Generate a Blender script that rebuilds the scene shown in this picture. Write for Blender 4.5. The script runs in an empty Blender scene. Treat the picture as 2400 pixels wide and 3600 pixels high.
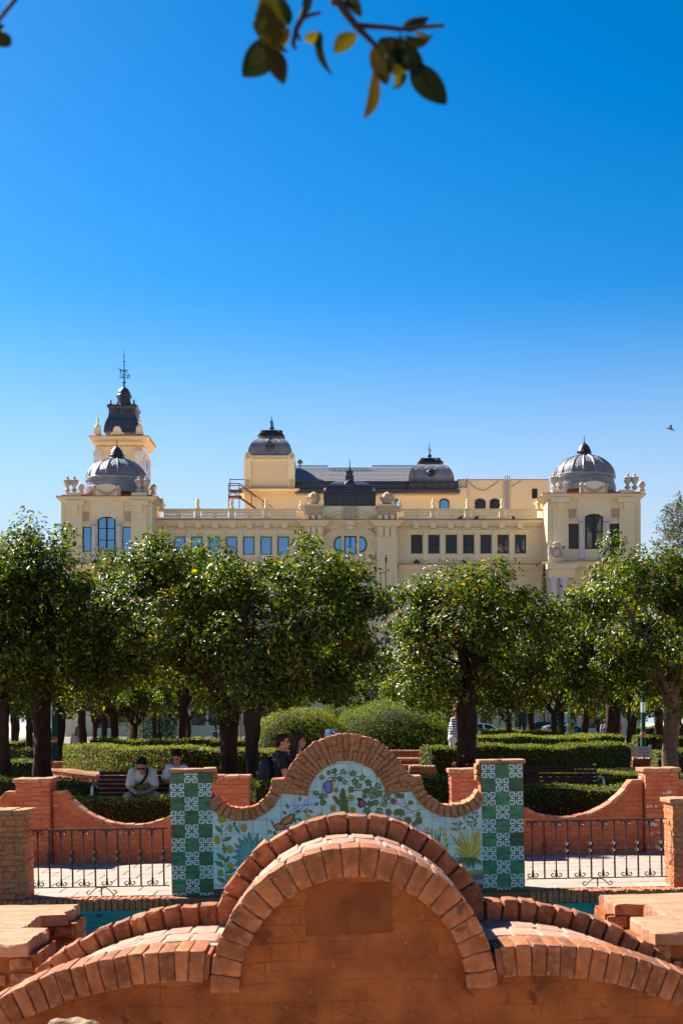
import bpy, bmesh, math, random
import numpy as np
from mathutils import Vector, Matrix, Quaternion
R = math.radians
random.seed(7); RNG = np.random.default_rng(7)
S = bpy.context.scene
COL = S.collection
F, HC, HY = 5000.0, 1.9, 2540.0          # focal length and horizon in photo pixels, eye height in metres

# ---------------------------------------------------------------- camera, sky, sun, exposure
cam = bpy.data.cameras.new('camera'); cam_o = bpy.data.objects.new('camera', cam); COL.objects.link(cam_o)
cam_o.location = (0, 0, HC); cam_o.rotation_euler = (R(90), 0, 0)
cam.sensor_fit = 'VERTICAL'; cam.sensor_height = 36; cam.sensor_width = 24; cam.lens = 50
cam.shift_y = (HY-1800)/3600; cam.clip_start = 0.05; cam.clip_end = 6000
cam.dof.use_dof = True; cam.dof.focus_distance = 17; cam.dof.aperture_fstop = 9
S.camera = cam_o
SUN_TO = Vector((-0.84, 0.72, 1.0)).normalized()
w = bpy.data.worlds.new('World'); S.world = w; w.use_nodes = True
nt = w.node_tree; nt.nodes.clear()
sky = nt.nodes.new('ShaderNodeTexSky'); sky.sky_type = 'NISHITA'; sky.sun_disc = False
sky.sun_elevation = math.asin(SUN_TO.z); sky.sun_rotation = math.atan2(SUN_TO.x, SUN_TO.y)
sky.altitude = 0; sky.air_density = 1.0; sky.dust_density = 0.4; sky.ozone_density = 3.0
hs = nt.nodes.new('ShaderNodeHueSaturation'); hs.inputs['Saturation'].default_value = 1.29; hs.inputs['Hue'].default_value = 0.494
bg = nt.nodes.new('ShaderNodeBackground'); bg.inputs[1].default_value = 0.05
out = nt.nodes.new('ShaderNodeOutputWorld')
k1 = nt.nodes.new('ShaderNodeVectorMath'); k1.operation = 'SCALE'; k1.inputs[3].default_value = 0.2
gm = nt.nodes.new('ShaderNodeGamma'); gm.inputs[1].default_value = 1.4
k2 = nt.nodes.new('ShaderNodeVectorMath'); k2.operation = 'SCALE'; k2.inputs[3].default_value = 5.0
nt.links.new(sky.outputs[0], k1.inputs[0]); nt.links.new(k1.outputs[0], gm.inputs[0]); nt.links.new(gm.outputs[0], k2.inputs[0]); nt.links.new(k2.outputs[0], hs.inputs['Color']); 
tcw = nt.nodes.new('ShaderNodeTexCoord'); spw = nt.nodes.new('ShaderNodeSeparateXYZ'); nt.links.new(tcw.outputs['Generated'], spw.inputs[0])
mrw = nt.nodes.new('ShaderNodeMapRange'); mrw.interpolation_type = 'SMOOTHSTEP'; mrw.inputs['From Min'].default_value = 0.06; mrw.inputs['From Max'].default_value = 0.30; mrw.inputs['To Min'].default_value = 1.0; mrw.inputs['To Max'].default_value = 0.0
nt.links.new(spw.outputs[2], mrw.inputs['Value'])                       # pale sea haze low down, the same all round the horizon
mxw = nt.nodes.new('ShaderNodeMix'); mxw.data_type = 'RGBA'; mxw.inputs['B'].default_value = (4.6, 5.5, 6.4, 1); nt.links.new(mrw.outputs[0], mxw.inputs['Factor']); nt.links.new(hs.outputs[0], mxw.inputs['A']); nt.links.new(mxw.outputs['Result'], bg.inputs[0]); nt.links.new(bg.outputs[0], out.inputs[0])
sl = bpy.data.lights.new('sun', 'SUN'); sl.energy = 5.0; sl.angle = R(0.53); sl.color = (1.0, 0.93, 0.82)
so = bpy.data.objects.new('sun', sl); COL.objects.link(so); so.rotation_euler = SUN_TO.to_track_quat('Z', 'Y').to_euler(); so.location = (-30, 20, 60)
S.view_settings.view_transform = 'Standard'; S.view_settings.look = 'None'
S.view_settings.exposure = 1.5; S.view_settings.gamma = 1; S.view_settings.use_curve_mapping = False
S.cycles.max_bounces = 6; S.cycles.transparent_max_bounces = 8; S.cycles.caustics_reflective = False; S.cycles.caustics_refractive = False
S.cycles.use_denoising = True

# ---------------------------------------------------------------- materials
def nodes_of(name):
    m = bpy.data.materials.new(name); m.use_nodes = True
    n = m.node_tree; b = n.nodes['Principled BSDF']
    return m, n, b
def mat(name, c1, c2=None, scale=6, rough=0.7, bump=0.0, bscale=30, spec=0.3, rnd=0.0, metal=0.0, coat=0.0, stretch=None, c3=None, c3s=2.0, c3t=0.62, detail=5, gen=False):
    """two-tone noise colour, optional third patch colour with its own shape, fine bump, per-object value shift"""
    m, n, b = nodes_of(name); L = n.links.new
    tc = n.nodes.new('ShaderNodeTexCoord'); mp = n.nodes.new('ShaderNodeMapping'); L(tc.outputs['Object'], mp.inputs[0])
    if stretch: mp.inputs['Scale'].default_value = stretch
    oi = n.nodes.new('ShaderNodeObjectInfo')
    if rnd:
        off = n.nodes.new('ShaderNodeVectorMath'); off.operation = 'ADD'
        sc = n.nodes.new('ShaderNodeVectorMath'); sc.operation = 'SCALE'; sc.inputs[3].default_value = 37.0
        cmb = n.nodes.new('ShaderNodeCombineXYZ')
        for i in range(3): L(oi.outputs['Random'], cmb.inputs[i])
        L(cmb.outputs[0], sc.inputs[0]); L(mp.outputs[0], off.inputs[0]); L(sc.outputs[0], off.inputs[1]); vec = off.outputs[0]
    else: vec = mp.outputs[0]
    def noise(s, d=detail):
        x = n.nodes.new('ShaderNodeTexNoise'); x.inputs['Scale'].default_value = s; x.inputs['Detail'].default_value = d; x.inputs['Roughness'].default_value = 0.6
        L(vec, x.inputs['Vector']); return x.outputs['Fac']
    col = None
    if c2 is None: b.inputs['Base Color'].default_value = (*c1, 1)
    else:
        rp = n.nodes.new('ShaderNodeValToRGB'); rp.color_ramp.elements[0].position = 0.36; rp.color_ramp.elements[1].position = 0.64
        rp.color_ramp.elements[0].color = (*c1, 1); rp.color_ramp.elements[1].color = (*c2, 1)
        L(noise(scale), rp.inputs[0]); col = rp.outputs[0]
    if c3:
        r2 = n.nodes.new('ShaderNodeValToRGB'); r2.color_ramp.elements[0].position = c3t; r2.color_ramp.elements[1].position = c3t+0.035
        L(noise(c3s, 8), r2.inputs[0])
        mx = n.nodes.new('ShaderNodeMix'); mx.data_type = 'RGBA'; L(r2.outputs[0], mx.inputs['Factor'])
        if col is not None: L(col, mx.inputs['A'])
        else: mx.inputs['A'].default_value = (*c1, 1)
        mx.inputs['B'].default_value = (*c3, 1); col = mx.outputs['Result']
    if rnd:
        hv = n.nodes.new('ShaderNodeHueSaturation'); mr = n.nodes.new('ShaderNodeMapRange')
        mr.inputs['To Min'].default_value = 1-rnd; mr.inputs['To Max'].default_value = 1+rnd
        L(oi.outputs['Random'], mr.inputs['Value']); L(mr.outputs[0], hv.inputs['Value'])
        if col is not None: L(col, hv.inputs['Color'])
        else: hv.inputs['Color'].default_value = (*c1, 1)
        col = hv.outputs[0]
    if col is not None: L(col, b.inputs['Base Color'])
    b.inputs['Roughness'].default_value = rough; b.inputs['Specular IOR Level'].default_value = spec; b.inputs['Metallic'].default_value = metal
    b.inputs['Coat Weight'].default_value = coat; b.inputs['Coat Roughness'].default_value = 0.08
    if bump:
        bp = n.nodes.new('ShaderNodeBump'); bp.inputs['Strength'].default_value = 1.0; bp.inputs['Distance'].default_value = bump
        L(noise(bscale, 8), bp.inputs['Height']); L(bp.outputs[0], b.inputs['Normal'])
    return m
def leafmat(name, rough=0.38, trans=0.35, spec=0.5):
    """per-leaf colour comes from the leaf's own colour attribute; thin leaf lets light through"""
    m, n, b = nodes_of(name); L = n.links.new
    a = n.nodes.new('ShaderNodeAttribute'); a.attribute_name = 'Col'
    L(a.outputs['Color'], b.inputs['Base Color']); b.inputs['Roughness'].default_value = rough; b.inputs['Specular IOR Level'].default_value = spec
    t = n.nodes.new('ShaderNodeBsdfTranslucent'); hv = n.nodes.new('ShaderNodeHueSaturation')
    hv.inputs['Saturation'].default_value = 1.1; hv.inputs['Value'].default_value = 1.7; L(a.outputs['Color'], hv.inputs['Color']); L(hv.outputs[0], t.inputs[0])
    mx = n.nodes.new('ShaderNodeMixShader'); mx.inputs[0].default_value = trans
    L(b.outputs[0], mx.inputs[1]); L(t.outputs[0], mx.inputs[2]); L(mx.outputs[0], n.nodes['Material Output'].inputs[0])
    return m
def paintmat(name, rough=0.25):
    m, n, b = nodes_of(name); a = n.nodes.new('ShaderNodeAttribute'); a.attribute_name = 'Col'
    n.links.new(a.outputs['Color'], b.inputs['Base Color']); b.inputs['Roughness'].default_value = rough
    return m
TC = (0.37, 0.122, 0.043); TC2 = (0.235, 0.074, 0.025)
M = {}
M['brick'] = mat('painted_brick', TC, TC2, 11, 0.78, 0.006, 60, 0.25, 0.27, c3=(0.14, 0.055, 0.03), c3s=9, c3t=0.64)
M['brickfar'] = mat('painted_brick_far', (0.53, 0.165, 0.072), (0.44, 0.120, 0.048), 8, 0.78, 0.004, 50, 0.25, 0.10, c3=(0.55, 0.42, 0.34), c3s=4.5, c3t=0.665)
M['flaking'] = mat('flaking_painted_brick', (0.53, 0.165, 0.072), (0.44, 0.120, 0.048), 8, 0.8, 0.005, 50, 0.25, 0.10, c3=(0.62, 0.52, 0.45), c3s=5, c3t=0.57)
M['brickfar2'] = mat('painted_brick_coping', (0.58, 0.155, 0.052), (0.46, 0.112, 0.037), 9, 0.78, 0.005, 50, 0.25, 0.16, c3=(0.20, 0.08, 0.045), c3s=7, c3t=0.65)
M['render'] = mat('painted_render', (0.37, 0.110, 0.029), (0.20, 0.056, 0.016), 5.5, 0.82, 0.03, 8, 0.2, c3=(0.15, 0.048, 0.017), c3s=6, c3t=0.61)
M['darkpatch'] = mat('dark_wall_patch', (0.24, 0.070, 0.019), (0.16, 0.045, 0.013), 7, 0.85, 0.006, 14, 0.2)
M['paver'] = mat('worn_paver', (0.48, 0.25, 0.17), (0.36, 0.17, 0.11), 9, 0.8, 0.003, 60, 0.25, 0.14, c3=(0.20, 0.17, 0.10), c3s=7, c3t=0.64)
M['mortar'] = mat('pale_mortar', (0.44, 0.36, 0.29), (0.32, 0.24, 0.18), 12, 0.9, 0.004, 60)
M['slab'] = mat('weathered_slab', (0.52, 0.26, 0.15), (0.38, 0.165, 0.085), 7, 0.82, 0.008, 40, 0.2, c3=(0.20, 0.14, 0.10), c3s=11, c3t=0.62, stretch=(1, 2.2, 1))
M['joint'] = mat('dark_joint', (0.30, 0.11, 0.055), (0.22, 0.08, 0.04), 20, 0.9, 0.004, 40)
M['tilebed'] = mat('tile_grout', (0.36, 0.25, 0.18), (0.28, 0.18, 0.12), 20, 0.9)
M['gtile'] = mat('green_glazed_tile', (0.007, 0.070, 0.034), (0.038, 0.21, 0.090), 9, 0.3, 0.0008, 30, 0.4, 0.55, coat=0.12, stretch=(1.0, 1.0, 3.5))
M['wtile'] = mat('white_glazed_tile', (0.78, 0.80, 0.76), (0.72, 0.76, 0.72), 20, 0.2, spec=0.5, coat=0.4)
M['ink'] = mat('teal_ink_motif', (0.004, 0.042, 0.046), (0.007, 0.075, 0.072), 10, 0.3, rnd=0.5)
M['btile'] = mat('blue_watercolour_tile', (0.74, 0.74, 0.66), (0.42, 0.60, 0.66), 4.5, 0.2, spec=0.5, coat=0.4, rnd=0.04)
M['brownline'] = mat('brown_border_tile', (0.13, 0.045, 0.025), (0.09, 0.03, 0.02), 10, 0.25)
M['paint'] = paintmat('painted_glaze')
M['paving'] = mat('pale_paving', (0.37, 0.29, 0.235), (0.30, 0.235, 0.19), 6, 0.85, 0.001, 60, 0.2, 0.05)
M['ground'] = mat('ground', (0.50, 0.39, 0.29), (0.42, 0.32, 0.23), 0.8, 0.95, 0.01, 12)
M['soil'] = mat('garden_soil', (0.20, 0.13, 0.08), (0.11, 0.075, 0.045), 3, 0.95, 0.03, 9)
M['pool'] = mat('turquoise_paint', (0.04, 0.33, 0.28), (0.03, 0.26, 0.23), 3, 0.5, 0.002, 30, c3=(0.02, 0.09, 0.06), c3s=2.5, c3t=0.63, stretch=(0.5, 1, 4))
M['iron'] = mat('wrought_iron', (0.018, 0.012, 0.012), (0.035, 0.018, 0.014), 40, 0.45, 0.0006, 120, 0.5)
M['wood'] = mat('dark_bench_wood', (0.060, 0.020, 0.010), (0.038, 0.013, 0.007), 10, 0.5, 0.001, 60, 0.2, 0.2, stretch=(1, 8, 8))
M['woodglare'] = mat('bench_wood_sun_glare', (0.42, 0.36, 0.33), (0.34, 0.28, 0.25), 10, 0.25, 0.001, 60, 0.6, 0.15, stretch=(1, 8, 8))  # sun glare on the dark bench wood, painted in as a paler colour
M['alu'] = mat('grey_cast_metal', (0.42, 0.43, 0.45), (0.34, 0.35, 0.37), 20, 0.35, metal=0.6)
M['bark'] = mat('orange_tree_bark', (0.050, 0.030, 0.020), (0.026, 0.016, 0.011), 9, 0.9, 0.02, 22, 0.15, stretch=(1, 1, 0.35))
M['barkpale'] = mat('grey_bark', (0.20, 0.14, 0.10), (0.10, 0.065, 0.045), 8, 0.9, 0.02, 20, 0.15, stretch=(1, 1, 0.35))
M['leaf'] = leafmat('orange_leaf', 0.40, 0.42, 0.32)
M['hleaf'] = leafmat('hedge_leaf', 0.55, 0.42, 0.2)
M['nleaf'] = leafmat('near_leaf', 0.55, 0.22, 0.12)
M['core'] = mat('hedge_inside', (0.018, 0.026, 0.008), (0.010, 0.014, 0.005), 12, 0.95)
M['green'] = mat('green_lamp_paint', (0.004, 0.060, 0.030), (0.004, 0.045, 0.024), 5, 0.5, spec=0.25)
M['copper'] = mat('copper_band', (0.50, 0.20, 0.07), rough=0.35, metal=0.7)
M['stake'] = mat('pine_stake', (0.50, 0.28, 0.12), (0.40, 0.21, 0.09), 12, 0.8, stretch=(6, 6, 1))
M['stone'] = mat('rough_concrete', (0.46, 0.31, 0.20), (0.28, 0.17, 0.10), 25, 0.95, 0.03, 40, c3=(0.08, 0.05, 0.04), c3s=30, c3t=0.66)
def worn_edges(m, col, lo=.53, hi=.60, amt=.55):
    """paint rubbed off the arrises"""
    n = m.node_tree; L = n.links.new; b = n.nodes['Principled BSDF']; g = n.nodes.new('ShaderNodeNewGeometry'); r = n.nodes.new('ShaderNodeMapRange'); r.inputs['From Min'].default_value = lo; r.inputs['From Max'].default_value = hi
    t = n.nodes.new('ShaderNodeTexNoise'); t.inputs['Scale'].default_value = 35; tc = n.nodes.new('ShaderNodeTexCoord'); L(tc.outputs['Object'], t.inputs[0]); r2 = n.nodes.new('ShaderNodeMapRange'); r2.inputs['From Min'].default_value = .42; r2.inputs['From Max'].default_value = .62
    L(g.outputs['Pointiness'], r.inputs[0]); L(t.outputs[0], r2.inputs[0]); u = n.nodes.new('ShaderNodeMath'); u.operation = 'MULTIPLY'; L(r.outputs[0], u.inputs[0]); L(r2.outputs[0], u.inputs[1]); v = n.nodes.new('ShaderNodeMath'); v.operation = 'MULTIPLY'; L(u.outputs[0], v.inputs[0]); v.inputs[1].default_value = amt
    src = b.inputs['Base Color'].links[0].from_socket; x = n.nodes.new('ShaderNodeMix'); x.data_type = 'RGBA'; L(v.outputs[0], x.inputs['Factor']); L(src, x.inputs['A']); x.inputs['B'].default_value = (*col, 1); L(x.outputs['Result'], b.inputs['Base Color'])
worn_edges(M['brick'], (0.58, 0.33, 0.20)); worn_edges(M['brickfar2'], (0.60, 0.33, 0.20))
# building
M['wall'] = mat('cream_stucco', (0.80, 0.665, 0.415), (0.765, 0.63, 0.385), 0.9, 0.85, 0.004, 6, 0.2, stretch=(1, 1, 0.3), c3=(0.68, 0.55, 0.34), c3s=0.8, c3t=0.65)
M['trim'] = mat('cream_moulding', (0.82, 0.70, 0.46), (0.78, 0.655, 0.42), 0.6, 0.85, 0.003, 8, 0.2)
M['relief'] = mat('cream_relief', (0.56, 0.45, 0.29), (0.43, 0.33, 0.19), 5, 0.85, 0.06, 5, 0.2)
M['ochre'] = mat('ochre_stucco', (0.75, 0.59, 0.37), (0.70, 0.54, 0.33), 0.25, 0.85, 0.004, 6, 0.2, c3=(0.45, 0.30, 0.17), c3s=0.9, c3t=0.74)
M['ochre2'] = mat('peach_stucco', (0.79, 0.62, 0.41), (0.75, 0.58, 0.375), 0.2, 0.85, 0.004, 6, 0.2)
M['marble'] = mat('pale_marble', (0.62, 0.60, 0.62), (0.54, 0.52, 0.55), 1.5, 0.5)
M['urn'] = mat('weathered_urn', (0.60, 0.50, 0.42), (0.38, 0.31, 0.26), 2.2, 0.8, c3=(0.10, 0.09, 0.09), c3s=1.6, c3t=0.66)
M['redlead'] = mat('clay_flashing', (0.42, 0.14, 0.075), (0.33, 0.11, 0.06), 2, 0.8)
M['zinc'] = mat('zinc_dome', (0.235, 0.24, 0.265), (0.165, 0.17, 0.19), 1.2, 0.42, 0.003, 8, 0.5, c3=(0.22, 0.17, 0.15), c3s=0.7, c3t=0.6)
M['slate'] = mat('dark_slate', (0.050, 0.055, 0.070), (0.034, 0.038, 0.048), 2.5, 0.42, 0.003, 8, 0.5, 0.2)
M['scale'] = mat('grey_scale_tile', (0.36, 0.36, 0.37), (0.27, 0.27, 0.28), 3, 0.38, spec=0.5, rnd=0.15)
M['lead'] = mat('dark_lead', (0.040, 0.042, 0.052), (0.028, 0.03, 0.038), 2, 0.4, 0.003, 10, 0.5)
M['wframe'] = mat('dark_window_frame', (0.020, 0.012, 0.010), rough=0.4)
M['glassblue'] = mat('sky_reflection_glass', (0.03, 0.10, 0.20), (0.04, 0.13, 0.25), 0.5, 0.03, spec=1.0, metal=0.75)  # blue of the reflected sky is put into the pane colour
for k_, c_ in (('glassblue', (0.13, 0.28, 0.46)),):
    b_ = M[k_].node_tree.nodes['Principled BSDF']; 
    for l_ in list(b_.inputs['Base Color'].links): M[k_].node_tree.links.remove(l_)
    b_.inputs['Base Color'].default_value = (*c_, 1)
M['glassdark'] = mat('dark_glass', (0.012, 0.012, 0.012), (0.030, 0.026, 0.018), 1.2, 0.12, spec=0.35)
M['curtain'] = mat('curtain', (0.34, 0.30, 0.24), (0.16, 0.14, 0.11), 2, 0.9)
M['skylight'] = mat('skylight_glass', (0.55, 0.56, 0.58), rough=0.3, spec=0.6)
M['verd'] = mat('verdigris_iron', (0.010, 0.055, 0.075), (0.015, 0.04, 0.05), 5, 0.5)
M['redsteel'] = mat('red_oxide_steel', (0.16, 0.035, 0.022), (0.11, 0.03, 0.02), 3, 0.6)
M['pipe'] = mat('grey_pipe', (0.45, 0.40, 0.38), rough=0.5)

# ---------------------------------------------------------------- object helpers
def W(px, py, d):
    return Vector(((px-1200)*d/F, d, HC+(HY-py)*d/F))
def link(o, parent=None):
    COL.objects.link(o)
    if parent is not None: o.parent = parent
    return o
def tag(o, label=None, cat=None, group=None, kind=None):
    if label: o['label'] = label
    if cat: o['category'] = cat
    if group: o['group'] = group
    if kind: o['kind'] = kind
    return o
def thing(name, label, cat, loc=(0, 0, 0), rot=(0, 0, 0), group=None):
    o = bpy.data.objects.new(name, None); link(o); o.location = loc; o.rotation_euler = rot; o.empty_display_size = 0.2
    return tag(o, label, cat, group)
def copy_tree(o, parent=None):
    c = o.copy(); COL.objects.link(c); c.parent = parent
    for ch in list(o.children): copy_tree(ch, c)
    return c
class MB:
    def __init__(s): s.v = []; s.f = []; s.m = []; s.c = []; s.cur = 0; s.col = None
    def add(s, vs, fs, m=None):
        o = len(s.v); s.v.extend([tuple(p) for p in vs])
        if s.col is not None: s.c.extend([s.col]*len(vs))
        for f in fs: s.f.append(tuple(i+o for i in f)); s.m.append(s.cur if m is None else m)
        return s
    def box(s, x0, x1, y0, y1, z0, z1, m=None):
        return s.add([(x0,y0,z0),(x1,y0,z0),(x1,y1,z0),(x0,y1,z0),(x0,y0,z1),(x1,y0,z1),(x1,y1,z1),(x0,y1,z1)],
                     [(0,3,2,1),(4,5,6,7),(0,1,5,4),(1,2,6,5),(2,3,7,6),(3,0,4,7)], m)
    def frus(s, c, a, b, z0, a2, b2, z1, m=None):
        x, y = c
        return s.add([(x-a,y-b,z0),(x+a,y-b,z0),(x+a,y+b,z0),(x-a,y+b,z0),(x-a2,y-b2,z1),(x+a2,y-b2,z1),(x+a2,y+b2,z1),(x-a2,y+b2,z1)],
                     [(0,3,2,1),(4,5,6,7),(0,1,5,4),(1,2,6,5),(2,3,7,6),(3,0,4,7)], m)
    def lathe(s, c, prof, n=16, m=None, sx=1, sy=1, a0=0):
        x, y, z = c; vs = []; fs = []
        for r, h in prof:
            for i in range(n):
                a = a0+2*math.pi*i/n; vs.append((x+sx*r*math.cos(a), y+sy*r*math.sin(a), z+h))
        for k in range(len(prof)-1):
            for i in range(n):
                j = (i+1) % n; fs.append((k*n+i, k*n+j, (k+1)*n+j, (k+1)*n+i))
        fs.append(tuple(range(n-1, -1, -1))); fs.append(tuple(range((len(prof)-1)*n, len(prof)*n)))
        return s.add(vs, fs, m)
    def tube(s, pts, rad, n=8, m=None, flat=1.0):
        pts = [Vector(p) for p in pts]; 
        if not hasattr(rad, '__len__'): rad = [rad]*len(pts)
        vs = []; fs = []; prev = None
        for i, p in enumerate(pts):
            t = (pts[min(i+1, len(pts)-1)]-pts[max(i-1, 0)])
            if t.length < 1e-9: t = Vector((0, 0, 1))
            t.normalize()
            if prev is None: u = t.orthogonal().normalized()
            else:
                u = prev-t*prev.dot(t)
                u = u.normalized() if u.length > 1e-6 else t.orthogonal().normalized()
            prev = u; v = t.cross(u)
            for k in range(n):
                a = 2*math.pi*k/n; vs.append(p+(u*math.cos(a)+v*math.sin(a)*flat)*rad[i])
        for i in range(len(pts)-1):
            for k in range(n):
                j = (k+1) % n; fs.append((i*n+k, i*n+j, (i+1)*n+j, (i+1)*n+k))
        fs.append(tuple(range(n-1, -1, -1))); fs.append(tuple(range((len(pts)-1)*n, len(pts)*n)))
        return s.add(vs, fs, m)
    def ell(s, c, r, n=12, k=8, m=None, rot=None):
        c = Vector(c); r = r if hasattr(r, '__len__') else (r, r, r); vs = []; fs = []
        for i in range(k+1):
            t = math.pi*i/k
            for j in range(n):
                a = 2*math.pi*j/n
                p = Vector((r[0]*math.sin(t)*math.cos(a), r[1]*math.sin(t)*math.sin(a), -r[2]*math.cos(t)))
                if rot is not None: p = rot @ p
                vs.append(c+p)
        for i in range(k):
            for j in range(n):
                q = (j+1) % n; fs.append((i*n+j, i*n+q, (i+1)*n+q, (i+1)*n+j))
        return s.add(vs, fs, m)
    def prism(s, poly, y0, y1, m=None):
        """polygon in x,z (counter-clockwise seen from -y) pushed from y0 to y1"""
        n = len(poly); vs = [(x, y0, z) for x, z in poly]+[(x, y1, z) for x, z in poly]
        fs = [tuple(range(n)), tuple(range(2*n-1, n-1, -1))]+[(i, i+n, (i+1) % n+n, (i+1) % n) for i in range(n)]
        return s.add(vs, fs, m)
    def slabz(s, poly, z0, z1, m=None):
        n = len(poly); vs = [(x, y, z0) for x, y in poly]+[(x, y, z1) for x, y in poly]
        fs = [tuple(range(n-1, -1, -1)), tuple(range(n, 2*n))]+[(i, (i+1) % n, (i+1) % n+n, i+n) for i in range(n)]
        return s.add(vs, fs, m)
    def mesh(s, name, mats, smooth=False):
        me = bpy.data.meshes.new(name); me.from_pydata(s.v, [], s.f)
        mats = mats if isinstance(mats, (list, tuple)) else [mats]
        for x in mats: me.materials.append(M[x] if isinstance(x, str) else x)
        if len(mats) > 1: me.polygons.foreach_set('material_index', s.m)
        if s.c:
            a = me.color_attributes.new('Col', 'FLOAT_COLOR', 'POINT')
            a.data.foreach_set('color', np.array([(*c, 1.0) for c in s.c], dtype=np.float32).ravel())
        if smooth: me.polygons.foreach_set('use_smooth', [True]*len(me.polygons))
        me.update(); return me
    def build(s, name, mats, parent=None, smooth=False, fix=False):
        me = s.mesh(name, mats, smooth)
        if fix:
            bm = bmesh.new(); bm.from_mesh(me); bmesh.ops.recalc_face_normals(bm, faces=bm.faces); bm.to_mesh(me); bm.free()
        return link(bpy.data.objects.new(name, me), parent)
def smooth_by_angle(o, ang=40):
    me = o.data; me.polygons.foreach_set('use_smooth', [True]*len(me.polygons))
    try: me.set_sharp_from_angle(angle=R(ang))
    except Exception: pass
    return o
def part(name, mats, parent, fn, smooth=False, fix=False):
    b = MB(); fn(b); return b.build(name, mats, parent, smooth, fix)

# chamfered hexahedron: the worn brick
_T = []; 
for c in range(8):
    for a in range(3): _T.append((c, a))
def _idx(c, a): return c*3+a
def _chamfer_faces():
    fs = []
    P = []
    for c, a in _T:
        q = [(c >> k) & 1 for k in range(3)]; P.append(Vector([q[k] if k == a else (0.1 if q[k] == 0 else 0.9) for k in range(3)]))
    for a in range(3):
        b, d = [k for k in range(3) if k != a]
        for s_ in (0, 1):
            cs = [(s_ << a) | (i << b) | (j << d) for i, j in ((0,0),(1,0),(1,1),(0,1))]; fs.append([_idx(c, a) for c in cs])
        for i in (0, 1):
            for j in (0, 1):
                c0 = (i << b) | (j << d); c1 = c0 | (1 << a); fs.append([_idx(c0, b), _idx(c1, b), _idx(c1, d), _idx(c0, d)])
    for c in range(8): fs.append([_idx(c, 0), _idx(c, 1), _idx(c, 2)])
    o = []
    for f in fs:
        pts = [P[i] for i in f]; n = (pts[1]-pts[0]).cross(pts[2]-pts[0]); ctr = sum(pts, Vector())/len(pts)
        o.append(tuple(f) if n.dot(ctr-Vector((.5,.5,.5))) > 0 else tuple(reversed(f)))
    return o
_CF = _chamfer_faces()
def brick_mesh(corners, ch=0.006, jit=0.003):
    """corners: 8 points, index = i + 2j + 4k"""
    C8 = [Vector(p) for p in corners]
    lx = (C8[1]-C8[0]).length; ly = (C8[2]-C8[0]).length; lz = (C8[4]-C8[0]).length
    lens = (max(lx, 1e-4), max(ly, 1e-4), max(lz, 1e-4)); vs = []
    for c, a in _T:
        t = []
        for k in range(3):
            e = ch*random.uniform(0.5, 1.6)/lens[k] if k != a else 0.0
            t.append(e if not (c >> k) & 1 else 1-e)
        u, v, w_ = t
        p = Vector()
        for q in range(8):
            p += C8[q]*((u if q & 1 else 1-u)*(v if q & 2 else 1-v)*(w_ if q & 4 else 1-w_))
        if jit: p += Vector((random.gauss(0, jit), random.gauss(0, jit), random.gauss(0, jit)))*0.5
        vs.append(p)
    det = (C8[1]-C8[0]).cross(C8[2]-C8[0]).dot(C8[4]-C8[0])
    return vs, (_CF if det > 0 else [tuple(reversed(f)) for f in _CF])
def box8(x0, x1, y0, y1, z0, z1):
    return [((x0, x1)[i & 1], (y0, y1)[(i >> 1) & 1], (z0, z1)[(i >> 2) & 1]) for i in range(8)]
def vous8(cx, cz, a0, a1, r0, r1, y0, y1):
    return [(cx+(r0, r1)[(i >> 2) & 1]*math.cos((a0, a1)[i & 1]), (y0, y1)[(i >> 1) & 1], cz+(r0, r1)[(i >> 2) & 1]*math.sin((a0, a1)[i & 1])) for i in range(8)]
def brick(parent, corners, m='brick', ch=0.006, jit=0.003, name='brick'):
    vs, fs = brick_mesh(corners, ch, jit)
    me = bpy.data.meshes.new(name); me.from_pydata(vs, [], fs); me.materials.append(M[m]); me.update()
    # give each brick its own origin
    return link(bpy.data.objects.new(name, me), parent)
_BANK = {}
def brick_at(parent, x, y, z, l, d, h, m='brickfar', ch=0.007, jit=0.004, name='brick', rot=0.0):
    """a brick from a bank of shared meshes, centred at x,y,z"""
    k = (round(l, 3), round(d, 3), round(h, 3), m)
    if k not in _BANK:
        L_ = []
        for _ in range(5):
            vs, fs = brick_mesh(box8(-l/2, l/2, -d/2, d/2, -h/2, h/2), ch, jit)
            me = bpy.data.meshes.new('brick'); me.from_pydata(vs, [], fs); me.materials.append(M[m]); me.update(); L_.append(me)
        _BANK[k] = L_
    o = link(bpy.data.objects.new(name, random.choice(_BANK[k])), parent); o.location = (x, y, z); o.rotation_euler = (0, 0, rot)
    return o
from mathutils import noise as mnoise
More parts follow.
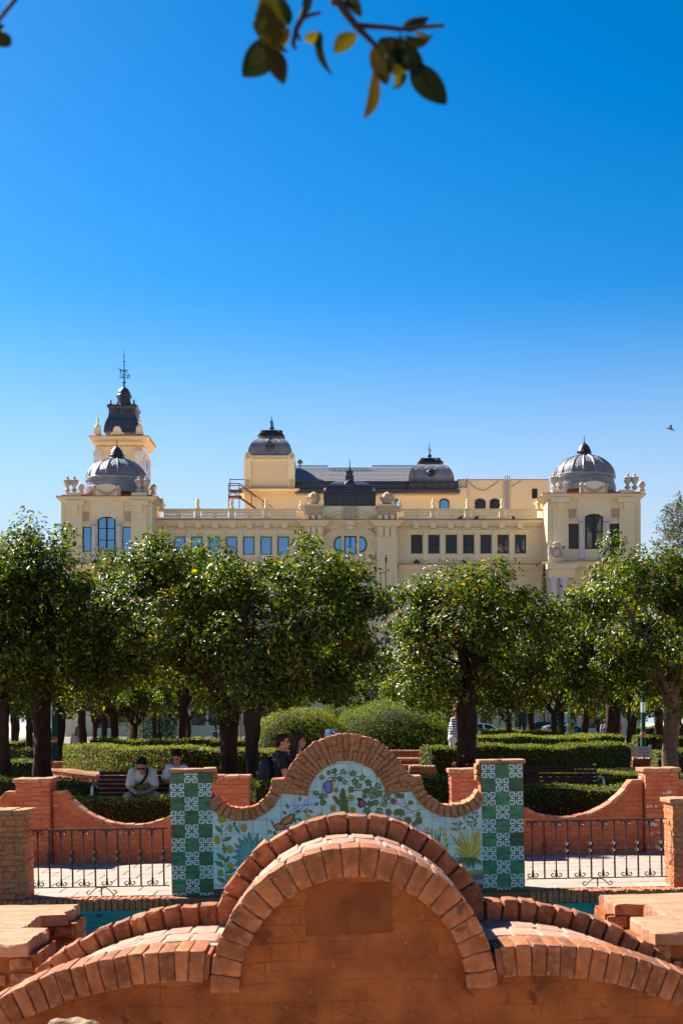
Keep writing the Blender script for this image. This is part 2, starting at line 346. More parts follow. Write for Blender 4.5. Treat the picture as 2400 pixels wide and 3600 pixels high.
def rbrick(parent, corners, m='brick', ch=0.006, amp=0.004, n=4, name='brick'):
    """hand-worn brick: gridded faces, rounded and chipped edges"""
    C8 = [Vector(p) for p in corners]; T = [0, .08, .5, .92, 1] if n == 4 else [0, .2, .8, 1]; idx = {}; vs = []; ctr = sum(C8, Vector())/8
    for i in range(n+1):
        for j in range(n+1):
            for k in range(n+1):
                e = (i in (0, n))+(j in (0, n))+(k in (0, n))
                if not e: continue
                t = (T[i], T[j], T[k]); p = Vector()
                for q in range(8): p += C8[q]*((t[0] if q & 1 else 1-t[0])*(t[1] if q & 2 else 1-t[1])*(t[2] if q & 4 else 1-t[2]))
                if e > 1: p += (ctr-p).normalized()*ch*(random.uniform(.3, 1.3) if e == 2 else random.uniform(1.2, 2.4))*(2.2 if random.random() < .10 else 1)
                p += mnoise.noise_vector(p*22)*amp+mnoise.noise_vector(p*70)*amp*.5; idx[i, j, k] = len(vs); vs.append(p)
    fs = []; det = (C8[1]-C8[0]).cross(C8[2]-C8[0]).dot(C8[4]-C8[0]) > 0
    for a in range(3):
        b_, c_ = [(1, 2), (2, 0), (0, 1)][a]
        for s_ in (0, n):
            for u in range(n):
                for v in range(n):
                    f = []
                    for du, dv in ((0, 0), (1, 0), (1, 1), (0, 1)):
                        q = [0, 0, 0]; q[a] = s_; q[b_] = u+du; q[c_] = v+dv; f.append(idx[tuple(q)])
                    fs.append(tuple(f) if (s_ == n) == det else tuple(reversed(f)))
    me = bpy.data.meshes.new(name); me.from_pydata(vs, [], fs); me.materials.append(M[m]); me.update(); o = link(bpy.data.objects.new(name, me), parent); smooth_by_angle(o, 28); return o
def arc_core(parent, name, m, cx, cz, a0, a1, r0, r1, y0, y1, n=40, mir=1):
    """mortar filling behind a ring of bricks"""
    b = MB(); vs = []; fs = []
    for i in range(n+1):
        a = a0+(a1-a0)*i/n
        for r_, y in ((r0, y0), (r1, y0), (r1, y1), (r0, y1)): vs.append((mir*(cx+r_*math.cos(a)), y, cz+r_*math.sin(a)))
    for i in range(n):
        for k in range(4): fs.append((i*4+k, i*4+(k+1) % 4, i*4+4+(k+1) % 4, i*4+4+k))
    fs += [(0, 1, 2, 3), (n*4+3, n*4+2, n*4+1, n*4)]; b.add(vs, fs); return b.build(name, m, parent, fix=True)
TILT = R(1.05)      # the old court leans a touch: its right side stands higher
def court(name, label, cat, x, y, z, group=None):
    return thing(name, label, cat, (x, y, z+x*math.tan(TILT)), (0, -TILT, 0), group)
# ---------------------------------------------------------------- ground, pool, paving
def ground():
    b = MB(); z = -0.14; X0, X1, Y0, Y1 = -5.0, 5.0, 7.62, 15.34
    xs = [-3000, X0, X1, 3000]; ys = [-400, Y0, Y1, 5000]
    for i in range(3):
        for j in range(3):
            if i == 1 and j == 1: continue
            b.add([(xs[i], ys[j], z), (xs[i+1], ys[j], z), (xs[i+1], ys[j+1], z), (xs[i], ys[j+1], z)], [(0, 1, 2, 3)])
    return tag(b.build('ground', 'ground'), kind='structure')
ground()
pool = thing('fountain_pool', 'turquoise painted pool basin sunk between the brick arches', 'pool')
part('basin', 'pool', pool, lambda b: b.box(-5, 5, 7.62, 15.34, -0.62, -0.58).box(-5.1, -5, 7.6, 15.4, -0.62, -0.10).box(5, 5.1, 7.6, 15.4, -0.62, -0.02).box(-5, 5, 15.34, 15.44, -0.62, -0.145).box(-5, 5, 7.52, 7.62, -0.62, -0.145))
part('far_side', 'pool', pool, lambda b: b.add([(-5, 15.30, -0.62), (5, 15.30, -0.62), (5, 15.30, 0.0), (-5, 15.30, -0.17), (-5, 15.335, -0.62), (5, 15.335, -0.62), (5, 15.335, 0.0), (-5, 15.335, -0.17)],
     [(0,1,2,3),(3,2,6,7),(5,4,7,6)]))
for sx in (-2.6, 2.72):                                     # overflow pipes in the far side
    part('overflow_pipe', ['pool', 'iron'], pool, lambda b: b.tube([(sx, 15.30, -0.125+sx*0.018), (sx, 15.255, -0.125+sx*0.018)], 0.022, 12).tube([(sx, 15.26, -0.125+sx*0.018), (sx, 15.252, -0.125+sx*0.018)], 0.017, 12, m=1))
def water_mat():
    m, n, b = nodes_of('pool_water'); b.inputs['Base Color'].default_value = (0.012, 0.10, 0.085, 1); b.inputs['Roughness'].default_value = 0.06
    t = n.nodes.new('ShaderNodeTexNoise'); t.inputs['Scale'].default_value = 5; bp = n.nodes.new('ShaderNodeBump'); bp.inputs['Distance'].default_value = 0.006
    n.links.new(t.outputs[0], bp.inputs['Height']); n.links.new(bp.outputs[0], b.inputs['Normal']); return m
M['water'] = water_mat()
tag(part('water', 'water', None, lambda b: b.add([(-4.98, 7.64, -0.40), (4.98, 7.64, -0.40), (4.98, 15.29, -0.40), (-4.98, 15.29, -0.40)], [(0,1,2,3)])), kind='structure')
rim = court('pool_rim', 'row of upright terracotta bricks edging the far side of the pool', 'kerb', 0, 15.34, 0.045)
part('bed', 'joint', rim, lambda b: b.box(-4.6, 4.6, 0.005, 0.24, -0.115, -0.012))
x = -4.55
while x < 4.55:
    l = random.uniform(0.052, 0.062)
    if not (-1.86 < x < 2.0): brick(rim, box8(x, x+l, -0.022+random.uniform(-.006, .006), 0.245, -0.13+random.uniform(-.006, .004), random.uniform(-.010, .004)), 'brickfar2', 0.008, 0.004)
    x += l+0.008
pav = bpy.data.objects.new('paving', None); link(pav); pav.location = (0, 15.6, 0.04); pav.rotation_euler = (0, -TILT, 0); tag(pav, kind='structure')
part('bed', 'mortar', pav, lambda b: b.box(-6.2, 6.2, 0.0, 4.6, -0.05, -0.010))
_bank = []
for _ in range(4):
    vs, fs = brick_mesh(box8(-0.218, 0.218, -0.218, 0.218, -0.03, 0), 0.005, 0.001)
    me = bpy.data.meshes.new('slab'); me.from_pydata(vs, [], fs); me.materials.append(M['paving']); me.update(); _bank.append(me)
for i in range(27):
    for j in range(10):
        o = link(bpy.data.objects.new('slab', random.choice(_bank)), pav)
        o.location = (-5.85+i*0.445+(0.22 if j % 2 else 0), 0.24+j*0.445, random.uniform(-0.002, 0.0015))

# ---------------------------------------------------------------- foreground fountain wall with its arch
fw = court('fountain_front_wall', 'terracotta fountain wall in the foreground with a round brick arch and two curved wings', 'wall', 0.06, 5.30, 0.0)
RO, RI, AZ = 0.537, 0.425, 0.897
WX, WZ, WR = 0.653, 1.058, 1.46            # front wing arcs
VX, VR = 0.60, 1.08                        # rear wing arcs drop faster
DEP = 0.80
def arch(x, r=RO): return AZ+math.sqrt(max(r*r-x*x, 0)) if abs(x) < r else -9
def wf(x): dx = abs(x)-WX; return WZ-(WR-math.sqrt(max(WR*WR-dx*dx, 0.01)))
def wr(x): dx = max(abs(x)-VX, -0.2); return WZ+0.0-(VR-math.sqrt(max(VR*VR-dx*dx, 0.01)))
def body(b):
    xs = sorted(set([i*0.03-1.8 for i in range(121)]+[RO-0.03, -RO+0.03, RO-0.045, -RO+0.045]))
    fr = []; re = []
    for x in xs:
        a = arch(x, RO-0.035); fr.append(max(wf(x)-0.035, a)); re.append(max(wr(x)-0.035, a))
    vs = []; n = len(xs)
    for x, f, r_ in zip(xs, fr, re): vs += [(x, 0.045, -0.14), (x, 0.045, f), (x, DEP, r_), (x, DEP, -0.6)]
    fs = []
    for i in range(n-1):
        a = i*4; c = a+4; fs += [(a, c, c+1, a+1), (a+1, c+1, c+2, a+2), (a+2, c+2, c+3, a+3)]
    fs += [(0, 1, 2, 3), (4*n-1, 4*n-2, 4*n-3, 4*n-4)]
    b.add(vs, fs)
def render_wall_mat():
    """plastered-over brickwork: faint courses in relief below the paint"""
    m = M['render']; n = m.node_tree; L = n.links.new; bs = n.nodes['Principled BSDF']
    bp = [x for x in n.nodes if x.type == 'BUMP'][0]
    tc = n.nodes.new('ShaderNodeTexCoord'); sp = n.nodes.new('ShaderNodeSeparateXYZ'); cb = n.nodes.new('ShaderNodeCombineXYZ')
    L(tc.outputs['Object'], sp.inputs[0]); L(sp.outputs[0], cb.inputs[0]); L(sp.outputs[2], cb.inputs[1])
    dz = n.nodes.new('ShaderNodeTexNoise'); dz.inputs['Scale'].default_value = 5
    ad = n.nodes.new('ShaderNodeVectorMath'); ad.operation = 'MULTIPLY_ADD'; L(dz.outputs['Color'], ad.inputs[0]); ad.inputs[1].default_value = (0.14, 0.10, 0); L(cb.outputs[0], ad.inputs[2])
    bk = n.nodes.new('ShaderNodeTexBrick'); bk.inputs['Scale'].default_value = 1.0; bk.inputs['Brick Width'].default_value = 0.26; bk.inputs['Row Height'].default_value = 0.075
    bk.inputs['Mortar Size'].default_value = 0.0055; bk.inputs['Mortar Smooth'].default_value = 0.9
    L(ad.outputs[0], bk.inputs['Vector'])
    b2 = n.nodes.new('ShaderNodeBump'); b2.invert = True; b2.inputs['Strength'].default_value = 0.35; b2.inputs['Distance'].default_value = 0.004
    L(bk.outputs['Fac'], b2.inputs['Height']); L(bp.outputs[0], b2.inputs['Normal']); L(b2.outputs[0], bs.inputs['Normal'])
    # dirt held in the worn joints and hairline cracks, only here and there
    mk = n.nodes.new('ShaderNodeTexNoise'); mk.inputs['Scale'].default_value = 4.2; mk.inputs['Detail'].default_value = 6; mr = n.nodes.new('ShaderNodeMapRange'); mr.inputs['From Min'].default_value = .47; mr.inputs['From Max'].default_value = .66; L(tc.outputs['Object'], mk.inputs[0]); L(mk.outputs[0], mr.inputs[0])
    vo = n.nodes.new('ShaderNodeTexVoronoi'); vo.feature = 'DISTANCE_TO_EDGE'; vo.inputs['Scale'].default_value = 4.5; L(ad.outputs[0], vo.inputs['Vector']); cr = n.nodes.new('ShaderNodeMapRange'); cr.inputs['From Min'].default_value = .0; cr.inputs['From Max'].default_value = .012; cr.inputs['To Min'].default_value = 1; cr.inputs['To Max'].default_value = 0; L(vo.outputs['Distance'], cr.inputs[0])
    mx_ = n.nodes.new('ShaderNodeMath'); mx_.operation = 'MAXIMUM'; L(bk.outputs['Fac'], mx_.inputs[0]); L(cr.outputs[0], mx_.inputs[1])
    mu = n.nodes.new('ShaderNodeMath'); mu.operation = 'MULTIPLY'; L(mx_.outputs[0], mu.inputs[0]); L(mr.outputs[0], mu.inputs[1]); m2 = n.nodes.new('ShaderNodeMath'); m2.operation = 'MULTIPLY'; L(mu.outputs[0], m2.inputs[0]); m2.inputs[1].default_value = .6
    src = bs.inputs['Base Color'].links[0].from_socket; mix = n.nodes.new('ShaderNodeMix'); mix.data_type = 'RGBA'; L(m2.outputs[0], mix.inputs['Factor']); L(src, mix.inputs['A']); mix.inputs['B'].default_value = (0.09, 0.030, 0.012, 1)
    pn = n.nodes.new('ShaderNodeTexNoise'); pn.inputs['Scale'].default_value = 22; pn.inputs['Detail'].default_value = 6; L(tc.outputs['Object'], pn.inputs[0]); pr = n.nodes.new('ShaderNodeMapRange'); pr.inputs['From Min'].default_value = .66; pr.inputs['From Max'].default_value = .72; pr.inputs['To Max'].default_value = .55; L(pn.outputs[0], pr.inputs[0])   # knocks that show the pale coat below
    m3 = n.nodes.new('ShaderNodeMix'); m3.data_type = 'RGBA'; L(pr.outputs[0], m3.inputs['Factor']); L(mix.outputs['Result'], m3.inputs['A']); m3.inputs['B'].default_value = (0.50, 0.24, 0.12, 1); L(m3.outputs['Result'], bs.inputs['Base Color'])
render_wall_mat()
part('wall_core', 'render', fw, body)
def patch(b):
    q = [(-0.172, 1.098), (0.148, 1.104), (0.150, 1.30), (-0.170, 1.30)]; pts = []
    for i in range(4):
        a_, c_ = Vector(q[i]), Vector(q[(i+1) % 4])
        for j in range(14): v = a_.lerp(c_, j/14); pts.append((v.x+random.gauss(0, .0035), v.y+random.gauss(0, .0035)))
    b.prism(pts, 0.0435, 0.05)
part('dark_patch', 'darkpatch', fw, patch)  # darker rough-edged rectangle on the wall under the arch
def bed(b):
    n = 60
    for i in range(n):
        a0 = math.pi*i/n; a1 = math.pi*(i+1)/n; r = RO-0.006
        if math.sin(a1) < 0.28 or math.sin(a0) < 0.28: continue
        P = [(r*math.cos(a), y, AZ+r*math.sin(a)) for a, y in ((a0, .2), (a1, .2), (a1, .78), (a0, .78))]; b.add(P, [(0, 3, 2, 1)])
    for s_ in (-1, 1):
        for i in range(40):
            xa = s_*(0.50+i*0.0325); xb = s_*(0.50+(i+1)*0.0325)
            b.add([(xa, .2, wf(xa)-.006), (xb, .2, wf(xb)-.006), (xb, .78, wr(xb)-.006), (xa, .78, wr(xa)-.006)], [(0, 1, 2, 3) if s_ > 0 else (3, 2, 1, 0)])
part('mortar_bed', 'mortar', fw, bed)
# front rowlock: arch voussoirs, then the wings
N = 23
for i in range(N):
    a0 = math.pi*i/N+0.004; a1 = math.pi*(i+1)/N-0.004; e = random.uniform(-.003, .003)
    rbrick(fw, vous8(0, AZ, a1, a0, RI+random.uniform(-.004, .004), RO+e, random.uniform(-.004, .004), 0.245), 'brick', 0.0028, 0.004)
for s_ in (-1, 1):
    cz = WZ-WR; t = math.asin((0.495-WX)/WR); 
    while t < math.asin((1.72-WX)/WR):
        dt = random.uniform(0.050, 0.057)/WR
        c = vous8(WX, cz, math.pi/2-t, math.pi/2-t-dt, WR-0.116+random.uniform(-.004, .004), WR+random.uniform(-.003, .003), 0.006+random.uniform(-.005, .003), 0.25)
        if s_ < 0: c = [(-p[0], p[1], p[2]) for p in c]
        if t+dt/2 > math.asin((0.535-WX)/WR): rbrick(fw, c, 'brick', 0.0028, 0.004)
        t += dt+0.0045/WR
# pavers between front rowlock and rear upstand
def paver_row(y0, y1, ph):
    wpx = 0.108
    a = 0.33+ph*0.1
    while a < math.pi-0.33:
        da = wpx/RO
        brick(fw, vous8(0, AZ, a+da-0.012/RO, a, RO-0.03, RO+random.uniform(-.002, .002), y0, y1), 'paver', 0.004, 0.002, 'paver'); a += da
    for s_ in (-1, 1):
        x = 0.53+ph*0.05
        while x < 1.72:
            x2 = x+wpx-0.013; C8 = []
            for q in range(8):
                X = s_*((x, x2)[q & 1]); Y = (y0, y1)[(q >> 1) & 1]; t = (Y-0.0)/DEP; top = wf(X)*(1-t)+wr(X)*t
                C8.append((X, Y, top-(0.0 if q & 4 else 0.03)))
            brick(fw, C8, 'paver', 0.004, 0.002, 'paver'); x += wpx
paver_row(0.262, 0.475, 0.0); paver_row(0.487, 0.70, 0.45)
# rear upstand
a = 0.40
while a < math.pi-0.40:
    da = random.uniform(0.066, 0.078)/RO
    rbrick(fw, vous8(0, AZ, a+da, a, RO-0.05, RO+0.078+random.uniform(-.007, .007), 0.705+random.uniform(-.006, .006), 0.83), 'brick', 0.005, 0.007); a += da+0.007/RO
for s_ in (-1, 1):
    cz = WZ-VR; t = math.asin((0.50-VX)/VR)
    while t < math.asin((1.27-VX)/VR):
        dt = random.uniform(0.060, 0.068)/VR
        c = vous8(VX, cz, math.pi/2-t, math.pi/2-t-dt, VR-0.06, VR+0.080+random.uniform(-.006, .006), 0.705+random.uniform(-.008, .008), 0.83)
        if s_ < 0: c = [(-p[0], p[1], p[2]) for p in c]
        rbrick(fw, c, 'brick', 0.005, 0.007); t += dt+0.008/VR
arc_core(fw, 'arch_mortar', 'joint', 0, AZ, 0.02, math.pi-0.02, RI+.010, RO-.012, 0.010, 0.24)
arc_core(fw, 'upstand_mortar', 'joint', 0, AZ, 0.42, math.pi-0.42, RO-.045, RO+.055, 0.722, 0.82)
for s_ in (-1, 1):
    arc_core(fw, 'wing_mortar', 'joint', WX, WZ-WR, math.pi/2-math.asin((.53-WX)/WR), math.pi/2-math.asin((1.70-WX)/WR), WR-.108, WR-.010, 0.016, 0.24, 30, s_)
    arc_core(fw, 'upstand_mortar', 'joint', VX, WZ-VR, math.pi/2-math.asin((.51-VX)/VR), math.pi/2-math.asin((1.27-VX)/VR), VR-.055, VR+.058, 0.722, 0.82, 24, s_)
# rough broken block low at the left
def lump(b, r, sq, n=26, k=16, amp=0.25, sd=1):
    rn = np.random.default_rng(sd); ph = rn.uniform(0, 6, (8, 3)); fr = rn.uniform(1.5, 7, (8, 3))
    b.ell((0, 0, 0), r, n, k)
    for i, p in enumerate(b.v):
        v = Vector(p); q = sum(math.sin(fr[j][0]*v.x/r*1.0+ph[j][0])*math.sin(fr[j][1]*v.y/r+ph[j][1])*math.sin(fr[j][2]*v.z/r+ph[j][2]) for j in range(8))
        v *= 1+amp*q*0.35; b.v[i] = (v.x*sq[0], v.y*sq[1], v.z*sq[2])
b = MB(); lump(b, 0.1, (1.25, 0.9, 0.7)); o = b.build('broken_stone', 'stone'); p_ = W(250, 3652, 5.08); o.location = p_; 
tag(o, 'pale rough broken stone poking up below the left wing of the front wall', 'stone')
part('foot', 'stone', o, lambda b: b.box(-0.07, 0.07, -0.05, 0.05, -p_.z-0.14, -0.03))

# corner piers either side of the pool
def pier(label, s_, x_edge, notch):
    p = court('corner_pier', label, 'pier', 0, 0, 0, 'corner piers of the pool')
    zt = 0.965; xo = 2.6
    def poly(g):      # plan, mirrored by s_
        q = [(x_edge-g, 6.16+g), (x_edge-g, 6.64-g), (x_edge+notch+g, 6.66-g), (x_edge+notch+g, 7.10+g), (x_edge-g+0.01, 7.12+g), (x_edge-g+0.02, 7.52-g), (xo, 7.52-g), (xo, 6.16+g)]
        q = [(s_*x, y) for x, y in q]
        return q if s_ < 0 else list(reversed(q))
    def cap(b):
        pl = poly(0.0); pts = []
        for i in range(len(pl)):
            a_, c_ = Vector(pl[i]), Vector(pl[(i+1) % len(pl)]); k = max(1, int((c_-a_).length/0.05))
            for j in range(k):
                v = a_.lerp(c_, j/k); e_ = .011 if random.random() < .85 else .03; pts.append((v.x+random.uniform(-e_, e_), v.y+random.uniform(-e_, e_)))
        n = len(pts); C = Vector((s_*1.9, 6.9))
        vs = [(x, y, zt-0.055) for x, y in pts]+[(x, y, zt-0.009+random.uniform(-.003, .003)) for x, y in pts]
        vs += [(x+(C.x-x)*0.012+0, y+(0.010 if y < 6.9 else -0.010), zt+random.uniform(-.003, .003)) for x, y in pts]
        fs = [tuple(range(n-1, -1, -1)), tuple(range(2*n, 3*n))]
        for k in (0, n): fs += [(k+i, k+(i+1) % n, k+(i+1) % n+n, k+i+n) for i in range(n)]
        b.add(vs, fs)
    part('capstone', 'slab', p, cap, fix=True)
    part('core', 'render', p, lambda b: b.slabz(poly(0.035), -0.6, zt-0.052), fix=True)
    # brick courses on the faces that show
    for k in range(5):
        z1 = zt-0.06-k*0.068; xx = x_edge-0.018+(0.0 if k % 2 else 0.0)
        for y0, y1 in ((6.18, 6.40), (6.415, 6.63), (7.13, 7.30), (7.315, 7.50)):
            c = box8(s_*xx, s_*(xx+0.10), y0, y1, z1-0.058, z1-random.uniform(0, .004))
            rbrick(p, c, 'brick', 0.005, 0.004, 3)
        x = x_edge-0.016+(0.11 if k % 2 else 0.215)
        while x < 2.0:
            c = box8(s_*x, s_*(x+0.205), 6.178, 6.30, z1-0.058, z1); rbrick(p, c, 'brick', 0.005, 0.004, 3); x += 0.217
    return p
pier('broken terracotta corner pier at the left end of the foreground wall', -1, 1.345, 0.13)
pier('broken terracotta corner pier at the right end of the foreground wall', 1, 1.365, 0.17)
# ---------------------------------------------------------------- tiled fountain panel
PD = 15.58; PX0 = 0.078
tp = court('tiled_panel', 'arched fountain wall faced with painted tiles between green and white checkered tile columns', 'tile panel', PX0, PD, 0.0)
TP = 0.150; ZB = -0.085                       # tile pitch, bottom of tiles
CZ0, CRI, CRO = 1.046, 0.430, 0.730           # central arch
UX, UZ, URI, URO = 1.150, 1.31, 0.335, 0.470  # scooped shoulders
XI, XO = 1.475, 1.945                         # column inner/outer
def lower(x):                                  # underside of the coping
    x = abs(x)
    if x < CRI: return max(CZ0+math.sqrt(CRI*CRI-x*x), 1.13)
    if x < 0.70: return 1.13
    return UZ-math.sqrt(max(URO*URO-(x-UX)**2, 0.0004))
def pbody(b):
    xs = [-XI+i*2*XI/98 for i in range(99)]
    vs = []
    for x in xs:
        h = lower(x)+0.06; vs += [(x, 0.012, -0.6), (x, 0.012, h), (x, 0.30, h), (x, 0.30, -0.6)]
    fs = []
    for i in range(98):
        a = i*4; c = a+4; fs += [(a, c, c+1, a+1), (a+1, c+1, c+2, a+2), (a+2, c+2, c+3, a+3)]
    b.add(vs, fs)
part('wall_core', 'tilebed', tp, pbody)
# ------- tile bank
def tile_bank(m, h=TP, n=3):
    L_ = []
    for _ in range(n):
        vs, fs = brick_mesh(box8(-TP/2+.0018, TP/2-.0018, -0.012, 0.004, 0, h-.0036), 0.0016, 0.0006)
        me = bpy.data.meshes.new('tile'); me.from_pydata(vs, [], fs); me.materials.append(M[m]); me.update(); L_.append(me)
    return L_
BG, BW = tile_bank('gtile'), tile_bank('wtile')
BGs, BWs = tile_bank('gtile', 0.112, 1), tile_bank('wtile', 0.112, 1)
def motif(h=TP):
    """four loops crossed in the middle with a small knot in every corner"""
    b = MB(); s = TP/2; ht = h
    cx, cz = 0, TP/2-.0018
    def ring(x, z, rx, rz, t, n=18):
        v = []; 
        for i in range(n):
            a = 2*math.pi*i/n; v += [(x+rx*math.cos(a), -0.0128, z+rz*math.sin(a)), (x+(rx-t)*math.cos(a), -0.0128, z+(rz-t)*math.sin(a))]
        b.add(v, [(2*i, 2*((i+1) % n), 2*((i+1) % n)+1, 2*i+1) for i in range(n)])
    def quad(x0, x1, z0, z1): b.add([(x0, -0.0128, z0), (x1, -0.0128, z0), (x1, -0.0128, z1), (x0, -0.0128, z1)], [(0, 1, 2, 3)])
    for dx, dz in ((1, 0), (-1, 0), (0, 1), (0, -1)):
        if cz+dz*0.034+0.034 > h+0.02: pass
        ring(cx+dx*0.036, cz+dz*0.036, 0.035 if dx else 0.0185, 0.035 if dz else 0.0185, 0.0098)
        if dx: b.add([(cx+dx*0.067, -0.0128, cz-0.017), (cx+dx*0.0725, -0.0128, cz-0.010), (cx+dx*0.0725, -0.0128, cz+0.010), (cx+dx*0.067, -0.0128, cz+0.017), (cx+dx*0.066, -0.0128, cz+.005), (cx+dx*0.066, -0.0128, cz-.005)], [(0, 1, 2, 3, 4, 5) if dx > 0 else (5, 4, 3, 2, 1, 0)])
        else: b.add([(cx-0.017, -0.0128, cz+dz*0.067), (cx-0.010, -0.0128, cz+dz*0.0725), (cx+0.010, -0.0128, cz+dz*0.0725), (cx+0.017, -0.0128, cz+dz*0.067), (cx+.005, -0.0128, cz+dz*.066), (cx-.005, -0.0128, cz+dz*.066)], [(5, 4, 3, 2, 1, 0) if dz > 0 else (0, 1, 2, 3, 4, 5)])
    v = [(cx+0.012*math.cos(i*math.pi/4), -0.0131, cz+0.012*math.sin(i*math.pi/4)) for i in range(8)]; b.add(v, [tuple(range(8))])
    for sx in (-1, 1):
        for sz in (-1, 1):
            x, z = cx+sx*0.046, cz+sz*0.046; quad(x-.0105, x+.0105, z-.0105, z+.0105)
            for ex in (-1, 1):
                for ez in (-1, 1):
                    X, Z = x+ex*0.0130, z+ez*0.0130; e_ = .0070; b.add([(X-e_*1.2, -0.0128, Z), (X, -0.0128, Z-e_*1.2), (X+e_*1.2, -0.0128, Z), (X, -0.0128, Z+e_*1.2)], [(0, 1, 2, 3)])
            px_, pz_ = x-sx*.013, z-sz*.013; b.add([(px_-.004, -0.0128, pz_), (px_, -0.0128, pz_-.004), (px_+.004, -0.0128, pz_), (px_, -0.0128, pz_+.004)], [(0, 1, 2, 3)])
    me = b.mesh('motif', 'ink')
    if h < TP:                                   # the cut top tile
        bm = bmesh.new(); bm.from_mesh(me)
        bmesh.ops.bisect_plane(bm, geom=bm.verts[:]+bm.edges[:]+bm.faces[:], plane_co=(0, 0, h-.005), plane_no=(0, 0, 1), clear_outer=True); bm.to_mesh(me); bm.free()
    return me
MOT, MOTs = motif(), motif(0.112)
def put_tile(x, z, white, short=False, parent=tp):
    o = link(bpy.data.objects.new('tile', random.choice((BWs if short else BW) if white else (BGs if short else BG))), parent); o.location = (x, 0, z+.0018)
    if white:
        q = link(bpy.data.objects.new('motif', MOTs if short else MOT), o)
for s_, ph in ((-1, 0), (1, 0)):
    xc = s_*(XI+0.012+1.5*TP) if s_ < 0 else (XI-0.012+1.5*TP)
    x0 = -XI-3*TP+0.0 if s_ < 0 else XI
    part('column_core', 'brickfar', tp, lambda b: b.box(min(x0, x0)-0.008, x0+3*TP+0.008, 0.005, 0.31, -0.6, ZB+(9*TP+0.112 if s_ < 0 else 10*TP-0.01)+0.012), False)
    rows = 10
    for r_ in range(rows):
        sh = (r_ == rows-1) and s_ < 0
        for c in range(3):
            white = (r_+c) % 2 == 0 if s_ < 0 else (r_+c) % 2 == 1
            put_tile(x0+(c+.5)*TP, ZB+r_*TP+(0 if s_ < 0 else -0.004), white, sh)
    zt = ZB+9*TP+0.112+0.004 if s_ < 0 else ZB+10*TP+0.004
    x = x0-0.030
    for l in ((0.17, 0.20, 0.15) if s_ < 0 else (0.15, 0.11, 0.26)):
        brick(tp, box8(x, x+l-.003, -0.035, 0.34, zt, zt+0.043+random.uniform(-.004, .004)), 'slab', 0.008, 0.005, 'cap_brick'); x += l
    # brick edge seen beside the scoop
    for k in range(2 if s_ < 0 else 3):
        xe = x0+3*TP if s_ < 0 else x0-0.055
        z1 = zt-0.004-k*0.062; brick(tp, box8(xe, xe+0.055-random.uniform(0, .012), -0.012, 0.30, z1-0.058, z1), 'brick', 0.008, 0.005)
# bottom checker row and brown line
n_in = int(2*XI/TP); off = (2*XI-n_in*TP)/2
for i in range(n_in+1):
    x = -XI+(i+.5)*TP
    if x+TP/2 < XI+0.01: put_tile(x, ZB, i % 2 == 1)
part('border_line', 'brownline', tp, lambda b: b.box(-XI+.003, XI-.003, -0.0115, 0.011, ZB+TP+.002, ZB+TP+0.034))
# sky-blue picture tiles, cut under the coping
ZF = ZB+TP+0.036
for r_ in range(11):
    z0 = ZF+r_*TP; z1 = z0+TP
    for i in range(20):
        xa = -XI+i*TP+.0018; xb = min(xa+TP-.0036, XI-.002)
        if xb-xa < 0.02: continue
        top = []
        for k in range(6):
            x = xa+(xb-xa)*k/5; top.append((x, min(z1-.0036, lower(x)+0.05)))
        if max(t[1] for t in top) < z0+0.015: continue
        top = [(x, max(z, z0+0.004)) for x, z in top]
        poly = [(xa, z0), (xb, z0)]+list(reversed(top))
        part('tile', 'btile', tp, lambda b: b.prism(poly, -0.010+random.uniform(-.0005, .0005), 0.011))
# coping bricks
N = 29; A0 = 0.125
for i in range(N):
    a0 = A0+(math.pi-2*A0)*i/N+0.004; a1 = A0+(math.pi-2*A0)*(i+1)/N-0.004
    y0 = -0.045+random.uniform(-.006, .006); e = random.uniform(-.008, .008)
    k = random.choice((0, 1, 2))
    if k == 0: brick(tp, vous8(0, CZ0, a1, a0, CRI+random.uniform(-.006, .006), CRO+e, y0, 0.33), 'brickfar2', 0.007, 0.007)
    else:
        m_ = CRI+(0.115 if k == 1 else 0.185)
        brick(tp, vous8(0, CZ0, a1, a0, CRI+random.uniform(-.006, .006), m_-.004, y0+random.uniform(-.004, .004), 0.33), 'brickfar2', 0.007, 0.007)
        brick(tp, vous8(0, CZ0, a1, a0, m_+.004, CRO+e, y0, 0.33), 'brickfar2', 0.007, 0.007)
for s_ in (-1, 1):
    NN = 17
    for i in range(NN):
        a0 = math.pi*1.03+(math.pi*0.97)*i/NN+0.012; a1 = math.pi*1.03+(math.pi*0.97)*(i+1)/NN-0.012
        c = vous8(UX, UZ, a0, a1, URO+random.uniform(-.004, .004), URI+random.uniform(-.008, .008), -0.045+random.uniform(-.006, .006), 0.33)
        c = [(s_*p[0], p[1], p[2]) for p in c]
        if min(abs(p[0]) for p in c) > XI-0.05: continue
        if max(abs(p[0]) for p in c) > XI+0.012: c = [(s_*min(abs(p[0]), XI+0.012), p[1], p[2]) for p in c]
        brick(tp, c, 'brickfar2', 0.007, 0.007)
    for k in range(3):                           # flat courses on the shoulder
        z0 = 1.135+k*0.056; xa, xb = (0.45, 0.72) if k == 0 else ((0.60, 0.765) if k == 1 else (0.64, 0.825))
        x = xa
        while x < xb-0.03:
            x2 = min(x+0.24, xb); brick(tp, box8(s_*x, s_*(x2-.004), -0.050+random.uniform(-.004, .004), 0.335, z0, z0+0.052), 'brickfar2', 0.008, 0.007); x = x2
arc_core(tp, 'coping_mortar', 'joint', 0, CZ0, .14, math.pi-.14, CRI+.012, CRO-.014, -.030, .32)
for s_ in (-1, 1): arc_core(tp, 'coping_mortar', 'joint', UX, UZ, math.pi*1.05, math.pi*1.74, URI+.012, URO-.010, -.030, .32, 30, s_)
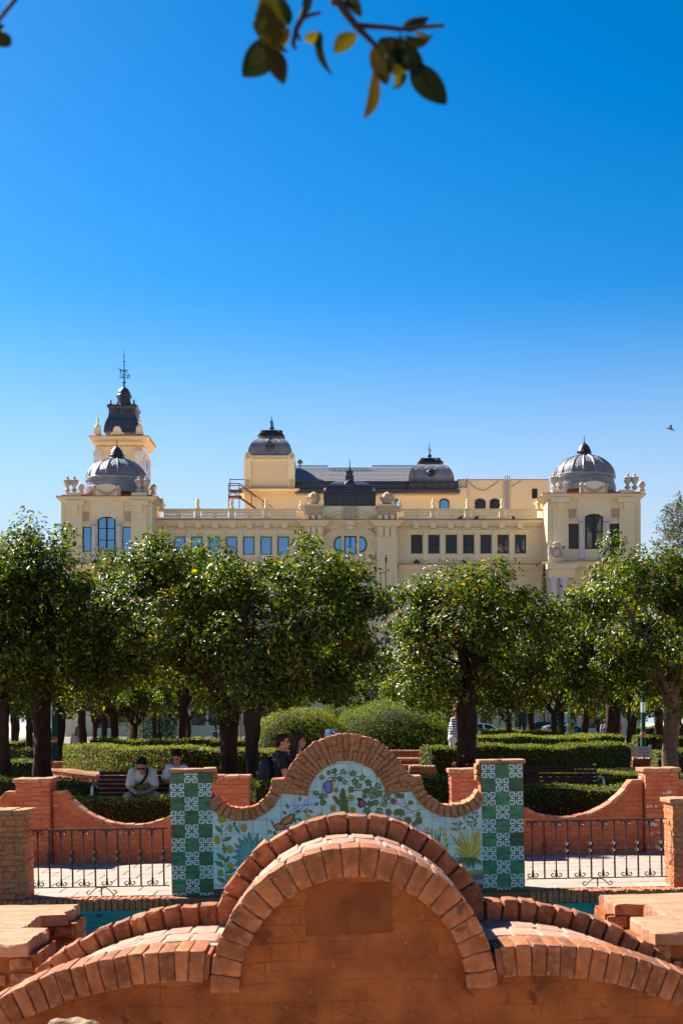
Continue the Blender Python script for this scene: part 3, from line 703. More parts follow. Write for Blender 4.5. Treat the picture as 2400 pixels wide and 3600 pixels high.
# ------- painting on the tiles: flat glaze shapes 1 mm proud
def Q(px, py):                                   # photo pixel on the panel plane -> panel coordinates
    s = F/PD; X = (px-1200)/s-PX0; Z = HC+(HY-py)/s
    return X, Z-(X+PX0)*math.tan(TILT)
def Z4(x, y): return Q(700+.5102*x, 2500+.5102*y)
def Z5(x, y): return Q(1400+.2934*x, 2650+.2934*y)
def Z3(x, y): return Q(600+.2338*x, 2650+.2338*y)
YP = [-0.0112]; CNT = [0]
def shape(b, pts, c, dy=0.0):
    CNT[0] += 1; b.col = c; y = YP[0]+dy-CNT[0]*1.5e-6; n = len(pts); b.add([(x, y, z) for x, z in pts], [tuple(range(n))])
    x_ = [p[0] for p in pts]; ar = sum(pts[i][0]*pts[(i+1) % n][1]-pts[(i+1) % n][0]*pts[i][1] for i in range(n))
    if ar < 0: b.f[-1] = tuple(reversed(b.f[-1]))
def pleaf(b, p, q, w, c, edge=(0.012, 0.03, 0.012), vein=True):
    """pointed leaf p->q with darker outline and two-tone blade"""
    p = Vector(p); q = Vector(q); d = q-p; n = Vector((-d.y, d.x)).normalized(); w *= 1.15; c = tuple(k*1.25 for k in c)
    def prof(k): return [p+d*t+n*w*k*wt for t, wt in ((0, 0), (.18, .6), (.42, 1), (.7, .72), (1, 0), )]
    up = prof(1); dn = prof(-1); full = up+list(reversed(dn[1:-1]))
    shape(b, [(v.x, v.y) for v in full], edge, 0.0)
    ctr = p+d*.48; ins = [(ctr+(v-ctr)*0.86) for v in full]; shape(b, [(v.x, v.y) for v in ins], c, -0.0002)
    if vein:
        h = [(ctr+(v-ctr)*0.8) for v in up]; c2 = tuple(min(1, k*1.5+0.01) for k in c); shape(b, [(v.x, v.y) for v in h], c2, -0.0004)
def stem(b, pts, w, c, dy=0.0001):
    for i in range(len(pts)-1):
        a, e = Vector(pts[i]), Vector(pts[i+1]); d = e-a
        if d.length < 1e-5: continue
        n = Vector((-d.y, d.x)).normalized()*w/2; shape(b, [(a-n)[:], (e-n)[:], (e+n)[:], (a+n)[:]], c, dy)
def blob(b, c, r, col, edge=(0.10, 0.05, 0.01), n=11, seed=0, sx=1.0, sz=1.0):
    rn = random.Random(seed+int(c[0]*997)+int(c[1]*991)); pts = []
    for i in range(n*2):
        a = math.pi*i/n; k = r*(1.0 if i % 2 else 0.84)*rn.uniform(.9, 1.08); pts.append((c[0]+sx*k*math.cos(a), c[1]+sz*k*math.sin(a)))
    shape(b, pts, edge, 0); shape(b, [(c[0]+(x-c[0])*.86, c[1]+(z-c[1])*.86) for x, z in pts], col, -0.0002)
    for _ in range(9):
        a = rn.uniform(0, 6.28); k = r*rn.uniform(0, .65); x, z = c[0]+sx*k*math.cos(a), c[1]+sz*k*math.sin(a); e = r*.13
        shape(b, [(x-e, z-e*.5), (x+e, z-e*.4), (x+e*.2, z+e)], edge, -0.0004)
def ivy(b, c, r, rot, col):
    pts = []
    for k, rr in ((0, 1), (28, .66), (60, .92), (100, .6), (140, .75), (180, .35), (220, .75), (260, .6), (300, .92), (332, .66)):
        a = R(k)+rot; pts.append((c[0]+r*rr*math.cos(a), c[1]+r*rr*math.sin(a)))
    shape(b, pts, (0.012, 0.022, 0.01), 0); q = [(c[0]+(x-c[0])*.80, c[1]+(z-c[1])*.80) for x, z in pts]; shape(b, q, col, -0.0002)
    shape(b, [q[9], q[0], q[1], c], tuple(k*1.55 for k in col), -0.0004)
def done(b, name):
    CNT[0] = 0; o = b.build(name, 'paint', tp); return o
GL = [(0.06, 0.13, 0.035), (0.10, 0.17, 0.045), (0.045, 0.10, 0.03), (0.13, 0.19, 0.07)]
ST = (0.035, 0.022, 0.018)
# ivy round the arch
b = MB(); ln = [Z4(*p) for p in ((860, 560), (870, 500), (930, 445), (1010, 425), (1080, 440), (1150, 470), (1200, 520), (1260, 560), (1330, 545))]
stem(b, ln, .006, ST); stem(b, [Z4(1200, 520), Z4(1150, 545), Z4(1075, 545)], .005, ST); stem(b, [Z4(1260, 560), Z4(1225, 600), Z4(1190, 650), Z4(1160, 690)], .005, ST)
stem(b, [Z4(960, 440), Z4(985, 480), Z4(955, 540)], .005, ST); stem(b, [Z4(1260, 560), Z4(1270, 620), Z4(1240, 690)], .005, ST)
for i, (x, y, r_) in enumerate(((905, 425, 17), (860, 460, 18), (950, 415, 20), (1010, 415, 20), (1072, 425, 22), (940, 470, 18), (985, 470, 20), (1020, 490, 18), (1090, 480, 24), (1135, 455, 22), (1175, 495, 24), (1110, 520, 24), (1065, 540, 22), (1205, 540, 24), (1160, 550, 22), (1240, 520, 24), (1250, 575, 26), (1205, 580, 24), (1190, 635, 24), (1245, 690, 26), (1165, 690, 26), (1330, 560, 24), (1360, 545, 22), (1300, 590, 24), (1225, 630, 20), (815, 570, 20), (860, 590, 22), (885, 580, 18), (865, 625, 22), (955, 545, 16), (1150, 590, 18), (1290, 640, 22))):
    ivy(b, Z4(x, y), r_*.0023, i*1.3, tuple(k*1.35 for k in GL[i % 4]))
done(b, 'painted_ivy')
# butterflies
b = MB(); c = Z4(905, 520)
shape(b, [Z4(*p) for p in ((905, 478), (930, 470), (944, 500), (938, 520), (946, 545), (925, 565), (905, 555))], (0.55, 0.27, 0.03))
shape(b, [Z4(*p) for p in ((862, 520), (885, 482), (925, 475), (932, 515), (925, 560), (900, 572), (875, 550))], (0.04, 0.03, 0.10), -0.0002)
shape(b, [Z4(*p) for p in ((868, 521), (888, 490), (918, 484), (924, 515), (917, 552), (899, 562), (880, 545))], (0.20, 0.20, 0.55), -0.0004)
for k in range(5): stem(b, [Z4(865, 521), Z4(918-k*2, 490+k*15)], .0025, (0.05, 0.04, 0.15), -0.0006)
done(b, 'painted_butterfly')
b = MB(); shape(b, [Z4(*p) for p in ((1095, 600), (1120, 595), (1150, 612), (1165, 635), (1150, 660), (1115, 668), (1100, 645), (1108, 628))], (0.025, 0.012, 0.015))
shape(b, [Z4(*p) for p in ((1118, 622), (1140, 612), (1156, 632), (1146, 652), (1122, 656), (1116, 640))], (0.42, 0.10, 0.16), -0.0002)
for k in range(4): stem(b, [Z4(1108, 640), Z4(1150, 615+k*12)], .003, (0.03, 0.01, 0.02), -0.0004)
done(b, 'painted_butterfly')
b = MB(); shape(b, [Z4(*p) for p in ((560, 770), (590, 735), (630, 712), (670, 700), (672, 735), (650, 775), (610, 785))], (0.05, 0.015, 0.01))
shape(b, [Z4(*p) for p in ((572, 766), (600, 738), (640, 716), (662, 712), (660, 735), (642, 765), (608, 776))], (0.62, 0.16, 0.04), -0.0002)
shape(b, [Z4(*p) for p in ((515, 790), (550, 770), (610, 785), (590, 815), (540, 825))], (0.05, 0.015, 0.01)); shape(b, [Z4(*p) for p in ((525, 792), (552, 778), (598, 788), (582, 808), (545, 816))], (0.60, 0.20, 0.05), -0.0002)
shape(b, [Z4(*p) for p in ((580, 810), (630, 785), (655, 800), (640, 830), (600, 850))], (0.22, 0.13, 0.30)); stem(b, [Z4(575, 790), Z4(660, 715)], .006, (0.6, 0.35, 0.1), -0.0004)
done(b, 'painted_butterfly')
# cactus and its flowers
b = MB()
for pl in (((985, 700), (975, 640), (980, 570), (995, 530), (1015, 535), (1025, 590), (1035, 640), (1040, 700)), ((985, 660), (950, 630), (930, 595), (935, 578), (960, 590), (985, 625)), ((1020, 610), (1035, 600), (1040, 625), (1030, 650))):
    shape(b, [Z4(*p) for p in pl], (0.02, 0.035, 0.012)); cx = sum(p[0] for p in pl)/len(pl); cy = sum(p[1] for p in pl)/len(pl)
    shape(b, [Z4(cx+(p[0]-cx)*.84, cy+(p[1]-cy)*.92) for p in pl], (0.12, 0.15, 0.035), -0.0002); shape(b, [Z4(cx+(p[0]-cx)*.4, cy+(p[1]-cy)*.85) for p in pl], (0.07, 0.10, 0.03), -0.0004)
for i in range(26): 
    x, y = random.uniform(985, 1030), random.uniform(560, 695); e = 2.2; shape(b, [Z4(x-e, y), Z4(x+e, y), Z4(x, y-e*2)], (0.02, 0.03, 0.01), -0.0006)
for x, y in ((1058, 598), (1068, 682), (932, 672)):
    blob(b, Z4(x, y), .040, (0.55, 0.33, 0.02), n=5); blob(b, Z4(x, y), .013, (0.30, 0.13, 0.01), n=5)
done(b, 'painted_cactus')
# starry blue flowers with leaves
b = MB(); stem(b, [Z4(500, 880), Z4(560, 800), Z4(640, 700), Z4(700, 650), Z4(790, 640)], .005, ST); stem(b, [Z4(640, 740), Z4(700, 700), Z4(760, 670)], .005, ST)
for x, y in ((665, 632), (745, 625), (790, 645), (650, 690), (715, 655), (510, 885)):
    for k in range(5):
        a = k*1.257+x; p = Z4(x, y); pleaf(b, p, (p[0]+.034*math.cos(a), p[1]+.034*math.sin(a)), .011, (0.36, 0.42, 0.66), (0.05, 0.06, 0.20), False)
for x, y, a in ((705, 605, 1.5), (600, 700, 2.4), (690, 690, .4), (745, 690, .1), (820, 640, .6), (515, 770, 2.0), (495, 830, 3.0), (700, 745, -.4), (530, 840, -1), (620, 655, 2), (780, 690, -.6), (670, 750, -1.2)):
    p = Z4(x, y); pleaf(b, (p[0]-.03*math.cos(a), p[1]-.03*math.sin(a)), (p[0]+.035*math.cos(a), p[1]+.035*math.sin(a)), .016, GL[int(x) % 4])
done(b, 'painted_blue_flowers')
b = MB()
for k in range(5): pleaf(b, Z4(790+k*3, 790), Z4(735+k*32, 715+abs(k-2)*-14), .016, (0.42, 0.26, 0.05), (0.10, 0.06, 0.02))
done(b, 'painted_orange_flower')
# rosy flowers and round leaves at the right
b = MB(); RS = (0.16, 0.03, 0.035)
stem(b, [Z5(310, 660), Z5(190, 690), Z5(90, 640), Z5(0, 600), Z4(1340, 640)], .006, RS); stem(b, [Z5(140, 670), Z5(90, 550), Z5(60, 500)], .005, RS); stem(b, [Z5(190, 690), Z5(60, 740), Z5(0, 790), Z4(1340, 700)], .005, RS); stem(b, [Z5(190, 700), Z5(230, 770), Z5(270, 820)], .005, RS); stem(b, [Z5(100, 650), Z5(150, 590)], .005, RS)
stem(b, [Z5(200, 800), Z5(180, 870), Z5(195, 940)], .003, RS); stem(b, [Z5(200, 810), Z5(225, 880)], .003, RS)
for x, y, r_ in ((60, 505, 38), (165, 585, 34), (50, 710, 46), (0, 700, 46), (125, 800, 48), (255, 725, 34), (260, 800, 50), (205, 840, 34), (20, 850, 34), (195, 935, 30)):
    blob(b, Z5(x, y), r_*.00092, (0.15, 0.20, 0.05), (0.03, 0.05, 0.015), n=5)
for x, y in ((1350, 620), (1315, 695)):
    p = Z4(x, y)
    for k in range(16): a = k*2.4; r_ = .008*math.sqrt(k); blob(b, (p[0]+r_*1.1*math.cos(a), p[1]+r_*1.1*math.sin(a)), .011, (0.34, 0.06, 0.12), (0.10, 0.01, 0.03), n=4)
for x, y in ((1380, 580), (1395, 690), (1450, 755), (1395, 760)): blob(b, Z4(x, y), .036, (0.12, 0.17, 0.045), (0.03, 0.05, 0.015), n=5)
done(b, 'painted_pink_flowers')
# yellow flowers up the left side
b = MB(); stem(b, [Z3(840, 1980), Z3(835, 1750), Z3(820, 1550), Z3(800, 1350), Z3(790, 1200), Z3(780, 1050)], .006, (0.05, 0.06, 0.02)); stem(b, [Z3(800, 1180), Z3(880, 1100), Z3(1000, 1085), Z3(1080, 1090)], .005, (0.08, 0.05, 0.02))
for x, y, x2, y2, w_ in ((785, 1190, 690, 1070, .021), (800, 1310, 945, 1245, .022), (830, 1500, 810, 1350, .018), (820, 1600, 700, 1490, .024), (825, 1640, 905, 1530, .020), (815, 1700, 670, 1610, .024), (840, 1790, 995, 1730, .022), (835, 1940, 700, 1860, .022), (980, 1090, 980, 1005, .013), (985, 1090, 1060, 1190, .014), (760, 950, 735, 860, .016), (790, 1110, 810, 1060, .008)):
    pleaf(b, Z3(x, y), Z3(x2, y2), w_, (0.055, 0.14, 0.035), (0.01, 0.03, 0.012))
for x, y, rx, rz in ((795, 985, 60, 55), (915, 1120, 36, 56), (1120, 1110, 44, 62), (718, 1295, 44, 62), (905, 1435, 46, 60), (905, 1685, 46, 46), (758, 1790, 42, 52), (898, 1872, 46, 42)):
    blob(b, Z3(x, y), .00084, (0.50, 0.30, 0.012), (0.16, 0.09, 0.01), n=9, sx=rx, sz=rz)
for k in range(46):
    x = 650+k*9; stem(b, [Z3(x, 1992), Z3(x+random.uniform(-14, 14), 1992-random.uniform(12, 40))], .0022, (0.03, 0.07, 0.02))
done(b, 'painted_yellow_flowers')
# agave
b = MB(); c0 = (1245, 1560)
for x, y, w_ in ((1330, 1180, .03), (1190, 1160, .032), (1110, 1215, .028), (1020, 1250, .034), (965, 1350, .03), (960, 1450, .032), (1400, 1260, .032), (1480, 1330, .032), (920, 1555, .034), (960, 1680, .034), (985, 1790, .034), (1540, 1480, .032), (1120, 1860, .034), (1250, 1860, .032), (1560, 1600, .032), (1460, 1720, .034)):
    pleaf(b, Z3(*c0), Z3(x, y), w_, (0.055, 0.19, 0.19), (0.012, 0.05, 0.06)); YP[0] -= 0.00005
pleaf(b, Z3(1245, 1600), Z3(1235, 1380), .022, (0.13, 0.25, 0.13), (0.02, 0.06, 0.05)); YP[0] = -0.0112
done(b, 'painted_agave')
# golden grass, green tuft and the grey rock
b = MB(); g0 = (860, 1245); shape(b, [Z5(*p) for p in ((600, 1600), (600, 1470), (720, 1420), (1025, 1380), (1025, 1600))], (0.42, 0.26, 0.09), 0.0008)
for k in range(120):
    a = random.uniform(-1.35, 1.35); l = random.uniform(150, 440)*(0.55 if abs(a) > .9 else 1); x = min(g0[0]+l*math.sin(a), 1020); y = g0[1]-l*math.cos(a)
    if y < 800: y = 800
    c = random.choice(((0.66, 0.34, 0.03), (0.74, 0.45, 0.05), (0.50, 0.22, 0.03), (0.72, 0.52, 0.10)))
    p, q = Vector(Z5(g0[0]+random.uniform(-14, 14), g0[1])), Vector(Z5(x, y)); n = Vector((-(q-p).y, (q-p).x)).normalized()*.0075
    shape(b, [p[:], (p.lerp(q, .6)+n)[:], q[:], (p.lerp(q, .6)-n)[:]], c, -0.00001*k)
for k in range(90):
    a = random.uniform(-1.75, 1.75); l = random.uniform(90, 190); x = min(g0[0]+l*math.sin(a)*1.1, 1022); y = g0[1]+25+l*(.95-abs(a)*.45)
    c = random.choice(((0.025, 0.11, 0.035), (0.05, 0.17, 0.05), (0.015, 0.07, 0.03), (0.16, 0.20, 0.05)))
    p, q = Vector(Z5(g0[0]+random.uniform(-30, 30), g0[1]-8)), Vector(Z5(x, y)); mid = (p+q)/2+Vector((0.0, .02)); n = Vector((-(q-p).y, (q-p).x)).normalized()*.004
    shape(b, [p[:], (mid-n)[:], q[:], (mid+n)[:]], c, -0.0013-0.00001*k)
done(b, 'painted_grass')
b = MB(); shape(b, [Z5(*p) for p in ((690, 1556), (760, 1520), (830, 1470), (930, 1440), (1025, 1430), (1025, 1565))], (0.11, 0.12, 0.13), -0.0025); shape(b, [Z5(*p) for p in ((790, 1556), (900, 1520), (1025, 1500), (1025, 1562))], (0.30, 0.32, 0.34), -0.0027)
for k in range(9): x = 880+k*14; stem(b, [Z5(x, 1542), Z5(x+4, 1534), Z5(x+9, 1543)], .0016, (0.02, 0.02, 0.03), -0.0029)
done(b, 'painted_rock')
b = MB()
for k in range(46):
    x, y = 665+random.gauss(0, 38), 1375+random.gauss(0, 28); blob(b, Z5(x, y), .012, random.choice(((0.12, 0.28, 0.42), (0.09, 0.20, 0.34), (0.20, 0.38, 0.50))), (0.02, 0.07, 0.14), n=4)
for k in range(46):
    x, y = random.uniform(560, 790), random.choice((random.uniform(1225, 1330), random.uniform(1440, 1510))); a = random.uniform(-.6, 3.6); p = Z5(x, y); pleaf(b, p, (p[0]+.034*math.cos(a), p[1]+.034*math.sin(a)), .0065, random.choice(((0.05, 0.14, 0.09), (0.03, 0.09, 0.06))), (0.01, 0.04, 0.03), False)
done(b, 'painted_blue_shrub')
b = MB()                                          # daffodils
for x0, y0, x1, y1, w_ in ((470, 1240, 450, 880, .010), (475, 1240, 490, 930, .012), (470, 1240, 330, 1090, .012), (480, 1240, 620, 1060, .013), (480, 1200, 570, 1110, .011), (465, 1240, 400, 1040, .010), (420, 960, 300, 935, .008), (400, 1000, 290, 990, .008), (510, 1250, 550, 1215, .008), (475, 1240, 520, 900, .010), (420, 1020, 405, 880, .007)):
    pleaf(b, Z5(x0, y0), Z5(x1, y1), w_, (0.05, 0.14, 0.06), (0.012, 0.04, 0.03))
for x, y in ((355, 900), (520, 905), (560, 965), (422, 1035), (578, 1032), (578, 1140), (342, 1055)):
    p = Z5(x, y)
    for k in range(6): a = k*1.047+x; pleaf(b, p, (p[0]+.032*math.cos(a), p[1]+.032*math.sin(a)), .011, (0.62, 0.44, 0.06), (0.20, 0.12, 0.01), False)
    blob(b, p, .013, (0.48, 0.24, 0.01), (0.2, 0.1, 0.01), n=5)
done(b, 'painted_daffodils')
b = MB(); stem(b, [Z5(1005, 630), Z5(930, 690), Z5(860, 740), Z5(790, 830), Z5(680, 880)], .005, (0.10, 0.035, 0.03))
for k, (x, y) in enumerate(((880, 690), (950, 710), (960, 750), (830, 720), (800, 770), (870, 760), (905, 770), (840, 810), (880, 820), (760, 820), (700, 840), (655, 900), (690, 905), (745, 890), (800, 890), (930, 860), (880, 860), (720, 910))):
    a = k*1.9; p = Z5(x, y); pleaf(b, (p[0]-.02*math.cos(a), p[1]-.02*math.sin(a)), (p[0]+.024*math.cos(a), p[1]+.024*math.sin(a)), .012, GL[k % 4])
for x, y in ((915, 710), (940, 790), (945, 830), (670, 835), (740, 855), (850, 840), (925, 810), (930, 850), (765, 840)): blob(b, Z5(x, y), .013, (0.16, 0.03, 0.05), (0.05, 0.01, 0.02), n=4)
done(b, 'painted_berries')

# ---------------------------------------------------------------- railings and their end piers
def scroll(cx, cz, r, s_, up):
    """a C-scroll leaving the bar at cx and curling outward"""
    pts = []
    for i in range(15):
        t = i/14; a = (-math.pi/2 if up > 0 else math.pi/2)+0
        th = t*4.6; rr = r*(1-0.55*t)
        pts.append((cx+s_*(r*1.0-rr*math.cos(th)+0.0), 0, cz-up*rr*math.sin(th)*-1))
    return pts
def railing(label, x0, x1, n, first_knot):
    t = court('iron_railing', label, 'railing', 0, 15.66, 0.0, 'iron railings beside the tiled panel')
    zt, zb = 0.775, 0.145
    part('top_rail', 'iron', t, lambda b: b.box(x0, x1, -0.014, 0.014, zt-0.008, zt+0.006))
    part('bottom_rail', 'iron', t, lambda b: b.box(x0, x1, -0.012, 0.012, zb-0.010, zb))
    for i in range(n):
        x = x0+(i+0.5)*(x1-x0)/n
        if (i % 2 == 0) == first_knot:
            o = part('knotted_bar', 'iron', t, lambda b: b.box(x-.0085, x+.0085, -.0085, .0085, zb, zt-.008))
            for zc in (0.43, 0.505):
                def basket(b):
                    for k in range(4):
                        a0 = k*math.pi/2; pts = []
                        for j in range(9):
                            u = j/8; a = a0+u*2.2; rr = 0.026*math.sin(math.pi*u)+0.006; pts.append((x+rr*math.cos(a), rr*math.sin(a), zc-0.034+0.068*u))
                        b.tube(pts, 0.0052, 6)
                    b.lathe((x, 0, zc-.040), ((.010, 0), (.014, .004), (.010, .009)), 8)
                part('basket', 'iron', o, basket)
        else:
            o = part('scrolled_bar', 'iron', t, lambda b: b.tube([(x, 0, zb), (x, 0, zt-.008)], .0075, 8).lathe((x, 0, 0.462), ((.0075, -.01), (.0125, 0), (.0075, .01)), 8))
            for s_ in (-1, 1):
                def sc(b, up):
                    R0 = 0.029; zc = (zt-0.040) if up else (zb+0.036); pts = [(x+s_*.003, 0, zc-0.055 if up else zc+0.055)]
                    for i_ in range(19):
                        u = i_/18; th = u*5.6; rr = R0*(1-.62*u); a = math.pi+th if True else 0
                        X = 0.037-rr*math.cos(th); Z = rr*math.sin(th)*(1 if up else -1)*(1)
                        pts.append((x+s_*X, 0, zc+Z))
                    b.tube(pts, [.0065]*14+[.006, .0055, .005, .0055, .007, .008], 6)
                part('scroll', 'iron', o, lambda b: sc(b, True)); part('scroll', 'iron', o, lambda b: sc(b, False))
    xm = (x0+x1)/2
    def foot(b):
        for s_ in (-1, 1):
            pts = [(xm, 0, zb-.012), (xm+s_*.05, 0, zb-.016), (xm+s_*.09, 0, zb-.045), (xm+s_*.12, 0, zb-.078)]
            for i_ in range(12):
                th = -2.2+i_*0.42; rr = .026*(1-.04*i_); pts.append((xm+s_*(.140+rr*math.cos(th)), 0, zb-.062+rr*math.sin(th)))
            b.tube(pts, .006, 6)
        b.lathe((xm, 0, 0.045), ((.008, 0), (.008, zb-.05)), 6)
    part('scrolled_foot', 'iron', t, foot)
    return t
railing('black wrought iron railing left of the tiled panel', -3.39, -1.885, 12, False)
railing('black wrought iron railing right of the tiled panel', 2.045, 3.59, 12, False)
def brick_pier(label, x0, x1, y0, y1, z1, z0=-0.05, capm='slab', group='brick piers of the court', m='brickfar2', over=0.03):
    xc, yc = (x0+x1)/2, (y0+y1)/2; t = court('brick_pier', label, 'pier', xc, yc, 0, group); x0 -= xc; x1 -= xc; y0 -= yc; y1 -= yc
    part('core', 'brickfar', t, lambda b: b.box(x0+.007, x1-.007, y0+.007, y1-.007, z0-0.2, z1-0.055))
    k = 0; z = z1-0.055
    while z > z0:
        h = 0.062; n = 2; wd = (x1-x0)
        cuts = [x0, x0+wd*.5, x1] if k % 2 else [x0, x0+wd*.25, x0+wd*.75, x1]
        for a, c in zip(cuts[:-1], cuts[1:]):
            brick(t, box8(a+.003, c-.003, y0+random.uniform(-.008, .005), y0+0.13, z-h+.006, z), m, .010, .006)
        for s_ in (0, 1):                                           # flank bricks
            X = (x0, x1)[s_]; e = random.uniform(-.010, .006)
            for ya, yb in ((y0+0.135, y0+0.135+(y1-y0-.135)*.5), (y0+0.14+(y1-y0-.135)*.5, y1)):
                c = box8(X-e-.0 if s_ == 0 else X-0.11, X+0.11 if s_ == 0 else X+e, ya, yb, z-h+.006, z); brick(t, c, m, .010, .006)
        z -= h; k += 1
    x = x0-over
    for f in (.34, .36, .30):
        x2 = x+(x1-x0+2*over)*f; brick(t, box8(x, x2-.003, y0-over, y1+over, z1-0.055, z1+random.uniform(-.005, .004)), capm, .009, .005, 'cap_brick'); x = x2
    return t
brick_pier('weathered brick pier at the left end of the left railing', -3.88, -3.42, 15.46, 15.9, 1.015)
brick_pier('sunlit brick pier at the right end of the right railing', 3.615, 4.08, 15.50, 15.94, 1.0)

# ---------------------------------------------------------------- low scooped wall across the back of the court
FD = 19.55
def far_wall(label, xa, xb, low=0.545, hi=1.035, step=0.16):
    """wall between two pillars whose top scoops down in an arc"""
    t = court('scooped_wall', label, 'wall', 0, FD, 0, 'scooped garden walls behind the court')
    xm = (xa+xb)/2; hw = (xb-xa)/2-step; rise = hi-low; Rr = (hw*hw+rise*rise)/(2*rise)
    def top(x):
        d = abs(x-xm)
        return hi if d >= hw else low+Rr-math.sqrt(Rr*Rr-d*d)
    xs = [xa+(xb-xa)*i/64 for i in range(65)]
    def wb(b):
        vs = []
        for x in xs: h = top(x)-.03; vs += [(x, -0.004, -0.2), (x, -0.004, h), (x, 0.24, h), (x, 0.24, -0.2)]
        fs = []
        for i in range(64): a = i*4; c = a+4; fs += [(a, c, c+1, a+1), (a+1, c+1, c+2, a+2), (a+2, c+2, c+3, a+3)]
        b.add(vs, fs)
    part('wall_core', 'brickfar', t, wb)
    z = 0.02; k = 0
    while z < hi-0.05:
        x = xa-(0.13 if k % 2 else 0)
        while x < xb:
            l = 0.255; a, c = max(x, xa+.003), min(x+l-.007, xb-.003)
            if c-a > 0.05:
                zz = z+0.060; lim = min(top(a), top(c))-0.045
                if zz < lim: brick_at(t, (a+c)/2, 0.0, z+0.030+random.uniform(-.002, .002), round(c-a, 2), 0.02+0.004*random.randint(0, 1), 0.060, 'brickfar', .007, .004)
            x += l
        z += 0.067; k += 1
    # coping of flat bricks along the curve
    th = math.asin(hw/Rr); nb = 16
    for i in range(nb):
        a0 = -math.pi/2-th+2*th*i/nb+.0018; a1 = -math.pi/2-th+2*th*(i+1)/nb-.0018
        brick(t, vous8(xm, low+Rr, a0, a1, Rr+0.042, Rr-random.uniform(-.004, .006), -0.035+random.uniform(-.005, .005), 0.27), 'slab' if i % 3 else 'brickfar', .007, .005, 'cap_brick')
    for s_ in (-1, 1):
        c = sorted((xm+s_*hw, xm+s_*(hw+step))); brick(t, box8(c[0], c[1], -.035, .27, hi-.045, hi), 'slab', .007, .004, 'cap_brick')
    return t
far_wall('scooped terracotta wall behind the left railing, in front of the seated pair', -3.95, -1.74)
far_wall('scooped terracotta wall behind the right railing, in front of the dark bench', 2.0, 4.15)
far_wall('piece of scooped terracotta wall at the far left edge, beyond the pillar', -6.65, -4.44)
far_wall('piece of scooped terracotta wall at the far right edge, beyond the flaking pillar', 4.62, 6.83)
brick_pier('terracotta pillar of the back wall behind the left pier', -4.43, -3.96, 19.42, 19.9, 1.21, m='brickfar')
brick_pier('terracotta pillar showing between the left tile column and the tiled arch', -1.73, -1.25, 19.42, 19.9, 1.205, m='brickfar')
brick_pier('terracotta pillar showing beside the right tile column', 1.51, 1.99, 19.42, 19.9, 1.235, m='brickfar')
brick_pier('terracotta pillar with white flaking bricks near the right edge', 4.16, 4.62, 19.42, 19.9, 1.20, m='flaking')
# ---------------------------------------------------------------- foliage generators
def leaves_mesh(name, P, N, size, cols, m, aspect=0.46, fold=0.25, quad=False, extra=None):
    """P centres (n,3), N preferred normals (n,3), size (n,), cols (n,3) -> one mesh of leaf-shaped faces"""
    n = len(P); N = N/np.linalg.norm(N, axis=1, keepdims=True)
    T = RNG.normal(size=(n, 3)); T[:, 2] -= 0.35; T -= N*(T*N).sum(1, keepdims=True); T /= np.linalg.norm(T, axis=1, keepdims=True)+1e-9
    B = np.cross(N, T); s = size[:, None]
    if quad:
        V = np.stack([P-T*s*.5, P+B*s*aspect*.5+N*s*.08, P+T*s*.5, P-B*s*aspect*.5+N*s*.08], 1); k = 4
        F_ = np.arange(n*4).reshape(n, 4); sizes = 4
    else:
        V = np.stack([P-T*s*.5, P-T*s*.12+B*s*aspect*.5+N*s*fold*.3, P+T*s*.22+B*s*aspect*.4+N*s*fold*.2, P+T*s*.55-N*s*.10, P+T*s*.22-B*s*aspect*.4+N*s*fold*.2, P-T*s*.12-B*s*aspect*.5+N*s*fold*.3], 1); k = 6
        base = (np.arange(n)*6)[:, None]; F_ = np.concatenate([base+np.array([[0, 1, 2, 3]]), base+np.array([[0, 3, 4, 5]])], 1).reshape(-1, 4)
    V = V.reshape(-1, 3); C = np.repeat(np.concatenate([cols, np.ones((n, 1))], 1), k, 0)
    ev, ef = ([], []) if extra is None else extra
    me = bpy.data.meshes.new(name); nv = len(V); nf = len(F_)
    me.vertices.add(nv); me.vertices.foreach_set('co', V.astype(np.float32).ravel())
    me.loops.add(nf*4); me.loops.foreach_set('vertex_index', F_.astype(np.int32).ravel())
    me.polygons.add(nf); me.polygons.foreach_set('loop_start', np.arange(0, nf*4, 4, dtype=np.int32))
    try: me.polygons.foreach_set('loop_total', np.full(nf, 4, dtype=np.int32))
    except Exception: pass
    me.update(calc_edges=True)
    a = me.color_attributes.new('Col', 'FLOAT_COLOR', 'POINT'); a.data.foreach_set('color', C.astype(np.float32).ravel())
    me.materials.append(M[m]); return me
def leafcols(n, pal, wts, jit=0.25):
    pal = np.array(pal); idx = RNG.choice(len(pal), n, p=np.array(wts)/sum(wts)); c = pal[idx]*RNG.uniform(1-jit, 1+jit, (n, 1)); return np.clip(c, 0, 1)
OPAL = [(0.020, 0.048, 0.006), (0.048, 0.086, 0.008), (0.108, 0.138, 0.008), (0.20, 0.18, 0.009), (0.42, 0.28, 0.008), (0.12, 0.065, 0.012)]
OWT = [32, 31, 20, 11, 2.2, 3.5]
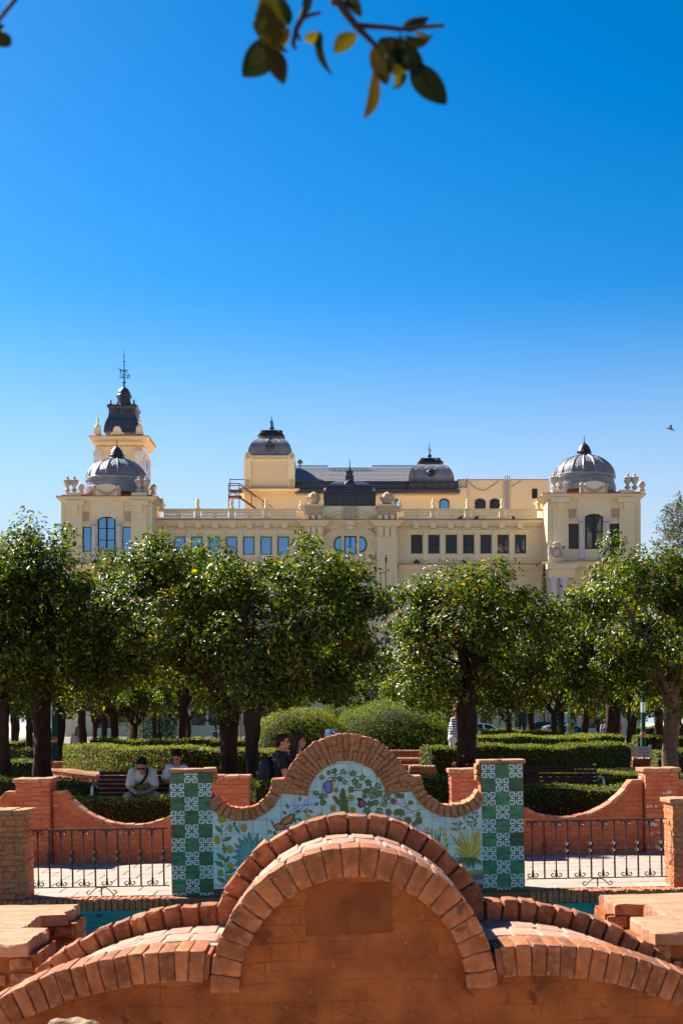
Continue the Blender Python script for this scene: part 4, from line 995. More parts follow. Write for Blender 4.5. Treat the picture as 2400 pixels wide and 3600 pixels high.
def crown_points(rx, ry, rz, nclump, nleaf, seed, rough=0.28, clump=0.36, flat=0.8):
    rn = np.random.default_rng(seed); C = []
    ph = rn.uniform(0, 6.28, (6,)); 
    while len(C) < nclump:
        v = rn.normal(size=3); v /= np.linalg.norm(v)
        a = math.atan2(v[1], v[0]); k = 1+rough*(0.5*math.sin(2*a+ph[0])*math.cos(2*v[2]+ph[1])+0.5*math.sin(3*a+ph[2]+2*v[2])+0.45*math.sin(5*a+ph[3])*math.sin(4*v[2]+ph[4]))
        r = min(rn.uniform(0.25, 1.0)**0.42*k, 1.10)
        if v[2] < -flat: continue
        C.append(np.array([v[0]*rx, v[1]*ry, (abs(v[2])**.68*rz if v[2] > 0 else -abs(v[2])**.85*rz*1.12)])*r)
    C = np.array(C); per = rn.integers(int(nleaf/nclump*.5), int(nleaf/nclump*1.5)+1, nclump); P = []; Nn = []
    for c, k in zip(C, per):
        cr = clump*rn.uniform(.6, 1.35); v = rn.normal(size=(k, 3)); v /= np.linalg.norm(v, axis=1, keepdims=True)
        r = cr*rn.uniform(0.15, 1.0, (k, 1))**0.5; P.append(c+v*r*np.array([1, 1, .8])); Nn.append(v*0.55+np.array([0, 0, .55])+c/np.linalg.norm(c)*.45+rn.normal(size=(k, 3))*.45)
    # sprigs that break the outline
    ns = int(nclump*.5)
    for _ in range(ns):
        c = C[rn.integers(len(C))]; d = c/np.linalg.norm(c)+np.array([0, 0, .5])+rn.normal(size=3)*.35; d /= np.linalg.norm(d); l = rn.uniform(.15, .38)*clump/0.34; k = 11
        t = rn.uniform(.0, 1, (k, 1)); P.append(c*1.0+d*t*l*1.15+rn.normal(size=(k, 3))*.045); Nn.append(rn.normal(size=(k, 3))+d*.6)
    return np.concatenate(P), np.concatenate(Nn), C
def limb(b, p, q, r0, r1, seed, n=6, wob=0.06, nn=8):
    rn = random.Random(seed); p = Vector(p); q = Vector(q); L_ = (q-p).length; pts = []
    for i in range(n+1):
        t = i/n; v = p.lerp(q, t)
        if 0 < i < n: v += Vector((rn.uniform(-1, 1), rn.uniform(-1, 1), rn.uniform(-.5, .5)))*wob*L_
        pts.append(v)
    b.tube(pts, [r0+(r1-r0)*i/n for i in range(n+1)], nn); return pts
def orange_tree(label, trunk_xy, z0, fork, crown_c, rad, tr, seed, nleaf=12000, nclump=95, leaf=0.088, lean=0.0, group='orange trees in front of the building', bark='bark', yellow=1.0, knobs=False):
    x, y = trunk_xy; t = thing('orange_tree', label, 'tree', (x, y, z0), group=group); rn = random.Random(seed)
    cc = Vector(crown_c)-Vector((x, y, z0)); fk = Vector((lean, 0, fork-z0))
    P, Nn, C = crown_points(*rad, nclump, nleaf, seed)
    def tk(b):
        pts = [Vector((0, 0, -.05)), Vector((0, 0, .10)), Vector((lean*.3, .03, fk.z*.4)), Vector((lean*.7, -.02, fk.z*.75)), fk]
        rr = [tr*1.6, tr*1.15, tr, tr*.92, tr*1.05]; P2 = []; R2 = []
        for i in range(4):
            for j in range(5): u = j/5; P2.append(pts[i].lerp(pts[i+1], u)); R2.append(rr[i]*(1-u)+rr[i+1]*u)
        P2.append(pts[-1]); R2.append(rr[-1]); k0 = len(b.v); b.tube(P2, R2, 18)
        for i in range(k0, len(b.v)):                 # fluted, lumpy bark
            v = Vector(b.v[i]); w_ = v+Vector((seed, 0, 0)); v += mnoise.noise_vector(Vector((w_.x*7, w_.y*7, w_.z*1.6)))*tr*.38+mnoise.noise_vector(w_*16)*tr*.16; b.v[i] = tuple(v)
        if knobs:
            for i in range(16): a = rn.uniform(3.1, 5.2); z = rn.choice((rn.uniform(.86, 1.08), rn.uniform(.95, 1.5))); r_ = rn.uniform(.03, .06)*(1.25 if z < 1.1 else .8); b.ell((math.cos(a)*tr*1.12, math.sin(a)*tr*1.12, z), (r_, r_, r_*.9), 8, 6)
    smooth_by_angle(part('trunk', bark, t, tk), 60)
    def lb(b):
        for i in range(6):
            tgt = C[rn.randrange(len(C))]; q = cc+Vector(tgt)*.62; pts = limb(b, fk-Vector((0, 0, .08)), q, tr*.55, tr*.16, seed*31+i, 6, .07)
            for j in range(3):
                t2 = C[rn.randrange(len(C))]; limb(b, pts[rn.choice((3, 4, 5))], cc+Vector(t2)*.9, tr*.16, .010, seed*77+i*5+j, 5, .09, 6)
    smooth_by_angle(part('limbs', bark, t, lb), 60)
    cols = leafcols(len(P), OPAL, [OWT[0], OWT[1], OWT[2], OWT[3], OWT[4]*yellow, OWT[5]])
    # clumps of yellowing leaves
    for k in range(int(3*yellow)):
        c = C[rn.randrange(len(C))]; m_ = np.linalg.norm(P-c, axis=1) < rn.uniform(.15, .3); cols[m_] = cols[m_]*.5+np.array([0.17, 0.13, 0.005])
    me = leaves_mesh('crown', P+np.array(cc), Nn, RNG.uniform(leaf*.65, leaf*1.25, len(P)), cols, 'leaf')
    link(bpy.data.objects.new('crown', me), t); return t
def tree_px(label, tx, ty_d, z0, fork_py, cpx, cpy, rxp, rzp, tr, seed, d=None, **kw):
    d = ty_d; s = F/d; c = W(cpx, cpy, d); fk = W(tx, fork_py, d)
    return orange_tree(label, (W(tx, 0, d).x, d), z0, fk.z, c, (rxp/s, min(rxp, 300)/s*.95, rzp/s), tr, seed, **kw)
# front row
tree_px('orange tree cut off by the left edge of the picture', 8, 24.0, 0.1, 2450, -120, 2225, 260, 310, .15, 11, nleaf=15000, nclump=110)
tree_px('dark orange tree left of the seated man, crown rising to the left pavilion', 150, 25.0, 0.1, 2440, 130, 2185, 270, 300, .17, 112, nleaf=26000, nclump=140)
tree_px('orange tree with the thick trunk behind the left tile column', 805, 24.5, 0.1, 2440, 600, 2218, 315, 275, .165, 13, nleaf=28000, nclump=150)
tree_px('orange tree with the thinner trunk between two brick pillars left of the arch', 888, 23.0, 0.0, 2500, 1030, 2212, 310, 285, .115, 14, nleaf=27000, nclump=145)
tree_px('orange tree with a knobbly trunk behind the right tile column', 1640, 25.0, 0.1, 2470, 1640, 2275, 300, 248, .175, 15, nleaf=22000, nclump=135, yellow=2.0, knobs=True)
tree_px('orange tree with a pale lit trunk near the right edge', 2358, 25.5, 0.1, 2440, 2290, 2210, 330, 290, .145, 16, nleaf=27000, nclump=150, yellow=1.5, bark='barkpale')
# rows behind: three models, copied
def back_tree(seed, rx, rz, h, tr, nleaf, lean):
    return orange_tree('x', (0, 0), 0.0, h, (lean, 0, h+rz*.98), (rx, rx, rz), tr, seed, nleaf, 70, .12, lean*.3, 'orange trees in the rows behind', yellow=1.6)
models = [back_tree(41, 1.9, 1.45, 1.9, .12, 6500, .2), back_tree(42, 1.6, 1.3, 1.75, .09, 5500, -.25), back_tree(43, 2.1, 1.6, 2.1, .13, 7000, .1)]
spots = [(100, 38), (55, 47), (212, 46), (292, 42), (330, 52), (368, 60), (405, 50), (640, 44), (664, 56), (545, 70), (1790, 46), (1838, 62), (1868, 55), (1975, 66), (2056, 58), (2100, 70), (2138, 40), (2163, 52), (2205, 38), (2222, 60), (2312, 48), (2392, 42), (1480, 52), (1330, 58), (1160, 62), (950, 54), (-40, 36), (2440, 34), (1580, 66), (480, 50), (1950, 45)]
ordn = ['first', 'second', 'third', 'fourth', 'fifth', 'sixth', 'seventh', 'eighth', 'ninth', 'tenth', 'eleventh', 'twelfth', 'thirteenth', 'fourteenth', 'fifteenth', 'sixteenth', 'seventeenth', 'eighteenth', 'nineteenth']
L_ = sorted([s for s in spots if s[0] < 1225]); R_ = sorted([s for s in spots if s[0] >= 1225])
for side, lst in (('left', L_), ('right', R_)):
    for i, (px, d) in enumerate(lst):
        k = (i*2+(side == 'right')) % 3; o = models[k]
        if models[k] is not None and not o.get('used'): o['used'] = 1
        else: o = copy_tree(models[k])
        if 'used' in o.keys() and o is not models[k]: del o['used']
        p = W(px, HY, d); o.location = (p.x, d, 0.12+0.004*(d-30)); sc = random.uniform(.9, 1.18); o.scale = (sc, sc, sc*random.uniform(.95, 1.12)); o.rotation_euler = (0, 0, random.uniform(0, 6.28))
        place = ordn[i]
        o['label'] = 'slim background orange tree, %s from the %s in the %s half of the picture' % (place, 'left', side)
for o in models:
    if 'used' in o.keys(): del o['used']

# ---------------------------------------------------------------- hedges and bushes
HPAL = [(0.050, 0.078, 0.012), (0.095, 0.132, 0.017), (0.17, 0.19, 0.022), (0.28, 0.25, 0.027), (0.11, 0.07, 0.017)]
def path_frames(pts):
    P = [Vector((p[0], p[1], 0)) for p in pts]; o = []
    for i, p in enumerate(P):
        t = (P[min(i+1, len(P)-1)]-P[max(i-1, 0)]).normalized(); o.append((p, Vector((-t.y, t.x, 0))))
    return o
def resample(pts, n):
    P = [np.array(p, float) for p in pts]; seg = [np.linalg.norm(P[i+1][:2]-P[i][:2]) for i in range(len(P)-1)]; L_ = sum(seg); o = []
    for k in range(n+1):
        d = L_*k/n; i = 0
        while i < len(seg)-1 and d > seg[i]: d -= seg[i]; i += 1
        o.append(P[i]+(P[i+1]-P[i])*min(1, d/seg[i]))
    return o, L_
def hedge(label, pts, wid, z0, z1, dens=1500, leaf=.034, seed=1, wts=(22, 34, 26, 14, 6), group=None, name='hedge', cat='hedge', topw=None):
    """pts: (x, y[, z shift]); a clipped hedge following the path"""
    pts = [tuple(p)+(0,)*(3-len(p)) for p in pts]; Pn, L_ = resample(pts, 40); fr = path_frames([p[:2] for p in Pn])
    base = Vector((pts[0][0], pts[0][1], z0)); t = thing(name, label, cat, base, group=group); rn = np.random.default_rng(seed)
    ph = rn.uniform(0, 6, 4)
    def wob(u): return .025*math.sin(u*L_*2.1+ph[0])+.018*math.sin(u*L_*5.3+ph[1])
    def cb(b):
        vs = []; hw = wid/2-.025
        for i, ((p, n), q) in enumerate(zip(fr, Pn)):
            zz = q[2]; w_ = wob(i/40)
            for k, z in ((-1, z0), (-1, z1-.02+w_), (1, z1-.02+w_), (1, z0)): v = p+n*hw*k; vs.append((v.x-base.x, v.y-base.y, z+zz-base.z-(.0 if z == z0 else .02)))
        fs = [(0, 1, 2, 3), (163, 162, 161, 160)]
        for i in range(40):
            a = i*4; c = a+4; fs += [(a, c, c+1, a+1), (a+1, c+1, c+2, a+2), (a+2, c+2, c+3, a+3), (a+3, c+3, c, a)]
        b.add(vs, fs)
    part('stems', 'core', t, cb, fix=True)
    A = (z1-z0); area = L_*(2*A+wid)+2*wid*A; n = int(area*dens); u = rn.uniform(0, 1, n); which = rn.uniform(0, area, n); P = []; Nn = []
    for uu, w_ in zip(u, which):
        f = uu*40; i = min(int(f), 39); g = f-i; p = fr[i][0].lerp(fr[i+1][0], g); nrm = fr[i][1].lerp(fr[i+1][1], g); zz = Pn[i][2]*(1-g)+Pn[i+1][2]*g; tp_ = z1+wob(uu)
        if w_ < L_*A: v = p-nrm*(wid/2); z = z0+(tp_-z0)*rn.random(); N_ = -nrm
        elif w_ < 2*L_*A: v = p+nrm*(wid/2); z = z0+(tp_-z0)*rn.random(); N_ = nrm
        elif w_ < 2*L_*A+L_*wid: v = p+nrm*wid*(rn.random()-.5); z = tp_; N_ = Vector((0, 0, 1))
        else:
            e = 0 if rn.random() < .5 else 40; td = (fr[1][0]-fr[0][0]).normalized()*-1 if e == 0 else (fr[40][0]-fr[39][0]).normalized()
            v = fr[e][0]+fr[e][1]*wid*(rn.random()-.5)+td*.01; z = z0+(z1-z0)*rn.random(); N_ = td; zz = Pn[e][2]
        P.append((v.x-base.x, v.y-base.y, z+zz-base.z)); Nn.append(N_[:])
    P = np.array(P)+rn.normal(size=(n, 3))*.017; Nn = np.array(Nn)*.9+rn.normal(size=(n, 3))*.6
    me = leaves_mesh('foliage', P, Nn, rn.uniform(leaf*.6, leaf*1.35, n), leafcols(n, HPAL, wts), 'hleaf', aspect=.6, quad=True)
    link(bpy.data.objects.new('foliage', me), t); return t
def bush(label, c, r, seed, dens=1700, leaf=.04, wts=(25, 36, 28, 9, 2), name='round_bush'):
    t = thing(name, label, 'bush', (c[0], c[1], c[2]), group='clipped round bushes'); rn = np.random.default_rng(seed)
    area = 2*math.pi*r[0]*r[2]*1.35; n = int(area*dens); v = rn.normal(size=(n, 3)); v[:, 2] = np.abs(v[:, 2])-.12; v /= np.linalg.norm(v, axis=1, keepdims=True)
    ph = rn.uniform(0, 6, 6); k = 1+.045*np.sin(v[:, 0]*5+ph[0])*np.sin(v[:, 1]*6+ph[1])+.04*np.sin(v[:, 2]*9+v[:, 0]*7+ph[2])
    sq = np.concatenate([np.sign(v[:, :2])*np.abs(v[:, :2])**.86, np.sign(v[:, 2:])*np.abs(v[:, 2:])**.66], 1); P = sq*k[:, None]*np.array(r)*rn.uniform(.90, 1.035, (n, 1)); P += rn.normal(size=(n, 3))*.02
    part('stems', 'core', t, lambda b: b.ell((0, 0, 0), (r[0]*.9, r[1]*.9, r[2]*.9), 24, 14), smooth=True)
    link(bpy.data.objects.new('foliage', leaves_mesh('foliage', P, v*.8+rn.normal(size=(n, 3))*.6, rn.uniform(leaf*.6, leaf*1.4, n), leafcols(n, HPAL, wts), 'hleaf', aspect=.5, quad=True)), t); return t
def X(px, d): return (px-1200)*d/F
def Zp(py, d): return HC+(HY-py)*d/F
tag(part('garden_soil', 'soil', None, lambda b: b.box(-14, 14, 20.2, 33, -0.13, 0.02).box(-40, 40, 33, 82, -0.13, 0.12)), kind='structure')
tag(part('street', mat('asphalt', (0.06, 0.058, 0.056), (0.045, 0.044, 0.043), 3, 0.9, 0.004, 40), None, lambda b: b.box(-90, 90, 82.0, 96, -0.13, 0.36)), kind='structure')
tag(part('pavement', mat('street_paving', (0.20, 0.17, 0.14), (0.15, 0.125, 0.10), 2, .9), None, lambda b: b.box(-90, 90, 96.0, 136, -0.13, 0.48)), kind='structure')
# clipped hedges
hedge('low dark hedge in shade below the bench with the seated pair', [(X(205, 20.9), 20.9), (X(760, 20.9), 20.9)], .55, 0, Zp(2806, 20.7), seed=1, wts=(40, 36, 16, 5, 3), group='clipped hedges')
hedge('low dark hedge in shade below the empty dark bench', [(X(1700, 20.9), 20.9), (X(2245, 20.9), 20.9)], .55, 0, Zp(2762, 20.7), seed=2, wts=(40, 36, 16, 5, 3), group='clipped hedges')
hedge('small sunny topped hedge at the left end of the left bench', [(X(-20, 23.6), 23.6), (X(345, 23.6), 23.6)], .6, 0, Zp(2742, 23.6), seed=3, group='clipped hedges')
hedge('low hedge running behind the right end of the dark bench', [(X(1900, 26), 26), (X(2440, 26), 26)], .5, 0, Zp(2716, 26), seed=4, group='clipped hedges')
hedge('low hedge filling the gap right of the thin tree trunk', [(X(880, 21.4), 21.4), (X(985, 21.4), 21.6)], .5, 0, Zp(2738, 21.4), seed=5, group='clipped hedges')
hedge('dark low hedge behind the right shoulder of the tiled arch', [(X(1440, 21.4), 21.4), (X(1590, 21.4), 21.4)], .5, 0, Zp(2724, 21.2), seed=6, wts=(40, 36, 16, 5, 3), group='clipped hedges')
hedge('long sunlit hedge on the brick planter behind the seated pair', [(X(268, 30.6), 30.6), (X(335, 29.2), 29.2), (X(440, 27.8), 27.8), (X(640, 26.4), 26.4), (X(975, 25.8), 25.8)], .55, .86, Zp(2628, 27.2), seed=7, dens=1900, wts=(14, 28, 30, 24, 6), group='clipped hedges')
hedge('second hedge stepping up behind the long sunlit left hedge', [(X(320, 36), 36.4), (X(600, 36), 36), (X(900, 36), 36)], .6, .95, Zp(2600, 36), seed=8, dens=1300, leaf=.042, group='clipped hedges')
hedge('long curved hedge on the planter behind the dark bench', [(X(1497, 26), 26.0), (X(1700, 26.4), 26.4), (X(1950, 27.4), 27.4), (X(2178, 29.0), 29.0)], .55, .80, Zp(2622, 26.6), seed=9, dens=1900, wts=(26, 34, 24, 12, 5), group='clipped hedges')
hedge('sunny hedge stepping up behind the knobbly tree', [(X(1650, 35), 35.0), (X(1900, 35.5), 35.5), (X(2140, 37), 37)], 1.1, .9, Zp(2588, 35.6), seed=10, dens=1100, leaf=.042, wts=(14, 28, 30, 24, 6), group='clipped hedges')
hedge('clipped hedge in front of the parked white hatchback', [(X(1690, 50), 50), (X(1960, 50), 50)], .6, .1, Zp(2566, 50), seed=11, dens=700, leaf=.055, group='clipped hedges')
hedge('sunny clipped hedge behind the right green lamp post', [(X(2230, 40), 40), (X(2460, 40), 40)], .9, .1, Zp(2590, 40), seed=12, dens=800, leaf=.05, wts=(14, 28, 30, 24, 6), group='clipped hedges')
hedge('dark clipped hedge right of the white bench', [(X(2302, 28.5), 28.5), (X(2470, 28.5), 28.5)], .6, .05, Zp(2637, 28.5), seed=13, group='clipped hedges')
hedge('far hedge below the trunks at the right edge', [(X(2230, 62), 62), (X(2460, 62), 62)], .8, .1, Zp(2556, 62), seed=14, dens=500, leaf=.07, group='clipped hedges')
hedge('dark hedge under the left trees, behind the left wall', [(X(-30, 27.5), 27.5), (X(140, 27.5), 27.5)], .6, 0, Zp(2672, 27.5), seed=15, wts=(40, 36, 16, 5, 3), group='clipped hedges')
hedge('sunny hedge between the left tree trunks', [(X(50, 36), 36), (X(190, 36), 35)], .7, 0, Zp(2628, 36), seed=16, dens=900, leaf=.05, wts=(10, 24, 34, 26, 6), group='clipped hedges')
hedge('far dark hedge beside the stone finial post', [(X(-30, 44), 44), (X(130, 44), 44)], .7, 0, Zp(2608, 44), seed=17, dens=800, leaf=.05, group='clipped hedges')
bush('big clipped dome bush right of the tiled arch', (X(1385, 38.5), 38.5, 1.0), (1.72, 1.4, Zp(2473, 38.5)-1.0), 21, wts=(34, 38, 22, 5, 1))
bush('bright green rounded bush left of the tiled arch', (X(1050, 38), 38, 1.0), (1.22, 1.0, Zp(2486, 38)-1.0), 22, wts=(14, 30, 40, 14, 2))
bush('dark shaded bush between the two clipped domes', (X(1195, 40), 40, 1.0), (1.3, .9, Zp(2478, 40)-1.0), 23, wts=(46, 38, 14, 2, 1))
# cypresses
def cypress(label, px, d, top_py, r, z0, dark=1.0, seed=1, n=2600, leaf=.14):
    t = thing('cypress', label, 'tree', (X(px, d), d, z0), group='cypress trees'); h = Zp(top_py, d)-z0; rn = np.random.default_rng(seed)
    part('trunk', 'bark', t, lambda b: b.tube([(0, 0, -.05), (0, 0, h*.9)], [.09*r*2, .02], 8))
    u = rn.uniform(0, 1, n); a = rn.uniform(0, 6.28, n); rr = r*np.minimum(1, np.minimum(u*7+.35, (1-u)*3.0+.10))*rn.uniform(.7, 1.08, n)
    P = np.stack([rr*np.cos(a), rr*np.sin(a), .35+u*(h-.35)], 1); N_ = np.stack([np.cos(a), np.sin(a), .3+0*a], 1)+rn.normal(size=(n, 3))*.4
    link(bpy.data.objects.new('crown', leaves_mesh('crown', P, N_, rn.uniform(leaf*.6, leaf*1.3, n), leafcols(n, [(0.012*dark, 0.028*dark, 0.012*dark), (0.022*dark, 0.040*dark, 0.016*dark)], (1, 1)), 'hleaf', aspect=.4, quad=True)), t)
cypress('tall dark cypress against the right end of the facade', 1911, 100, 1985, .40, .5, seed=31)
cypress('slim young cypress beside the wooden stakes on the right', 1955, 60, 2500, .24, .12, 1.6, 32, 900, .11)
cypress('slim young cypress in front of the parked white car', 2008, 56, 2490, .20, .12, 2.2, 33, 900, .11)
cypress('slim pale cypress behind the left stakes', 540-75, 75, 2500, .34, .12, 2.0, 34, 900, .13)
cypress('slim pale cypress right of the left stakes', 505, 78, 2495, .36, .12, 1.8, 35, 900, .13)
cypress('bushy dark cypress in the shade left of centre', 560, 80, 2470, .95, .12, .9, 36, 3000, .16)
# feathery tree far right
def far_tree(label, px, d, cpy, r, seed):
    t = thing('tall_tree', label, 'tree', (X(px, d), d, .4)); cz = Zp(cpy, d)-.4; P, Nn, C = crown_points(r[0], r[0], r[1], 70, 7000, seed, .35, .9, .9)
    part('trunk', 'barkpale', t, lambda b: b.tube([(0, 0, -.1), (.3, 0, cz*.5), (0, 0, cz)], [.5, .35, .1], 10))
    link(bpy.data.objects.new('crown', leaves_mesh('crown', P+np.array([0, 0, cz]), Nn, RNG.uniform(.22, .42, len(P)), leafcols(len(P), [(0.045, 0.062, 0.035), (0.075, 0.085, 0.045), (0.13, 0.10, 0.055)], (4, 4, 2)), 'hleaf', aspect=.35, quad=True)), t)
far_tree('tall feathery grey green tree behind the right pavilion at the picture edge', 2440, 125, 1900, (3.1, 4.2), 51)
# ---------------------------------------------------------------- planters, steps, benches, lamps
def low_wall(label, pts, z0, z1, thick=.26, cap=True, group='brick planter walls'):
    """brick wall along a path: courses of bricks and a rowlock cap"""
    t = thing('planter_wall', label, 'planter', (pts[0][0], pts[0][1], 0), group=group); ox, oy = pts[0]
    for (xa, ya), (xb, yb) in zip(pts[:-1], pts[1:]):
        L_ = math.hypot(xb-xa, yb-ya); an = math.atan2(yb-ya, xb-xa); ux, uy = (xb-xa)/L_, (yb-ya)/L_; nx, ny = -uy, ux
        def core(b):
            q = [(xa-ox, ya-oy), (xb-ox, yb-oy), (xb-ox+nx*thick, yb-oy+ny*thick), (xa-ox+nx*thick, ya-oy+ny*thick)]; b.slabz(q, z0, z1-.055)
        part('core', 'joint', t, core)
        rows = min(4, int((z1-z0-.06)/.067)); 
        for k in range(rows):
            s = .128 if k % 2 else 0.0
            while s < L_-.05:
                l = min(.245, L_-s); 
                if l > .1: brick_at(t, xa-ox+ux*(s+l/2)-nx*.0, ya-oy+uy*(s+l/2)-ny*.0, z1-.058-.034-k*.067, round(l-.008, 2), .024, .060, 'brickfar', .007, .004, rot=an)
                s += l
        s = 0
        while s < L_-.03:
            brick_at(t, xa-ox+ux*(s+.03)+nx*(thick/2-.02), ya-oy+uy*(s+.03)+ny*(thick/2-.02), z1-.028+random.uniform(-.003, .003), .055, thick+.05, .056, 'slab', .006, .004, 'cap_brick', rot=an); s += .064
    return t
def pl(px, d): return (X(px, d), d)
low_wall('curved sunlit brick planter wall left of the seated pair', [pl(187, 30.2), pl(262, 28.4), pl(345, 27.0), pl(560, 25.7)], 0, Zp(2706, 29.2))
low_wall('raised brick end block of the left planter', [pl(186, 31.2), pl(250, 31.2)], 0, Zp(2677, 31.2))
low_wall('brick planter wall edge below the long curved right hedge', [pl(2100, 28.0), pl(2240, 28.6)], 0, Zp(2698, 28.4))
low_wall('brick plinth under the white bench', [pl(2222, 29.0), pl(2284, 29.0)], 0, Zp(2664, 29.0))
low_wall('brick edging line behind the left hedges', [pl(720, 34), pl(975, 34)], .6, Zp(2630, 34))
low_wall('brick edging below the dome bushes', [pl(900, 36.4), pl(1560, 36.4)], .6, Zp(2637, 36.4))
low_wall('short brick stub left of the man with the backpack', [pl(936, 24), pl(962, 24)], 0, Zp(2706, 24))
low_wall('short brick stub right of the tiled arch below the steps', [pl(1438, 24), pl(1536, 24)], 0, Zp(2691, 24))
tag(part('planter_soil', 'soil', None, lambda b: b.slabz([pl(215, 30.3), pl(275, 28.7), pl(355, 27.3), pl(565, 25.95), pl(975, 25.5), pl(975, 33.9), pl(200, 33.9)], 0.02, .88).slabz([pl(1480, 25.6), pl(1700, 26.0), pl(1950, 27.0), pl(2225, 28.8), pl(2225, 34), pl(1480, 34)], 0.02, .84)), kind='structure')
st = thing('brick_steps', 'sunlit brick steps climbing to the raised bushes right of the tiled arch', 'steps', (X(1470, 29), 29, 0))
for k in range(5):
    z1 = .62+k*.13; y0 = k*.34; x0, x1 = -.62, .46-k*.03
    part('step', 'joint', st, lambda b: b.box(x0, x1, y0, y0+.9, z1-.13-(0.5 if k == 0 else 0), z1-.06))
    x = x0
    while x < x1-.03: brick_at(st, x+.03, y0+.11, z1-.03, .055, .25, .058, 'slab', .006, .004); x += .062
    x = x0
    while x < x1-.1: brick_at(st, x+.122, y0+.40, z1-.03, .24, .30, .056, 'slab', .005, .003, 'tread_brick'); x += .247
def bench_parts(t, L_, wood):
    for k in range(6):                                    # back slats
        z = .49+k*.068; y = .24+k*.022
        o = part('slat', wood, t, lambda b: b.box(-L_/2, L_/2, -.013, .013, -.027, .027)); o.location = (0, y, z); o.rotation_euler = (R(-16), 0, 0)
    for k in range(5):                                    # seat slats
        o = part('slat', wood, t, lambda b: b.box(-L_/2, L_/2, -.036, .036, -.014, .014)); o.location = (0, -.19+k*.088, .445-k*.006)
    for s_ in (-1, 1):
        x = s_*(L_/2-.03)
        def fr(b):
            b.tube([(x, .27, .38), (x, .31, .60), (x, .385, .885)], .024, 6, flat=1.2)
            b.tube([(x, -.22, .42), (x, .28, .41)], .024, 6); b.tube([(x, -.20, .42), (x, -.23, .20), (x, -.21, 0)], .024, 6); b.tube([(x, .25, .41), (x, .30, .2), (x, .36, 0)], .024, 6)
        part('end_frame', 'alu', t, fr)
        def arm(b):
            X_ = x+s_*.045; b.tube([(X_, .30, .62), (X_, .10, .665), (X_, -.14, .665), (X_, -.22, .635), (X_, -.235, .56), (X_, -.21, .44)], .026, 8, flat=.7)
        smooth_by_angle(part('armrest', 'alu', t, arm), 50)
def bench(label, xm, d, z0, L_, wood='wood', yaw=0):
    t = thing('park_bench', label, 'bench', (xm, d, z0), (0, 0, yaw), 'slatted park benches'); bench_parts(t, L_, wood); return t
ZB1 = .255; BD = 22.5
bench('dark slatted bench with two people sitting on it', (X(337, BD)+X(735, BD))/2, BD, ZB1, X(735, BD)-X(337, BD))
bench('empty dark slatted bench behind the right railing wall', (X(1770, 24.6)+X(2108, 24.6))/2, 24.6, Zp(2686, 24.9)-.885, X(2108, 24.6)-X(1770, 24.6))
bench('pale sunlit bench at the end of the right hedge', (X(2115, 29.6)+X(2302, 29.6))/2, 29.6, Zp(2620, 30)-.885, X(2302, 29.6)-X(2115, 29.6), 'woodglare')
bench('dark bench in the shade behind the left trees', X(215, 33), 33, Zp(2640, 33)-.885, 1.7)
for xm, d, z in (((X(337, BD)+X(735, BD))/2, BD, ZB1), ((X(1770, 24.6)+X(2108, 24.6))/2, 24.6, Zp(2686, 24.9)-.885), ((X(2115, 29.6)+X(2302, 29.6))/2, 29.6, Zp(2620, 30)-.885), (X(215, 33), 33, Zp(2640, 33)-.885)):
    tag(part('terrace', 'paving', None, lambda b: b.box(xm-1.5, xm+1.5, d-.5, d+.75, -.13, z)), kind='structure')
def lamp(label, px, d, r, band_py, z0=.12, sticker=False):
    t = thing('lamp_post', label, 'lamp post', (X(px, d), d, z0), group='green lamp posts'); h = 4.4; zb = Zp(band_py, d)-z0
    smooth_by_angle(part('pole', 'green', t, lambda b: b.lathe((0, 0, 0), ((r*1.5, 0), (r*1.5, .25), (r*1.05, .32), (r, zb), (r*.82, zb+.02), (r*.72, h)), 12)), 50)
    part('band', 'copper', t, lambda b: b.lathe((0, 0, zb), ((r*1.05, 0), (r*1.2, .02), (r*1.2, .06), (r*1.0, .10), (r*.9, .13)), 12))
    part('lantern', 'green', t, lambda b: b.lathe((0, 0, h), ((.05, 0), (.12, .06), (.17, .42), (.2, .44), (.10, .60), (.02, .70)), 6))
    if sticker: part('sticker', 'wtile', t, lambda b: b.lathe((0, 0, zb+.55), ((r*.85, 0), (r*.85, .22)), 12))
lamp('green lamp post between the left tree trunks', 190, 33, .075, 2610)
lamp('slender green lamp post left of the thick trunk', 648, 58, .10, 2592)
lamp('slender green lamp post just left of the striped gardener trunk gap', 775, 60, .08, 2580)
lamp('green lamp post in front of the white hatchback', 1673, 52, .06, 2566)
lamp('green lamp post right of the white hatchback', 1838, 50, .085, 2582)
lamp('green lamp post with a white sticker above the pale bench', 2259, 31, .062, 2593, sticker=True)
def stake(label, px, d, top_py, r=.035, z0=.1, lean=0, m='stake'):
    o = part('wooden_stake', m, None, lambda b: b.tube([(0, 0, 0), (lean, 0, Zp(top_py, d)-z0)], r, 7)); o.location = (X(px, d), d, z0); tag(o, label, 'stake', 'wooden stakes tied to young trees')
stake('left of two pale wooden stakes behind the left hedges', 457, 72, 2530, .05)
stake('right of two pale wooden stakes behind the left hedges', 489, 72, 2530, .05)
stake('short pale stake in front of the parked car', 1998, 52, 2544, .045)
stake('dark stake leaning on the knobbly trunk', 1598, 24.4, 2470, .026, .1, .09, 'bark')
stake('pale stake beside the striped gardener', 1586, 36, 2530, .025, .7)
stake('thin stake behind the thick trunk', 846, 60, 2520, .05)
